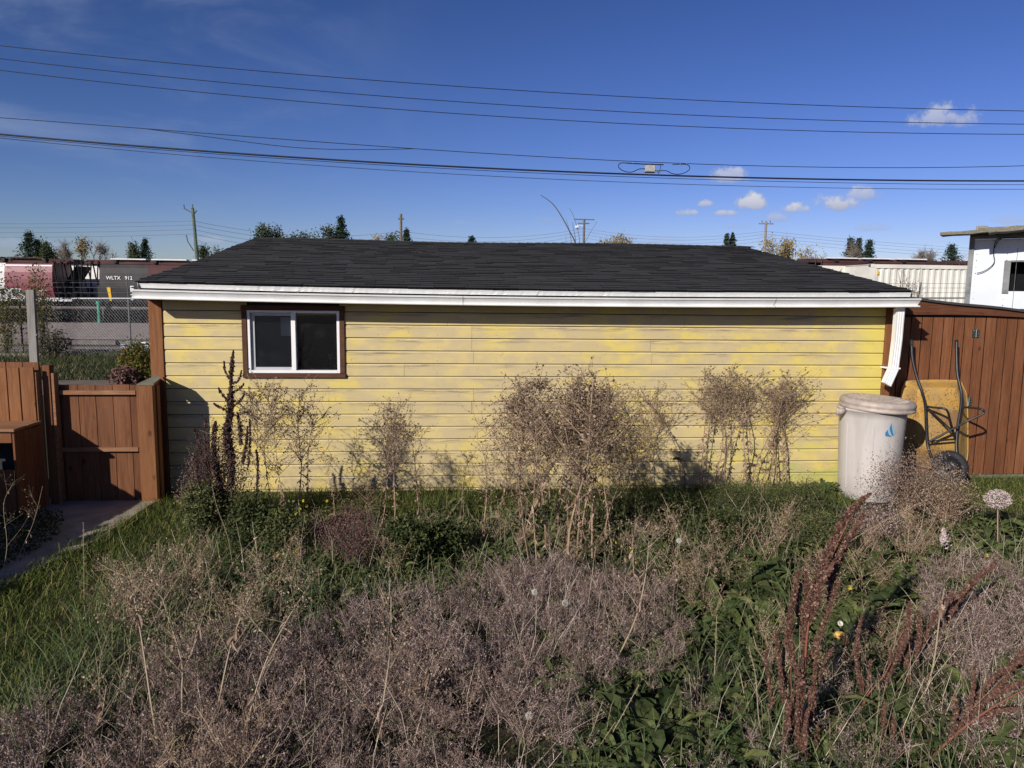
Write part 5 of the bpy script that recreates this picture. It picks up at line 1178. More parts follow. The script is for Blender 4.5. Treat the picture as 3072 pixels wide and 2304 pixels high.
def wallweed(seed, crown0=.42, stems=1, wid=.16, dens=1., side=True):
    """tall dry weed one metre high: bare stem with shrivelled leaves, airy seed crown"""
    rg = np.random.default_rng(seed); g = Geo(); gs = Geo(); gl = Geo(); A0 = []; A1 = []; R0 = []; SP = []; LP = []
    for s_ in range(stems):
        a = rg.uniform(0, 2*pi); p = np.array([rg.normal(0, .012), rg.normal(0, .012), 0]); d = np.array([rg.normal(0, .06), rg.normal(0, .06), 1.]); n = 12; H = rg.uniform(.86, 1.); pts = [p]
        for k in range(n): d = d+rg.normal(0, .05, 3); d[2] = max(d[2], .8); d /= np.linalg.norm(d); pts.append(pts[-1]+d*H/n)
        for k in range(n): A0.append(pts[k]); A1.append(pts[k+1]); R0.append(.0050*(1-.062*k))
        def on(u): u = u*n; k = int(min(u, n-1)); return pts[k]+(pts[k+1]-pts[k])*(u-k)
        for b in range(int(24*dens)):
            u = crown0+(1-crown0)*rg.uniform(0, 1)**.85; q = on(min(u, .99)); a = rg.uniform(0, 2*pi); rise = rg.uniform(.7, 1.5)
            bd_ = np.array([cos(a), sin(a), rise]); bd_ /= np.linalg.norm(bd_); BL = wid*rg.uniform(.6, 1.7)*(1.25-.75*max(0, (u-crown0)/(1-crown0))); m_ = q+bd_*BL*.5; d2 = bd_+rg.normal(0, .2, 3)+[0, 0, .15]; e = m_+d2/np.linalg.norm(d2)*BL*.5
            A0 += [q, m_]; A1 += [m_, e]; R0 += [.0021, .0015]
            for t_ in range(int(7)):
                w = rg.uniform(.15, 1); f = (q+(m_-q)*w*2) if w < .5 else (m_+(e-m_)*(w*2-1)); td = bd_*.6+rg.normal(0, .7, 3); td /= np.linalg.norm(td); TL = BL*rg.uniform(.15, .42); f2 = f+td*TL; A0.append(f); A1.append(f2); R0.append(.0010)
                SP += [f2, f+(f2-f)*.6+rg.normal(0, .003, 3)]
                if rg.random() < .6:
                    f3 = f2+(td+rg.normal(0, .6, 3))*TL*.5; A0.append(f2); A1.append(f3); R0.append(.0008); SP += [f3, f3+rg.normal(0, .005, 3)]
        for k in range(int(34)): u = rg.uniform(.06, crown0+.22); LP.append(on(u)+rg.normal(0, .004, 3))
    g.prisms(A0, A1, R0, np.array(R0)*.85, k=3); gs.flakes(SP, .0060, rg, asp=.75); curlleaf(LP, .034, rg, gl)
    return g, gs, gl
def protoset(name, seeds, **k):
    out = []
    for s_ in seeds:
        g, gs, gl = wallweed(s_, **k); out.append((g, gs, gl))
    return out
MESHES = {}
def weed_obj(key, gens, label, loc, H, rz, lean=(0, 0), wy=None, group=None, mats=('tall_stem', 'wall_seed', 'curled_leaf'), cat='weed', name='dry_weed', wx=1.):
    r = thing(name, label, cat, loc, rz, group); r.scale = (H*wx, H*(wy or wx), H); r.rotation_euler = (lean[0], lean[1], rz)
    if key not in MESHES:
        MESHES[key] = [gens[0].build('stem', mats[0], r), gens[1].build('seed_cluster', mats[1], r), gens[2].build('curled_leaves', mats[2], r)]
    else:
        for o in MESHES[key]: c = o.copy(); COL.objects.link(c); c.parent = r
    return r
PW = [wallweed(200+i, crown0=.38, wid=.20, dens=1.4) for i in range(4)]        # wide airy crown
PN = [wallweed(220+i, crown0=.52, wid=.15, dens=1.5) for i in range(4)]      # narrow, dense top
PT = [wallweed(260+i, crown0=.54, wid=.20, dens=.62) for i in range(5)]      # slim stems, crown only on top
PS = [wallweed(240+i, crown0=.30, wid=.19, dens=.7) for i in range(3)]       # sparse
rg = np.random.default_rng(77)
# (x, ybase, ytop, family, label)
WW = [(556, 1150, 838, 'W', 'thin dry weed left under the window, seeds spread wide'), (618, 1165, 812, 'W', 'tallest dry weed under the window centre'), (640, 1120, 828, 'W', 'dry weed just right of the tallest window weed'), (668, 1100, 850, 'S', 'sparse dry weed under the right window post'), (590, 1110, 860, 'S', 'sparse dry weed between the pigweed and window weeds'), (720, 1140, 985, 'S', 'short seedy weed right of the window clump'),
      (826, 1150, 880, 'W', 'dry weed left of the small pair on yellow wall'), (852, 1165, 868, 'W', 'middle dry weed of the small mid-wall trio'), (905, 1150, 878, 'S', 'right spreading weed of the mid-wall trio'), (800, 1150, 1000, 'S', 'low spindly weed beneath the mid-wall trio'),
      (1040, 1190, 900, 'S', 'lone sparse weed left of the big central clump'), (1000, 1110, 960, 'S', 'small faint weed left of the lone sparse weed'), (1075, 1120, 880, 'S', 'sparse weed between lone weed and central clump'),
      (1120, 1150, 815, 'W', 'leftmost weed of the big central clump'), (1150, 1240, 812, 'N', 'left thick pale stem of the central clump'), (1165, 1235, 835, 'W', 'second thick pale stem of central clump'), (1180, 1200, 830, 'N', 'third stem from left in central clump'), (1215, 1245, 805, 'W', 'leafy leaning stem of central clump, tall'), (1232, 1180, 800, 'N', 'tallest weed of the central clump'), (1250, 1200, 815, 'W', 'weed right of the tallest in central clump'), (1275, 1180, 840, 'N', 'back weed centre right in the central clump'), (1200, 1175, 850, 'W', 'back weed behind the central clump stems'),
      (1150, 1080, 860, 'N', 'back left weed behind the central clump'), (1310, 1082, 845, 'W', 'weed with crown over the clump right shoulder'), (1335, 1078, 850, 'N', 'slim weed at clump right shoulder'), (1352, 1076, 862, 'W', 'weed rooted at wall right of central clump'), (1382, 1074, 878, 'S', 'outer spreading weed right of central clump'), (1295, 1190, 900, 'W', 'shorter weed before the clump right side'),
      (1500, 1072, 800, 'N', 'leftmost bare-stemmed weed of the right group'), (1516, 1068, 806, 'W', 'second weed of the right group from left'), (1552, 1070, 800, 'N', 'third weed of the right group from left'), (1594, 1066, 812, 'N', 'fourth weed of the right group from left'), (1622, 1064, 798, 'W', 'fifth weed of the right group from left'), (1652, 1062, 792, 'N', 'sixth weed of the right group from left'), (1676, 1060, 812, 'N', 'seventh weed of the right group from left'), (1640, 1075, 815, 'N', 'front weed in the middle of the right group'), (1534, 1075, 815, 'N', 'front weed left in the right group'), (1690, 1064, 840, 'S', 'outermost spreading weed of the right group'),
      (1482, 1066, 815, 'N', 'weed filling the left flank of the right group'), (1574, 1066, 806, 'N', 'thin weed between third and fourth of right group'), (1610, 1064, 820, 'N', 'slightly shorter weed amid the right group'), (1704, 1062, 825, 'N', 'right flank weed of the right group, nearest bin'),
      (1105, 1100, 850, 'S', 'thin outlying weed at the left edge of central clump'), (1262, 1200, 850, 'S', 'open twiggy weed before the tallest central weed'), (1185, 1120, 822, 'S', 'wispy upright weed in the middle of central clump'), (1408, 1074, 900, 'S', 'last wispy weed right of the central clump'),
      (1130, 1175, 830, 'N', 'fuller weed in the left half of central clump'), (1222, 1190, 815, 'W', 'broad weed behind the centre of central clump'), (1285, 1205, 835, 'W', 'broad weed in the right half of central clump'), (1320, 1200, 850, 'N', 'weed closing the right shoulder of central clump'), (1170, 1085, 840, 'N', 'narrow weed behind the pale stems of central clump')]
cnt = {}
for i, (x, yb, yt, fam, lb) in enumerate(WW):
    b = gp(x, yb, 0); b[1] = min(b[1], -.10)
    b = at(x, yb, b[1]) if False else gp(x, yb); b[1] = min(b[1], -.09); b[2] = 0
    H = at(x, yt, b[1])[2]; fam = 'T' if (b[1] > -.45 and fam != 'S') else fam; fs = {'W': PW, 'N': PN, 'S': PS, 'T': PT}[fam]; k = cnt.get(fam, 0) % len(fs); cnt[fam] = cnt.get(fam, 0)+1
    near = b[1] > -.45
    if near: b = at(x, yb, -.13); b[2] = 0; H = at(x, yt, -.13)[2]
    weed_obj(fam+str(k), fs[k], lb, b, H, rg.choice([0, pi])+rg.normal(0, .12) if near else rg.uniform(0, 6.28), (rg.normal(0, .01 if near else .03), rg.normal(0, .015 if near else .04)), .42 if near else None, 'tall dry weeds along the yellow wall', wx=rg.uniform(1.3, 1.6) if near else rg.uniform(1.0, 1.3))

# dense spikes (dock, pigweed) -------------------------------------------------
def spikeplant(name, label, cat, spikes, stems, mats, base, sz=.006, per=1500, leaves=(), sub=True):
    """spikes: list of (D polyline, Y, radius m) ; a spike is a branch packed with papery seeds"""
    r = thing(name, label, cat, base, 0); ro = np.array(base, float); rg = np.random.default_rng(abs(hash(label)) % 1000 if False else sum(map(ord, label)))
    g = Geo()
    for pts, Y_, w in stems:
        P = smoothpath([at(x, y, Y_ if np.isscalar(Y_) else Y_[i]) for i, (x, y) in enumerate(pts)], 6)-ro; g.tube(P, np.linspace(w*.8, w*.25, len(P)), 7)
    g.build('stem', mats[1], r, smooth=True)
    for pts, Y_, w in spikes:
        P = smoothpath([at(x, y, Y_ if np.isscalar(Y_) else Y_[i]) for i, (x, y) in enumerate(pts)], 8)-ro; L_ = np.linalg.norm(np.diff(P, axis=0), axis=1).sum(); n = int(per*L_*(w/.02)**1.25)
        u = rg.uniform(0, 1, n); idx = u*(len(P)-1); i0 = np.minimum(idx.astype(int), len(P)-2); q = P[i0]+(P[i0+1]-P[i0])*(idx-i0)[:, None]
        # side sprigs make the outline lumpy
        ph = rg.uniform(0, 6.28); lump = .45+.55*np.abs(np.sin(u*L_*70+ph))*(.6+.4*np.sin(u*L_*23+ph*2))+.3*rg.random(n)*(rg.random(n) < .2)
        rad = w*(.80 if name == 'curly_dock' else .95)*lump*(1-.55*u**3)*np.minimum(1, (1-u)*7+.25); d = rg.normal(0, 1, (n, 3)); d /= np.linalg.norm(d, axis=1, keepdims=True)
        rr = rad*rg.uniform(0, 1, n)**.45; q = q+d*rr[:, None]
        gs = Geo()
        gs.prisms(P[:-1], P[1:], w*.12, w*.1); 
        gs.flakes(q, sz, rg, asp=.85); gs.build('seed_spike', mats[0], r)
        if sub:
            pass
    if leaves:
        for (x, y, Y_, dx, dz, L_, w) in leaves: gl = Geo(); gl.leaf(at(x, y, Y_)-ro, (dx, rg.normal(0, .3), dz), L_, w, rg, droop=1.2, seg=8); gl.build('leaf', mats[2], r)
    return r
dk = ('dock_seed', 'dock_stem', 'rosette_leaf')
b = gp(1728, 1650); Yd = b[1]
spikeplant('curly_dock', 'tallest rust red dock with seed spikes leaning right', 'dock plant', [
    ([(1745, 1330), (1765, 1260), (1790, 1190), (1820, 1130), (1850, 1092), (1880, 1066)], [Yd, Yd, Yd-.0, Yd+.05, Yd+.1, Yd+.12], .042), ([(1785, 1250), (1812, 1190), (1848, 1140), (1868, 1105)], Yd+.03, .034), ([(1748, 1340), (1770, 1270), (1800, 1215)], Yd-.03, .038),
    ([(1740, 1430), (1738, 1350), (1742, 1290), (1740, 1232)], Yd+.02, .032), ([(1735, 1480), (1712, 1420), (1706, 1340), (1718, 1262), (1722, 1236)], Yd-.04, .026),
    ([(1712, 1560), (1692, 1500), (1682, 1420), (1676, 1362)], Yd-.02, .022), ([(1750, 1420), (1775, 1360), (1800, 1290), (1815, 1255)], Yd+.05, .024), ([(1728, 1640), (1722, 1560), (1725, 1490), (1735, 1420)], Yd-.02, .026),
    ([(1735, 1600), (1752, 1530), (1760, 1450), (1768, 1392)], Yd+.03, .024), ([(1700, 1655), (1694, 1610), (1700, 1560), (1712, 1500)], Yd-.05, .024), ([(1745, 1655), (1762, 1610), (1768, 1560)], Yd+.02, .022), ([(1718, 1430), (1700, 1390), (1702, 1330)], Yd, .022),
    ([(1712, 1650), (1706, 1590), (1712, 1530)], Yd+.06, .030), ([(1752, 1650), (1748, 1590), (1752, 1530), (1748, 1480)], Yd+.05, .030), ([(1735, 1655), (1738, 1600), (1742, 1540)], Yd-.05, .028), ([(1668, 1530), (1662, 1480), (1655, 1430), (1658, 1400)], Yd+.04, .018), ([(1768, 1470), (1780, 1430), (1800, 1400)], Yd+.06, .020), ([(1728, 1350), (1722, 1300), (1730, 1260)], Yd+.05, .024), ([(1700, 1480), (1690, 1440), (1694, 1400)], Yd+.05, .022), ([(1790, 1300), (1800, 1240), (1830, 1185)], Yd+.08, .026)],
    [([(1728, 1660), (1730, 1540), (1738, 1440), (1748, 1340), (1775, 1250), (1830, 1130)], Yd, .0095), ([(1722, 1600), (1710, 1500), (1708, 1400)], Yd, .005)], dk, (b[0], b[1], 0), sz=.0062, leaves=[(1700, 1600, Yd, -.8, .2, .22, .05), (1755, 1585, Yd, .8, .3, .2, .05)])
b = gp(2035, 1655); Yd = b[1]
spikeplant('curly_dock', 'rust red dock arching out to the lower right corner', 'dock plant', [
    ([(2080, 1570), (2120, 1520), (2170, 1490), (2220, 1470)], Yd+.1, .034), ([(2100, 1540), (2130, 1480), (2180, 1440), (2215, 1425)], Yd+.15, .030), ([(2050, 1600), (2085, 1550), (2100, 1500), (2105, 1440)], Yd+.02, .022), ([(2120, 1560), (2160, 1535), (2205, 1530)], Yd, .026), ([(2140, 1500), (2175, 1460), (2212, 1400)], Yd+.2, .028), ([(2060, 1590), (2065, 1540), (2062, 1500)], Yd, .018)],
    [([(1960, 1690), (2010, 1640), (2060, 1590), (2140, 1530), (2230, 1480)], Yd, .011)], dk, (b[0], b[1], 0), sz=.0062)
b = gp(1905, 1640); Yd = b[1]
spikeplant('curly_dock', 'small pinkish dock low at the bottom right', 'dock plant', [([(1925, 1655), (1912, 1610), (1908, 1560), (1912, 1515)], Yd, .026), ([(1940, 1655), (1950, 1610), (1952, 1565)], Yd+.03, .024), ([(1920, 1640), (1930, 1590), (1930, 1545)], Yd-.03, .022)], [([(1920, 1690), (1925, 1620), (1920, 1560)], Yd, .007)], dk, (b[0], b[1], 0), sz=.006)
b = gp(1880, 1540); Yd = b[1]
spikeplant('curly_dock', 'mid sized dock with bare pink stem right of the tallest dock', 'dock plant', [([(1862, 1500), (1852, 1450), (1850, 1400), (1855, 1360), (1862, 1330)], Yd, .022), ([(1868, 1505), (1878, 1460), (1880, 1425)], Yd+.02, .018), ([(1920, 1470), (1922, 1430), (1925, 1400)], Yd+.05, .020), ([(1908, 1500), (1925, 1450), (1945, 1400), (1960, 1370)], Yd+.05, .018)], [([(1855, 1545), (1875, 1500), (1905, 1465), (1925, 1430)], Yd, .009), ([(1868, 1520), (1860, 1440)], Yd, .005)], dk, (b[0], b[1], 0), sz=.006)
b = gp(1965, 1480); Yd = b[1]
spikeplant('curly_dock', 'upright dark red dock spikes beside the far green leaves', 'dock plant', [([(1955, 1440), (1960, 1390), (1962, 1340), (1966, 1300)], Yd, .036), ([(1978, 1430), (1985, 1370), (1985, 1320)], Yd+.05, .030), ([(1945, 1430), (1943, 1390), (1950, 1360)], Yd, .022), ([(1990, 1400), (2010, 1350), (2030, 1310), (2060, 1280)], Yd+.1, .024)], [([(1962, 1480), (1962, 1400), (1966, 1310)], Yd, .008)], dk, (b[0], b[1], 0), sz=.0065)
b = gp(2060, 1400); Yd = b[1]
spikeplant('curly_dock', 'reddish dock leaning right towards the shed grass', 'dock plant', [([(2050, 1330), (2080, 1280), (2110, 1250), (2140, 1228), (2150, 1212)], Yd, .032), ([(2060, 1300), (2095, 1270), (2120, 1232)], Yd+.1, .026), ([(2040, 1350), (2050, 1310), (2060, 1270)], Yd, .022)], [([(2030, 1400), (2060, 1320), (2100, 1260), (2148, 1218)], Yd, .008)], dk, (b[0], b[1], 0), sz=.0065)
pg = ('pigweed', 'bark', 'dark_leaf')
b = gp(500, 1160); Yd = b[1]
spikeplant('pigweed', 'tall dark brown pigweed with one pointed spike', 'weed', [([(500, 900), (498, 860), (499, 820), (501, 785), (504, 758)], Yd, .032), ([(492, 980), (492, 930), (497, 880), (499, 840)], Yd, .060), ([(497, 830), (515, 822), (522, 800)], Yd-.05, .014), ([(496, 820), (486, 800), (484, 780)], Yd, .013), ([(500, 850), (520, 838), (527, 828)], Yd+.04, .014), ([(495, 890), (475, 880), (462, 872)], Yd, .018), ([(500, 900), (530, 890), (548, 900), (556, 912)], Yd, .014), ([(498, 870), (478, 850), (472, 838)], Yd, .015), ([(502, 880), (522, 862), (528, 846)], Yd, .016),
    ([(470, 1020), (462, 980), (462, 940), (466, 910)], Yd+.05, .040), ([(500, 1050), (500, 1000), (498, 950)], Yd, .050), ([(525, 1000), (532, 960), (535, 920)], Yd-.1, .022), ([(480, 1060), (470, 1030), (462, 1000)], Yd, .040), ([(520, 960), (518, 920), (512, 890)], Yd+.03, .026)],
    [([(500, 1165), (500, 1050), (498, 950), (500, 850)], Yd, .011)], pg, (b[0], b[1], 0), sz=.0085, per=1100)
b = gp(540, 1170); Yd = b[1]
spikeplant('pigweed', 'slender dark pigweed spike beside the pointed one', 'weed', [([(546, 1110), (554, 1070), (557, 1030), (556, 990), (553, 972)], Yd, .020), ([(536, 1010), (540, 960), (540, 930), (539, 905)], Yd, .018)], [([(540, 1180), (550, 1110), (556, 1000)], Yd, .007)], pg, (b[0], b[1], 0), sz=.0075, per=1200)
b = gp(425, 1140); Yd = b[1]
spikeplant('pigweed', 'broad dark seeded weed in the garage left shadow', 'weed', [([(440, 1090), (432, 1050), (425, 1010), (418, 985)], Yd, .045), ([(455, 1090), (450, 1040), (445, 990), (450, 950)], Yd, .050), ([(420, 1060), (410, 1030), (402, 1012)], Yd, .022), ([(470, 1100), (475, 1050), (470, 1000)], Yd, .050), ([(440, 1000), (428, 960), (425, 940), (420, 925)], Yd, .020), ([(450, 980), (440, 940), (445, 905)], Yd, .022)], [([(440, 1150), (445, 1050), (445, 960)], Yd, .008)], pg, (b[0], b[1], 0), sz=.0085, per=800)

# foreground stalks ------------------------------------------------------------
def stalk(label, pts, rg_seed, w=.005, mats=('pale_stalk', 'tan_seed', 'curled_leaf'), heads=1., leaves=14, name='dead_thistle', side=10, cat='weed', lf=.05):
    b = gp(*pts[0]); Y0 = b[1]; P = smoothpath([at(x, y, Y0+.10*i) for i, (x, y) in enumerate(pts)], 6); ro = np.array([P[0][0], P[0][1], 0]); r = thing(name, label, cat, ro, 0, 'dead stalks in the foreground')
    rg = np.random.default_rng(rg_seed); g = Geo(); L0 = P[0].copy(); L0[2] = -.02; P2 = np.vstack([L0, P])-ro; g.tube(P2, np.linspace(w, w*.45, len(P2)), 6)
    SP = []; LP = []; n = len(P2)
    for k in range(side):
        u = rg.uniform(.35, 1.)*(n-1); i = int(min(u, n-2)); q = P2[i]+(P2[i+1]-P2[i])*(u-i); a = rg.uniform(0, 6.28); d = np.array([cos(a)*.7, sin(a)*.7, rg.uniform(.3, 1.1)]); L_ = rg.uniform(.08, .2); e = q+d*L_; e2 = e+(d+rg.normal(0, .3, 3))*L_*.4
        g.prisms([q, e], [e, e2], [w*.28, w*.2], [w*.2, w*.12]); 
        for t_ in range(6): f = q+(e-q)*rg.uniform(.3, 1); f2 = f+rg.normal(0, .035, 3)+[0, 0, .02]; g.prisms([f], [f2], w*.13, w*.09); SP += list(f2+rg.normal(0, .008, (max(1, int(5*heads)), 3)))
        SP += list(e2+rg.normal(0, .012, (int(12*heads), 3)))
    for k in range(leaves): u = rg.uniform(.05, .85)*(n-1); i = int(min(u, n-2)); LP.append(P2[i]+(P2[i+1]-P2[i])*(u-i))
    g.build('stem', mats[0], r); gs = Geo(); gs.flakes(SP, .0058, rg, asp=.7); gs.build('seed_head', mats[1], r); gl = Geo(); curlleaf(LP, lf, rg, gl); gl.build('curled_leaves', mats[2], r); return r
SK = [('pale stalk farthest left in the front weeds', [(345, 1640), (324, 1502), (307, 1387), (290, 1290), (282, 1240)]), ('second pale front stalk from the left, upright', [(394, 1600), (393, 1500), (392, 1429), (363, 1331), (350, 1290)]), ('thin stalk forking right of the second front stalk', [(392, 1490), (412, 1420), (443, 1317)]),
      ('long stalk leaning right in the front left weeds', [(455, 1600), (470, 1530), (499, 1394), (535, 1300), (572, 1225)]), ('longest leaning stalk reaching the yellow flowers', [(500, 1650), (530, 1570), (572, 1436), (620, 1340), (677, 1251)]), ('brown stalk in the lower centre left', [(805, 1655), (815, 1600), (842, 1411), (845, 1289)]), ('short thick headed stalk right of the brown one', [(895, 1600), (908, 1551), (925, 1460), (940, 1385)]),
      ('leafy tan stalk in front of the green leaves', [(1310, 1470), (1335, 1420), (1375, 1330), (1395, 1240), (1402, 1170)]), ('tan stalk behind the leafy tan one', [(1375, 1300), (1368, 1220), (1366, 1150)]), ('yellowish green stalk among the right docks', [(1955, 1560), (1990, 1510), (2015, 1440), (2030, 1330), (2040, 1270)]), ('pale bent stalk crossing the tallest dock', [(1705, 1655), (1725, 1580), (1745, 1510), (1775, 1480)]),
      ('brown stalk in the bottom left corner', [(90, 1655), (95, 1600), (100, 1540)]), ('pale stalk near the lower left grass edge', [(170, 1640), (215, 1560), (230, 1480)])]
for i, (lb, pts) in enumerate(SK): stalk(lb, pts, 300+i, w=.0055 if i not in (2, 8, 11, 12) else .0035, side=12 if i < 8 else 5, leaves=22 if i in (7, 8) else 14, lf=.055)
# bare thin straws
def straws(): 
    L = [('long white straw left of tallest dock', [(1700-40, 1640), (1640, 1560), (1632, 1460), (1618, 1400)]), ('slim straw with fluffy tip in the lower centre', [(1290, 1640), (1330, 1570), (1380, 1480)]), ('upright straw over the concrete path', [(182, 1305), (181, 1220), (180, 1130)]), ('short straw beside the upright path straw', [(236, 1180), (236, 1130)]),
         ('curving grass stalk at the gate post foot', [(505, 1240), (492, 1160), (470, 1100), (458, 1050)]), ('straw slanting over the dark hollow', [(1230, 1655), (1270, 1600), (1300, 1520)]), ('thin straw standing left of the big green leaves', [(1540, 1500), (1545, 1420), (1548, 1330)]), ('pale straw crossing in front of the bin', [(1750, 1240), (1850, 1160), (2000, 1080)]), ('straw leaning left in the weeds centre', [(1480, 1180), (1440, 1090), (1425, 1060)])]
    for i, (lb, pts) in enumerate(L):
        b = gp(*pts[0]); P = smoothpath([at(x, y, b[1]) for x, y in pts], 6); ro = np.array([P[0][0], b[1], 0]); r = thing('straw_stalk', lb, 'grass stalk', ro, 0, 'single straws in the weeds'); rg = np.random.default_rng(i)
        g = Geo(); g.tube(P-ro, np.linspace(.0024, .0014, len(P)), 5); g.build('stem', 'pale_stalk', r); tp = P[-8:]-ro; gs = Geo(); gs.flakes(np.repeat(tp, 6, 0)+rg.normal(0, .004, (len(tp)*6, 3)), .005, rg, asp=.35); gs.build('seed_head', 'pale_stalk', r)
straws()

# leafy rosettes ---------------------------------------------------------------
def rosette(seed, n=54, L_=.21, w=.05, up=.7, lobes=1):
    rg = np.random.default_rng(seed); g = Geo()
    for i in range(n):
        a = i*2.4+rg.normal(0, .3); e = up*rg.uniform(.3, 1.9); g.leaf((cos(a)*.015, sin(a)*.015, .01), (cos(a), sin(a), e), L_*rg.uniform(.55, 1.25), w*rg.uniform(.7, 1.3), rg, droop=rg.uniform(.6, 1.5), lobes=lobes if rg.random() < .6 else 0, fold=rg.uniform(.1, .4), seg=9, curl=rg.normal(0, .6), crinkle=.010)
    return g
RG = [rosette(400+i) for i in range(4)]+[rosette(410, 70, .17, .04, 1.0, 0), rosette(411, 44, .25, .065, .9, 1)]
RMESH = {}
def place_rosette(k, label, x, y, sc, z=0.0, group='leafy green plants among the weeds', rz=0., name='broad_leaf_plant', mat='rosette_leaf'):
    b = gp(x, y); r = RMESH.get((k, mat))
    if r is None:
        o = RG[k].build(name, mat); RMESH[(k, mat)] = o
    else:
        o = r.copy(); COL.objects.link(o)
    o.name = name; o.location = (b[0], b[1], z); o.scale = (sc, sc, sc); o.rotation_euler = (0, 0, rz); tag(o, label, 'leafy plant', group); return o
RS = [(1520, 1230, 1.2, 'green leafy plant at the left of the big leaf patch'), (1590, 1250, 1.5, 'lush green plant in the middle of the big leaf patch'), (1650, 1245, 1.35, 'green plant at the right of the big leaf patch'), (1560, 1310, 1.5, 'dark green plant low in the big leaf patch'), (1640, 1320, 1.5, 'large leaved plant touching the dock spikes'), (1600, 1375, 1.2, 'green plant at the patch bottom above the straw'), (1700, 1300, 1.3, 'green plant behind the tallest dock'),
      (1800, 1250, 1.3, 'green plant right behind the dock spikes'), (1860, 1220, 1.3, 'spreading green plant left of the far docks'), (1900, 1290, 1.4, 'broad plant below the spreading one on the right'), (1850, 1330, 1.3, 'green plant above the yellow gourd'), (1940, 1250, 1.1, 'green plant near the white flower spike'), (1800, 1330, 1.1, 'small plant by the white disc'), (1925, 1345, 1.1, 'small plant left of the dark red spikes'),
      (1150, 1410, 1.0, 'green tuft under the dandelion clocks'), (1185, 1395, .9, 'second green tuft under the dandelion clocks'), (1290, 1440, 1.1, 'green leafy tuft in the centre right'), (1350, 1450, 1.1, 'green leafy tuft by the leafy tan stalk'), (1420, 1430, 1.1, 'green tuft left of the big leaf patch foot'),
      (1270, 1350, .8, 'small leaf tuft right of dandelion clocks'), (1400, 1600, 1.4, 'broad leaves in the bottom centre hollow'), (1460, 1570, 1.4, 'crinkled leaf plant in the lower centre'), (1330, 1650, 1.3, 'dark leaves at the bottom edge centre'), (1500, 1650, 1.3, 'leaves at bottom edge right of the centre'), (1600, 1640, 1.2, 'leafy plant left foot of the tallest dock'), (1840, 1620, 1.3, 'broad leaf plant right foot of tallest dock'), (1790, 1650, 1.2, 'bottom edge leaves under the pale bent stalk'), (590, 1290, 1.1, 'leafy plant under the yellow flowers'), (560, 1250, 1.0, 'leafy plant left of the yellow flowers'), (660, 1300, 1.0, 'leafy plant right below the yellow flowers'), (2090, 1190, 1.2, 'green plant under the pink seed head'), (2150, 1170, 1.2, 'green plant right of the pink seed head'), (2190, 1210, 1.1, 'green plant at the right edge by the lawn'), (2060, 1240, 1.0, 'small green plant by the white flower spike'), (1780, 1040, 1.4, 'broad leaf clump beside the bin at the wall'), (1740, 1060, 1.2, 'leafy clump left of the bin clump'), (1700, 1075, 1.1, 'low leaves at wall under the right weeds'), (2060, 1540, .9, 'green plant among the lower right docks')]
rg = np.random.default_rng(9)
for i, (x, y, sc, lb) in enumerate(RS):
    sc *= .84; y2 = y+26*sc if y < 1500 else y+10
    place_rosette(int(rg.integers(0, 6)), lb, x, y2, sc, rz=rg.uniform(0, 6.28), mat='rosette_leaf' if rg.random() < .7 else 'dark_leaf')

# bushes of small leaves --------------------------------------------------------
def bush(name, label, x, y, wpx, hpx, mat, n, sz, seed, twig='bark', group=None, Y_=None, asp=.55, flat=.6):
    b = gp(x, y) if Y_ is None else at(x, y, Y_); d = np.linalg.norm(b[:2]-CAM[:2]); Rx = wpx/1600*d/2; Hh = hpx/1600*d; b[2] = 0
    r = thing(name, label, 'bush', b, 0, group); rg = np.random.default_rng(seed); a = rg.uniform(0, 6.28, 60); e = rg.uniform(.2, 1, 60); q = np.c_[np.cos(a)*Rx*e*.8, np.sin(a)*Rx*e*flat, Hh*np.sqrt(1-.7*e**2)*rg.uniform(.6, 1, 60)]
    g = Geo(); mid = q*.5*[.6, .6, 1.1]; g.prisms(np.zeros((60, 3))+rg.normal(0, .02, (60, 3))*[1, 1, 0], mid, .004, .003); g.prisms(mid, q, .003, .0015); g.build('twigs', twig, r)
    c = np.concatenate([q[rg.integers(0, 60, n)], mid[rg.integers(0, 60, n//2)]]); c = c+rg.normal(0, 1, c.shape)*[Rx*.16, Rx*.14, Hh*.13]; c[:, 2] = np.abs(c[:, 2]); gl = Geo(); gl.flakes(c, sz, rg, asp=asp); gl.build('foliage', mat, r); return r
bush('low_bush', 'reddish brown twiggy bush below the mid-wall weeds', 765, 1235, 190, 150, 'red_bush', 5200, .0055, 1, asp=.5)
bush('low_bush', 'dark green bush right of the reddish bush', 880, 1235, 130, 110, 'dark_leaf', 2600, .016, 2)
bush('low_bush', 'dark green bush next to the lone sparse weed', 960, 1215, 120, 90, 'dark_leaf', 2200, .016, 3)
bush('low_bush', 'feathery green bush under the right weed group', 1600, 1130, 200, 85, 'feather_leaf', 4500, .011, 4, asp=.3)
bush('low_bush', 'feathery dark bush left of the bin', 1720, 1130, 150, 85, 'feather_leaf', 3600, .011, 5, asp=.3)
bush('low_bush', 'dark shaded bush behind the tan stalks', 1440, 1150, 150, 90, 'dark_leaf', 2600, .014, 6)
bush('low_bush', 'green bush right of the central clump', 1340, 1130, 100, 60, 'feather_leaf', 1600, .012, 7, asp=.4)
bush('low_bush', 'dark undergrowth above the big leaf patch', 1560, 1190, 200, 80, 'dark_leaf', 3200, .013, 8)
bush('low_bush', 'dark undergrowth left of the bin twigs', 1760, 1190, 160, 80, 'feather_leaf', 3200, .012, 9, asp=.35)
bush('low_bush', 'leafy shaded bush at the pigweed foot', 440, 1165, 110, 110, 'feather_leaf', 2400, .013, 10)
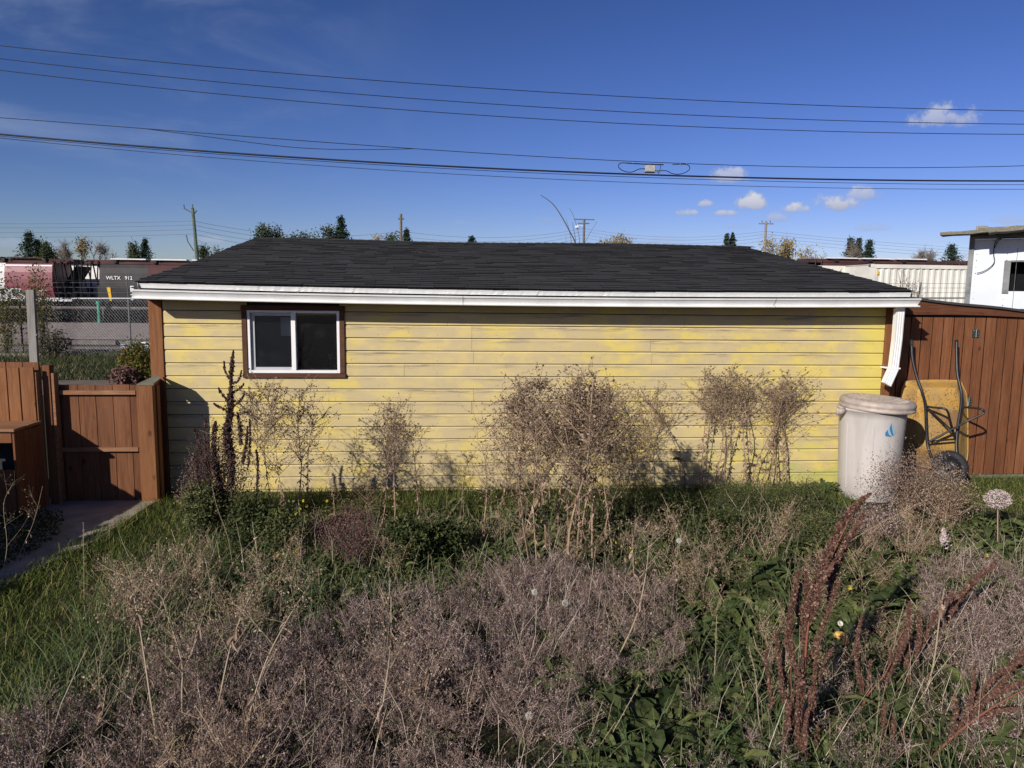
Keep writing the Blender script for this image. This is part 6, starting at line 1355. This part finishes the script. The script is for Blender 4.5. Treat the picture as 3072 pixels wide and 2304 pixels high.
bush('low_bush', 'leafy dark bush between pigweed and yellow flowers', 545, 1205, 120, 130, 'dark_leaf', 2600, .014, 11)
bush('low_bush', 'green yellow-flowered bush under the window weeds', 610, 1215, 120, 120, 'feather_leaf', 2400, .013, 12)
bush('dry_bush', 'tangled grey brown dry bush before the bin', 1960, 1120, 210, 135, 'drab_seed', 5200, .008, 13, asp=.6, twig='tan_twig')
bush('dry_bush', 'dry brown bush before the wheelbarrow wheel', 2040, 1150, 150, 110, 'tan_seed', 3600, .007, 14, asp=.6, twig='tan_twig')
bush('dry_bush', 'tan dry bush right under the bin', 1890, 1180, 130, 80, 'dry_seed', 2600, .007, 15, twig='tan_twig')
bush('dry_bush', 'dark brown seedy tangle round the pointed pigweed', 478, 1150, 150, 200, 'pigweed', 5200, .0075, 31, asp=.7)
bush('dry_bush', 'loose dark weed tangle above the grass by the gate', 425, 1140, 90, 130, 'drab_seed', 1800, .0075, 32, asp=.6, twig='tan_twig')
# beyond the gate
bush('vine', 'leafy vine on the chain link fence at the far left', 18, 790, 110, 150, 'autumn_leaf', 1300, .034, 16, Y_=14.6)
bush('vine', 'vine growing behind the grey batten', 96, 790, 58, 175, 'autumn_leaf', 900, .034, 17, Y_=14.4)
bush('low_bush', 'dark bush at the foot of the chain link fence', 118, 790, 70, 60, 'yard_weed', 1300, .03, 18, Y_=13.5)
bush('low_bush', 'yellow green bush against the garage corner post', 305, 850, 90, 85, 'autumn_leaf', 2600, .03, 19, Y_=8.6)
bush('low_bush', 'brown dead bush beside the alley', 270, 845, 60, 40, 'red_bush', 1200, .03, 20, Y_=8.2)

# ground covers (uncountable) ---------------------------------------------------
rg = np.random.default_rng(50)
Pg = scatter([(-1.05, -2.7), (.0, -2.2), (.12, -.9), (.10, -.10), (7.0, -.05), (7.0, -.9), (1.5, -1.0), (1.35, -2.2), (.9, -3.2), (.75, -4.9), (-.6, -5.2), (-1.2, -3.4)], 2300, rg, world=True)
g = Geo(); g.blades(Pg, rg.uniform(.04, .12, len(Pg)), .0045, .8, rg)
Pr = scatter([(7.9, .22), (12, .22), (12, -1.6), (8.6, -1.4), (7.9, -.6)], 2300, rg, world=True); g.blades(Pr, rg.uniform(.04, .10, len(Pr)), .0045, .8, rg)
Pe = scatter([(-.30, -2.9), (-.02, -2.9), (.02, -2.2), (.06, -1.6), (.12, -.8), (.16, -.45), (.02, -.45), (-.08, -1.2), (-.18, -2.0)], 2600, rg, world=True); Pe[:, 2] += .01; g.blades(Pe, rg.uniform(.05, .13, len(Pe)), .0045, 1., rg)
tag(g.build('lawn_grass', 'grass_green'), 'short green grass beside the path and along the wall', 'grass', kind='stuff')
g = Geo()
Pl = scatter([(150, 1480), (420, 1380), (420, 1230), (330, 1190), (260, 1300), (90, 1420), (0, 1560), (0, 1640), (80, 1640)], 420, rg, z=.1); g.blades(Pl, rg.uniform(.14, .34, len(Pl)), .0055, 1.0, rg)
Pl = scatter([(380, 1230), (560, 1180), (560, 1120), (400, 1120)], 500, rg, z=.1); g.blades(Pl, rg.uniform(.12, .28, len(Pl)), .005, .9, rg)
Pl = scatter([(1250, 1750), (1950, 1750), (1950, 1560), (1650, 1560), (1250, 1640)], 200, rg, z=.1); g.blades(Pl, rg.uniform(.12, .34, len(Pl)), .0055, .9, rg)
Pl = scatter([(900, 1180), (2212, 1180), (2212, 1090), (900, 1090)], 260, rg, z=.1); g.blades(Pl, rg.uniform(.08, .22, len(Pl)), .0045, .9, rg)
Pl = scatter([(1480, 1480), (1720, 1480), (1720, 1160), (1480, 1160)], 120, rg, z=.1); g.blades(Pl, rg.uniform(.15, .36, len(Pl)), .005, .9, rg)
Pl = scatter([(230, 1240), (700, 1180), (700, 1340), (420, 1480), (100, 1620), (-20, 1560)], 520, rg, z=.1); g.blades(Pl, rg.uniform(.12, .30, len(Pl)), .0045, .9, rg)
Pl = scatter([(1440, 1420), (1700, 1400), (2240, 1420), (2330, 1760), (1200, 1760), (1260, 1500)], 300, rg, z=.1); g.blades(Pl, rg.uniform(.08, .26, len(Pl)), .0045, 1.1, rg)
Pl = scatter([(700, 1260), (1440, 1200), (1440, 1420), (1260, 1660), (60, 1700), (300, 1460)], 130, rg, z=.1); g.blades(Pl, rg.uniform(.10, .28, len(Pl)), .0036, .9, rg)
Pl = scatter([(5.6, -5.8), (9.5, -5.8), (12.5, -1.3), (8.4, -1.2), (7.0, -3.4)], 420, rg, world=True); g.blades(Pl, rg.uniform(.08, .26, len(Pl)), .0048, .9, rg)
Pl = scatter([(620, 1160), (1130, 1150), (1130, 1260), (900, 1320), (620, 1340)], 480, rg, z=.05); g.blades(Pl, rg.uniform(.08, .22, len(Pl)), .0045, .9, rg)
tag(g.build('tall_grass', 'grass_long'), 'long tangled green grass in tufts', 'grass', kind='stuff')
g = Geo()
Pv = scatter([(-22, 9.7), (6, 9.7), (6, 14.2), (-22, 14.2)], 420, rg, world=True); hv = .10+.22*np.clip((Pv[:, 1]-9.7)/3, 0, 1); g.blades(Pv, rg.uniform(.5, 1.3, len(Pv))*hv, .014, .8, rg)
tag(g.build('verge_grass', 'verge_blade'), 'rough green verge beyond the alley', 'grass', kind='stuff')
g = Geo(); Pv = scatter([(-30, 14.2), (30, 14.2), (30, 17), (-30, 17)], 60, rg, world=True); g.flakes(Pv+np.c_[0*Pv[:, :2], rg.uniform(0, .2, len(Pv))], .025, rg); g.blades(Pv, rg.uniform(.1, .32, len(Pv)), .012, .9, rg)
tag(g.build('yard_weeds', 'yard_weed'), 'sparse dry weeds along the chain link fence', 'weeds', kind='stuff'); g = Geo()
Pv = scatter([(-60, 38.5), (60, 38.5), (60, 47), (-60, 47)], 26, rg, world=True); 
zz2 = np.interp(Pv[:, 1], [41, 47.5], [0, .62]); Pv[:, 2] = zz2
g.blades(Pv, rg.uniform(.3, 1.0, len(Pv)), .06, .9, rg); Pq = np.repeat(Pv, 3, 0); g.flakes(Pq+np.c_[rg.normal(0, .15, (len(Pq), 2)), rg.uniform(0, .7, len(Pq))], .07, rg)
tag(g.build('scrub', 'scrub'), 'dark dry scrub before the railway track', 'scrub', kind='stuff')

AI = [airy(500+i, H=.21, br=8, tw=5, spread=.8, r=.0012, seed_sz=.0032) for i in range(8)]
def mass(name, label, poly, per, mats, protos, rg, smin=.8, smax=1.25, z=.2, world=False, extra=0):
    P = scatter(poly, per, rg, z=z, world=world); pn = np.sin(P[:, 0]*3.1+np.sin(P[:, 1]*2.3)*1.4)*np.sin(P[:, 1]*3.7+np.sin(P[:, 0]*1.9)*1.6)+.5*np.sin(P[:, 0]*7.3+P[:, 1]*5.1); P = P[pn+rg.normal(0, .35, len(P)) > (-1.15 if per > 50 else -.75)]; g = Geo(); stamp(g, protos, P, rg, smin, smax, .18); 
    return tag(g.build(name, mats), label, 'dry weeds', kind='stuff')
purple = [(-60, 1560), (150, 1480), (300, 1400), (480, 1345), (640, 1330), (740, 1280), (900, 1250), (1080, 1190), (1300, 1190), (1440, 1230), (1490, 1330), (1460, 1400), (1280, 1440), (1120, 1440), (1290, 1480), (1270, 1600), (1180, 1760), (-100, 1760)]
mass('purple_dry_weeds', 'matted purplish brown dry weeds filling the foreground', purple, 84, ['dry_twig', 'dry_seed'], AI, rg)
right = [(1480, 1500), (1700, 1460), (1800, 1440), (1960, 1400), (2000, 1300), (2010, 1190), (2230, 1190), (2330, 1760), (1480, 1760)]
mass('mixed_dry_weeds', 'brown dry weeds matted over the right foreground', right, 32, ['dry_twig', 'dry_seed'], AI, rg)
mass('edge_dry_weeds', 'pinkish dry weeds along the right edge', [(1990, 1200), (2330, 1190), (2330, 1560), (2120, 1480), (2000, 1380)], 30, ['dry_twig', 'dry_seed'], AI, rg)
AT = [airy(520+i, H=.36, stems=5, br=8, tw=5, spread=.6, r=.0014, seed_sz=.0050) for i in range(4)]
tan = [(300, 1400), (560, 1330), (600, 1240), (420, 1160), (300, 1190), (240, 1330)]
mass('tan_dry_weeds', 'tan seedy weeds beside the green grass', tan, 13, ['tan_twig', 'tan_seed'], AT, rg)
mid = [(560, 1230), (1120, 1170), (1500, 1230), (1780, 1180), (2050, 1170), (2050, 1090), (1500, 1110), (1000, 1110), (560, 1120)]
mass('wall_foot_weeds', 'loose tan and brown weeds before the wall grass', mid, 9, ['tan_twig', 'tan_seed'], AT, rg, .6, 1.15)
mass('far_side_weeds', 'dry weeds continuing past the right edge', [(5.9, -5.6), (9.5, -5.6), (12, -1.7), (9.6, -1.5), (8.2, -2.4), (7.0, -3.6)], 12, ['dry_twig', 'dry_seed'], AI, rg, world=True)
mass('leaf_patch_weeds', 'scattered dry weeds through the big green leaf patch', [(1430, 1180), (2010, 1160), (2020, 1420), (1480, 1440)], 9, ['tan_twig', 'tan_seed'], AT, rg, .6, 1.1)
mass('bottom_tan_weeds', 'tan weeds at the bottom left', [(-80, 1760), (760, 1760), (720, 1600), (300, 1560), (0, 1600)], 12, ['tan_twig', 'tan_seed'], AT, rg)
g = Geo()
for pl_, nn_ in ((purple, 45), (right, 60), (mid, 30), (tan, 30)):
    P = scatter(pl_, nn_, rg, z=.15); L_ = rg.uniform(.18, .55, len(P)); a = rg.normal(1.1, 1.2, len(P)); tl = rg.uniform(.05, .9, len(P)); d = np.c_[np.cos(a)*tl, np.sin(a)*tl, np.ones(len(P))]; d /= np.linalg.norm(d, axis=1, keepdims=True)
    q = P+d*(L_*.55)[:, None]; d2 = d+np.c_[rg.normal(0, .18, (len(P), 2)), np.full(len(P), -.12)]; g.prisms(P, q, .0012, .0010); g.prisms(q, q+d2*(L_*.45)[:, None], .0010, .0006)
tag(g.build('thin_straws', 'straw'), 'thin pale straws standing and lying through the dry weeds', 'straw', kind='stuff')
# small leaves among the mass and the dark creeper by the path
g = Geo(); P = scatter(purple, 260, rg, z=.1); g.flakes(P+np.c_[0*P[:, :2], rg.uniform(.0, .12, len(P))], .014, rg, asp=.5)
P = scatter(right, 500, rg, z=.1); g.flakes(P+np.c_[0*P[:, :2], rg.uniform(.0, .15, len(P))], .016, rg, asp=.5)
P = scatter([(-1.7, -2.9), (-.40, -2.4), (-.34, -1.6), (-.50, -1.1), (-.80, -.95), (-1.7, -1.1)], 3600, rg, world=True); g.flakes(P+np.c_[0*P[:, :2], .04+rg.uniform(.0, .09, len(P))], .013, rg)
tag(g.build('ground_creeper', 'dark_leaf'), 'small dark leaves creeping between the weeds', 'ground cover', kind='stuff')

def sprig(seed, n=9, L_=.07, w=.022):
    rg = np.random.default_rng(seed); g = Geo()
    for i in range(n): a = i*2.4; g.leaf((cos(a)*.008, sin(a)*.008, rg.uniform(0, .07)), (cos(a), sin(a), rg.uniform(.3, 1.6)), L_*rg.uniform(.6, 1.4), w*rg.uniform(.7, 1.3), rg, droop=1., fold=.3, seg=3, crinkle=.003, curl=rg.normal(0, .5))
    return g.arrays()
SPR = [sprig(700+i) for i in range(5)]; SPL = [sprig(710+i, 10, .12, .034) for i in range(4)]
for nm_, mt_, lb_, lst in (('green_undergrowth', 'rosette_leaf', 'low green leaves filling the gaps between the weeds', [([(420, 1180), (720, 1160), (700, 1330), (460, 1360), (330, 1300)], 60, SPR), ([(640, 1150), (1130, 1140), (1120, 1250), (900, 1310), (640, 1340)], 110, SPR), ([(1380, 1400), (1760, 1380), (1760, 1500), (1300, 1500)], 60, SPR), ([(1430, 1160), (2030, 1150), (2020, 1400), (1700, 1430), (1460, 1380)], 34, SPL), ([(1430, 1160), (2030, 1150), (2020, 1400), (1700, 1430), (1460, 1380)], 30, SPR), ([(2040, 1100), (2300, 1100), (2330, 1260), (2060, 1280)], 60, SPL), ([(1120, 1340), (1480, 1330), (1500, 1480), (1200, 1480)], 45, SPL), ([(1230, 1500), (1760, 1480), (1760, 1760), (1200, 1760)], 50, SPL), ([(1850, 1500), (2250, 1400), (2330, 1760), (1850, 1760)], 35, SPL)]),
        ('wall_foot_leaves', 'feather_leaf', 'feathery green growth along the foot of the wall', [([(560, 1080), (1800, 1072), (1800, 1160), (1400, 1190), (600, 1170)], 75, SPR), ([(1050, 1100), (1800, 1090), (1790, 1190), (1080, 1190)], 45, SPL), (purple, 16, SPR)])):
    g = Geo()
    for pl_, nn_, pr_ in lst:
        P = scatter(pl_, nn_, rg, z=.08); pn = np.sin(P[:, 0]*4.1+1)*np.sin(P[:, 1]*4.3)+.4*np.sin(P[:, 0]*9+P[:, 1]*7); stamp(g, pr_, P[pn+rg.normal(0, .4, len(P)) > -.5], rg, .7, 1.5, .25)
    tag(g.build(nm_, mt_), lb_, 'undergrowth', kind='stuff')
# flowers, clocks, litter ---------------------------------------------------------
def clock(x, y, label, R_=.020, zt_=None):
    b = gp(x, y+60 if y < 1600 else y+20); p = at(x, y, b[1]); ro = np.array([p[0], p[1], 0]); r = thing('dandelion_clock', label, 'dandelion', ro, 0, 'dandelion seed heads'); rg = np.random.default_rng(int(x))
    h = p-ro; g = Geo(); g.tube(smoothpath([(rg.normal(0, .03), 0, 0), h*.5+[.01, 0, 0], h], 5), .0016, 5); g.build('stem', 'pale_stalk', r)
    d = rg.normal(0, 1, (420, 3)); d /= np.linalg.norm(d, axis=1, keepdims=True); g = Geo(); g.prisms(np.repeat(h[None], 420, 0), h+d*R_, .0002, .0003); g.flakes(h+d*R_*rg.uniform(.9, 1.03, (420, 1)), .0026, rg); g.blobs([h], .005, rg); g.build('seed_head', 'fluff', r)
clock(1155, 1279, 'paler dandelion clock, left of the upper pair'); clock(1221, 1303, 'round white dandelion clock, right of the upper pair', .021); clock(1143, 1546, 'small dandelion clock low in the purple weeds', .017); clock(1467, 1168, 'half hidden dandelion clock near the dark hollow', .020)
def flower(x, y, label, R_=.016, mat='yellow_petal', n=14, Y_=None, group='yellow flowers'):
    b = gp(x, y+45); p = at(x, y, b[1]); ro = np.array([p[0], p[1], 0]); r = thing('wild_flower', label, 'flower', ro, 0, group); rg = np.random.default_rng(int(x*3+y)); h = p-ro; g = Geo(); g.tube(smoothpath([(rg.normal(0, .02), 0, 0), h*.5, h], 4), .0014, 4); g.build('stem', 'feather_leaf', r); g = Geo()
    nrm = np.array([rg.normal(0, .3), -.7, .6]); nrm /= np.linalg.norm(nrm); u = np.cross(nrm, [0, 0, 1.]); u /= np.linalg.norm(u); v_ = np.cross(nrm, u)
    for k in range(n):
        a = 2*pi*k/n; d = u*cos(a)+v_*sin(a)+nrm*.25; g.leaf(h, d, R_*rg.uniform(.8, 1.1), R_*.35, rg, droop=.2, seg=2)
    g.build('petals', mat, r)
YF = [(655, 1082), (662, 1093), (648, 1100), (640, 1110), (628, 1130), (632, 1140), (580, 1128), (575, 1133), (575, 1163), (603, 1172), (645, 1185), (640, 1190), (706, 1082), (1342, 1180), (1330, 1172), (1362, 1184), (1350, 1210), (1373, 1215), (900, 975), (600, 1200), (557, 1120)]
ORD = ['highest', 'second highest', 'third highest', 'fourth highest', 'fifth highest', 'sixth highest', 'seventh highest', 'eighth highest', 'ninth highest', 'tenth highest', 'eleventh highest', 'twelfth highest', 'thirteenth highest', 'fourteenth highest', 'fifteenth highest', 'sixteenth highest', 'third lowest', 'second lowest', 'lowest']
YF += [(605, 1098), (668, 1113), (618, 1108)]
WF = sorted([p for p in YF if p[0] < 700], key=lambda p: p[1]); TF = sorted([p for p in YF if p[0] > 1300])
for i, (x, y) in enumerate(WF): flower(x, y, ORD[i if i < len(WF)-1 else -1]+' of the small yellow flowers among the window weeds', .017, group='yellow flowers under the window weeds')
for i, (x, y) in enumerate(TF): flower(x, y, 'tiny yellow flower, %s from left, beside the leafy tan stalk' % ['first', 'second', 'third', 'fourth', 'fifth'][i], .010, group='tiny yellow flowers by the tan stalk')
flower(706, 1082, 'yellow flower alone under the right window post', .016, group=None); flower(900, 975, 'yellow flower high among the mid-wall weeds', .012, group=None)
flower(1836, 1270, 'yellow flower at the tallest dock right side', .022, group=None)
flower(2132, 1200, 'yellow bloom below the pink seed head', .018, group=None)
flower(1908, 1110, 'white daisy right of the dock tip', .018, 'white_petal', group=None); flower(1880, 1122, 'small white daisy under the larger daisy', .013, 'white_petal', group=None); flower(1873, 1124, 'tiny white daisy left of the small daisy', .011, 'white_petal', group=None); flower(2042, 1125, 'white floret right of the daisies', .010, 'white_petal', group=None)
# white lupin-like spike and pink seed head
b = gp(2038, 1230); p = [at(2038, y, b[1]) for y in (1230, 1175, 1140)]; r = thing('flower_spike', 'white flower spike right of the dry bush', 'flower', (b[0], b[1], 0)); ro = np.array([b[0], b[1], 0]); g = Geo(); g.tube(np.array(p)-ro, .003, 5); g.build('stem', 'feather_leaf', r)
rr = np.random.default_rng(8); u = rr.uniform(0, 1, 320)[:, None]; q = (p[1]-ro)*(1-u)+(p[2]-ro)*u+rr.normal(0, .018, (320, 3))*(1.1-u); g = Geo(); g.flakes(q, .009, rr); g.build('florets', 'pink_fluff', r)
b = gp(2155, 1170); p = at(2155, 1078, b[1]); ro = np.array([b[0], b[1], 0]); r = thing('seed_head_plant', 'rounded pinkish seed head near the lawn', 'weed', ro); g = Geo(); g.tube(smoothpath([(0, 0, 0), (p-ro)*.6, p-ro], 5), .005, 6)
d = rr.normal(0, 1, (50, 3))*[.085, .06, .05]; g.prisms(np.repeat(((p-ro)*.8)[None], 50, 0), p-ro+d, .0015, .001); g.build('stem', 'tan_twig', r); g = Geo(); q = rr.normal(0, 1, (1400, 3)); q = q/np.linalg.norm(q, axis=1, keepdims=True)*rr.uniform(.6, 1, (1400, 1))*[.115, .09, .085]+(p-ro); g.flakes(q, .008, rr); g.build('seed_cluster', 'pink_fluff', r)
# small things lying in the weeds
def gourd():
    b = gp(1820, 1400, .05); c = at(1818, 1380, b[1]); g = Geo(); n = 14
    P = smoothpath([c+[-.045, .01, .022], c+[-.02, 0, .024], c+[.015, 0, .008], c+[.04, 0, -.024]], 5); u = np.linspace(0, 1, len(P)); g.tube(P, .004+.022*np.sin(pi*np.clip(u, .03, .97))**.6, 14)
    o = g.build('yellow_peel', 'potato', smooth=True); tag(o, 'curved yellow brown peel lying right of the tallest dock', 'peel')
gourd()
b = at(1815, 1347, gp(1815, 1370)[1]); g = Geo(); kq = 24; nrm = Vector((.1, -.7, .6)).normalized(); M_ = np.array(nrm.to_track_quat('Z', 'Y').to_matrix())
V = []; rg_ = [(.0, .004), (.013, .004), (.0135, .007), (.017, .006), (.018, -.002), (.0, -.004)]
V = np.array([(r*cos(2*pi*j/kq), r*sin(2*pi*j/kq), z) for r, z in rg_ for j in range(kq)])@M_.T+b
g.addpoly(V, [(i*kq+j, i*kq+(j+1) % kq, (i+1)*kq+(j+1) % kq, (i+1)*kq+j) for i in range(len(rg_)-1) for j in range(kq)]); tag(g.build('white_cap', 'disc_white', smooth=True), 'small round whitish cap above the yellow peel', 'cap')
for i, (x, y, lb) in enumerate(((1950, 1190, 'curled brown dead leaf below the dry bush'), (645, 1190, 'tan dead leaf near the yellow flowers'), (520, 1330, 'pale curled leaf on the second stalk area'), (1895, 1545, 'crumpled pale leaf across the yellowish stalk'))):
    b = at(x, y, gp(x, y+20)[1]); g = Geo(); rr = np.random.default_rng(i); g.leaf(b, (.8, -.3, .4), .085, .045, rr, droop=1.5, curl=.8, seg=8, fold=.6); tag(g.build('dead_leaf', 'curled_leaf'), lb, 'leaf', 'fallen leaves')
# seedhead weed in front of the wall right: small black umbels
for i, (x, yb, yt, lb) in enumerate(((1475, 1080, 985, 'yarrow with flat dark heads left of the right weed group'), (1650, 1090, 1000, 'yarrow with flat dark heads before the right weeds'))):
    b = gp(x, yb); b[1] = min(b[1], -.12); p = at(x, yt, b[1]); ro = np.array([b[0], b[1], 0]); r = thing('yarrow', lb, 'weed', ro, 0, 'yarrow heads'); rr = np.random.default_rng(i+5); g = Geo(); gs = Geo()
    for k in range(7): e = p-ro+np.array([rr.normal(0, .09), rr.normal(0, .04), rr.normal(0, .03)]); g.tube(smoothpath([(0, 0, 0), e*.5+[rr.normal(0, .02), 0, 0], e], 4), .002, 5); gs.flakes(e+rr.normal(0, 1, (60, 3))*[.018, .018, .004], .006, rr)
    g.build('stem', 'tall_stem', r); gs.build('flower_head', 'pigweed', r)
# branching dry weed at the lower left by the wooden box
stalk('thorny leafless shoot by the wooden box', [(20, 1240), (50, 1180), (75, 1120), (92, 1050)], 401, w=.0022, side=5, heads=.25, lf=.03, leaves=5, name='dead_shoot')
stalk('straggly shoot at the left edge before the box', [(0, 1260), (15, 1180), (8, 1090), (30, 1040)], 402, w=.0022, side=5, heads=.25, lf=.03, leaves=6, name='dead_shoot')
print('verts', sum(len(o.data.vertices) for o in COL.objects if o.type == 'MESH'))
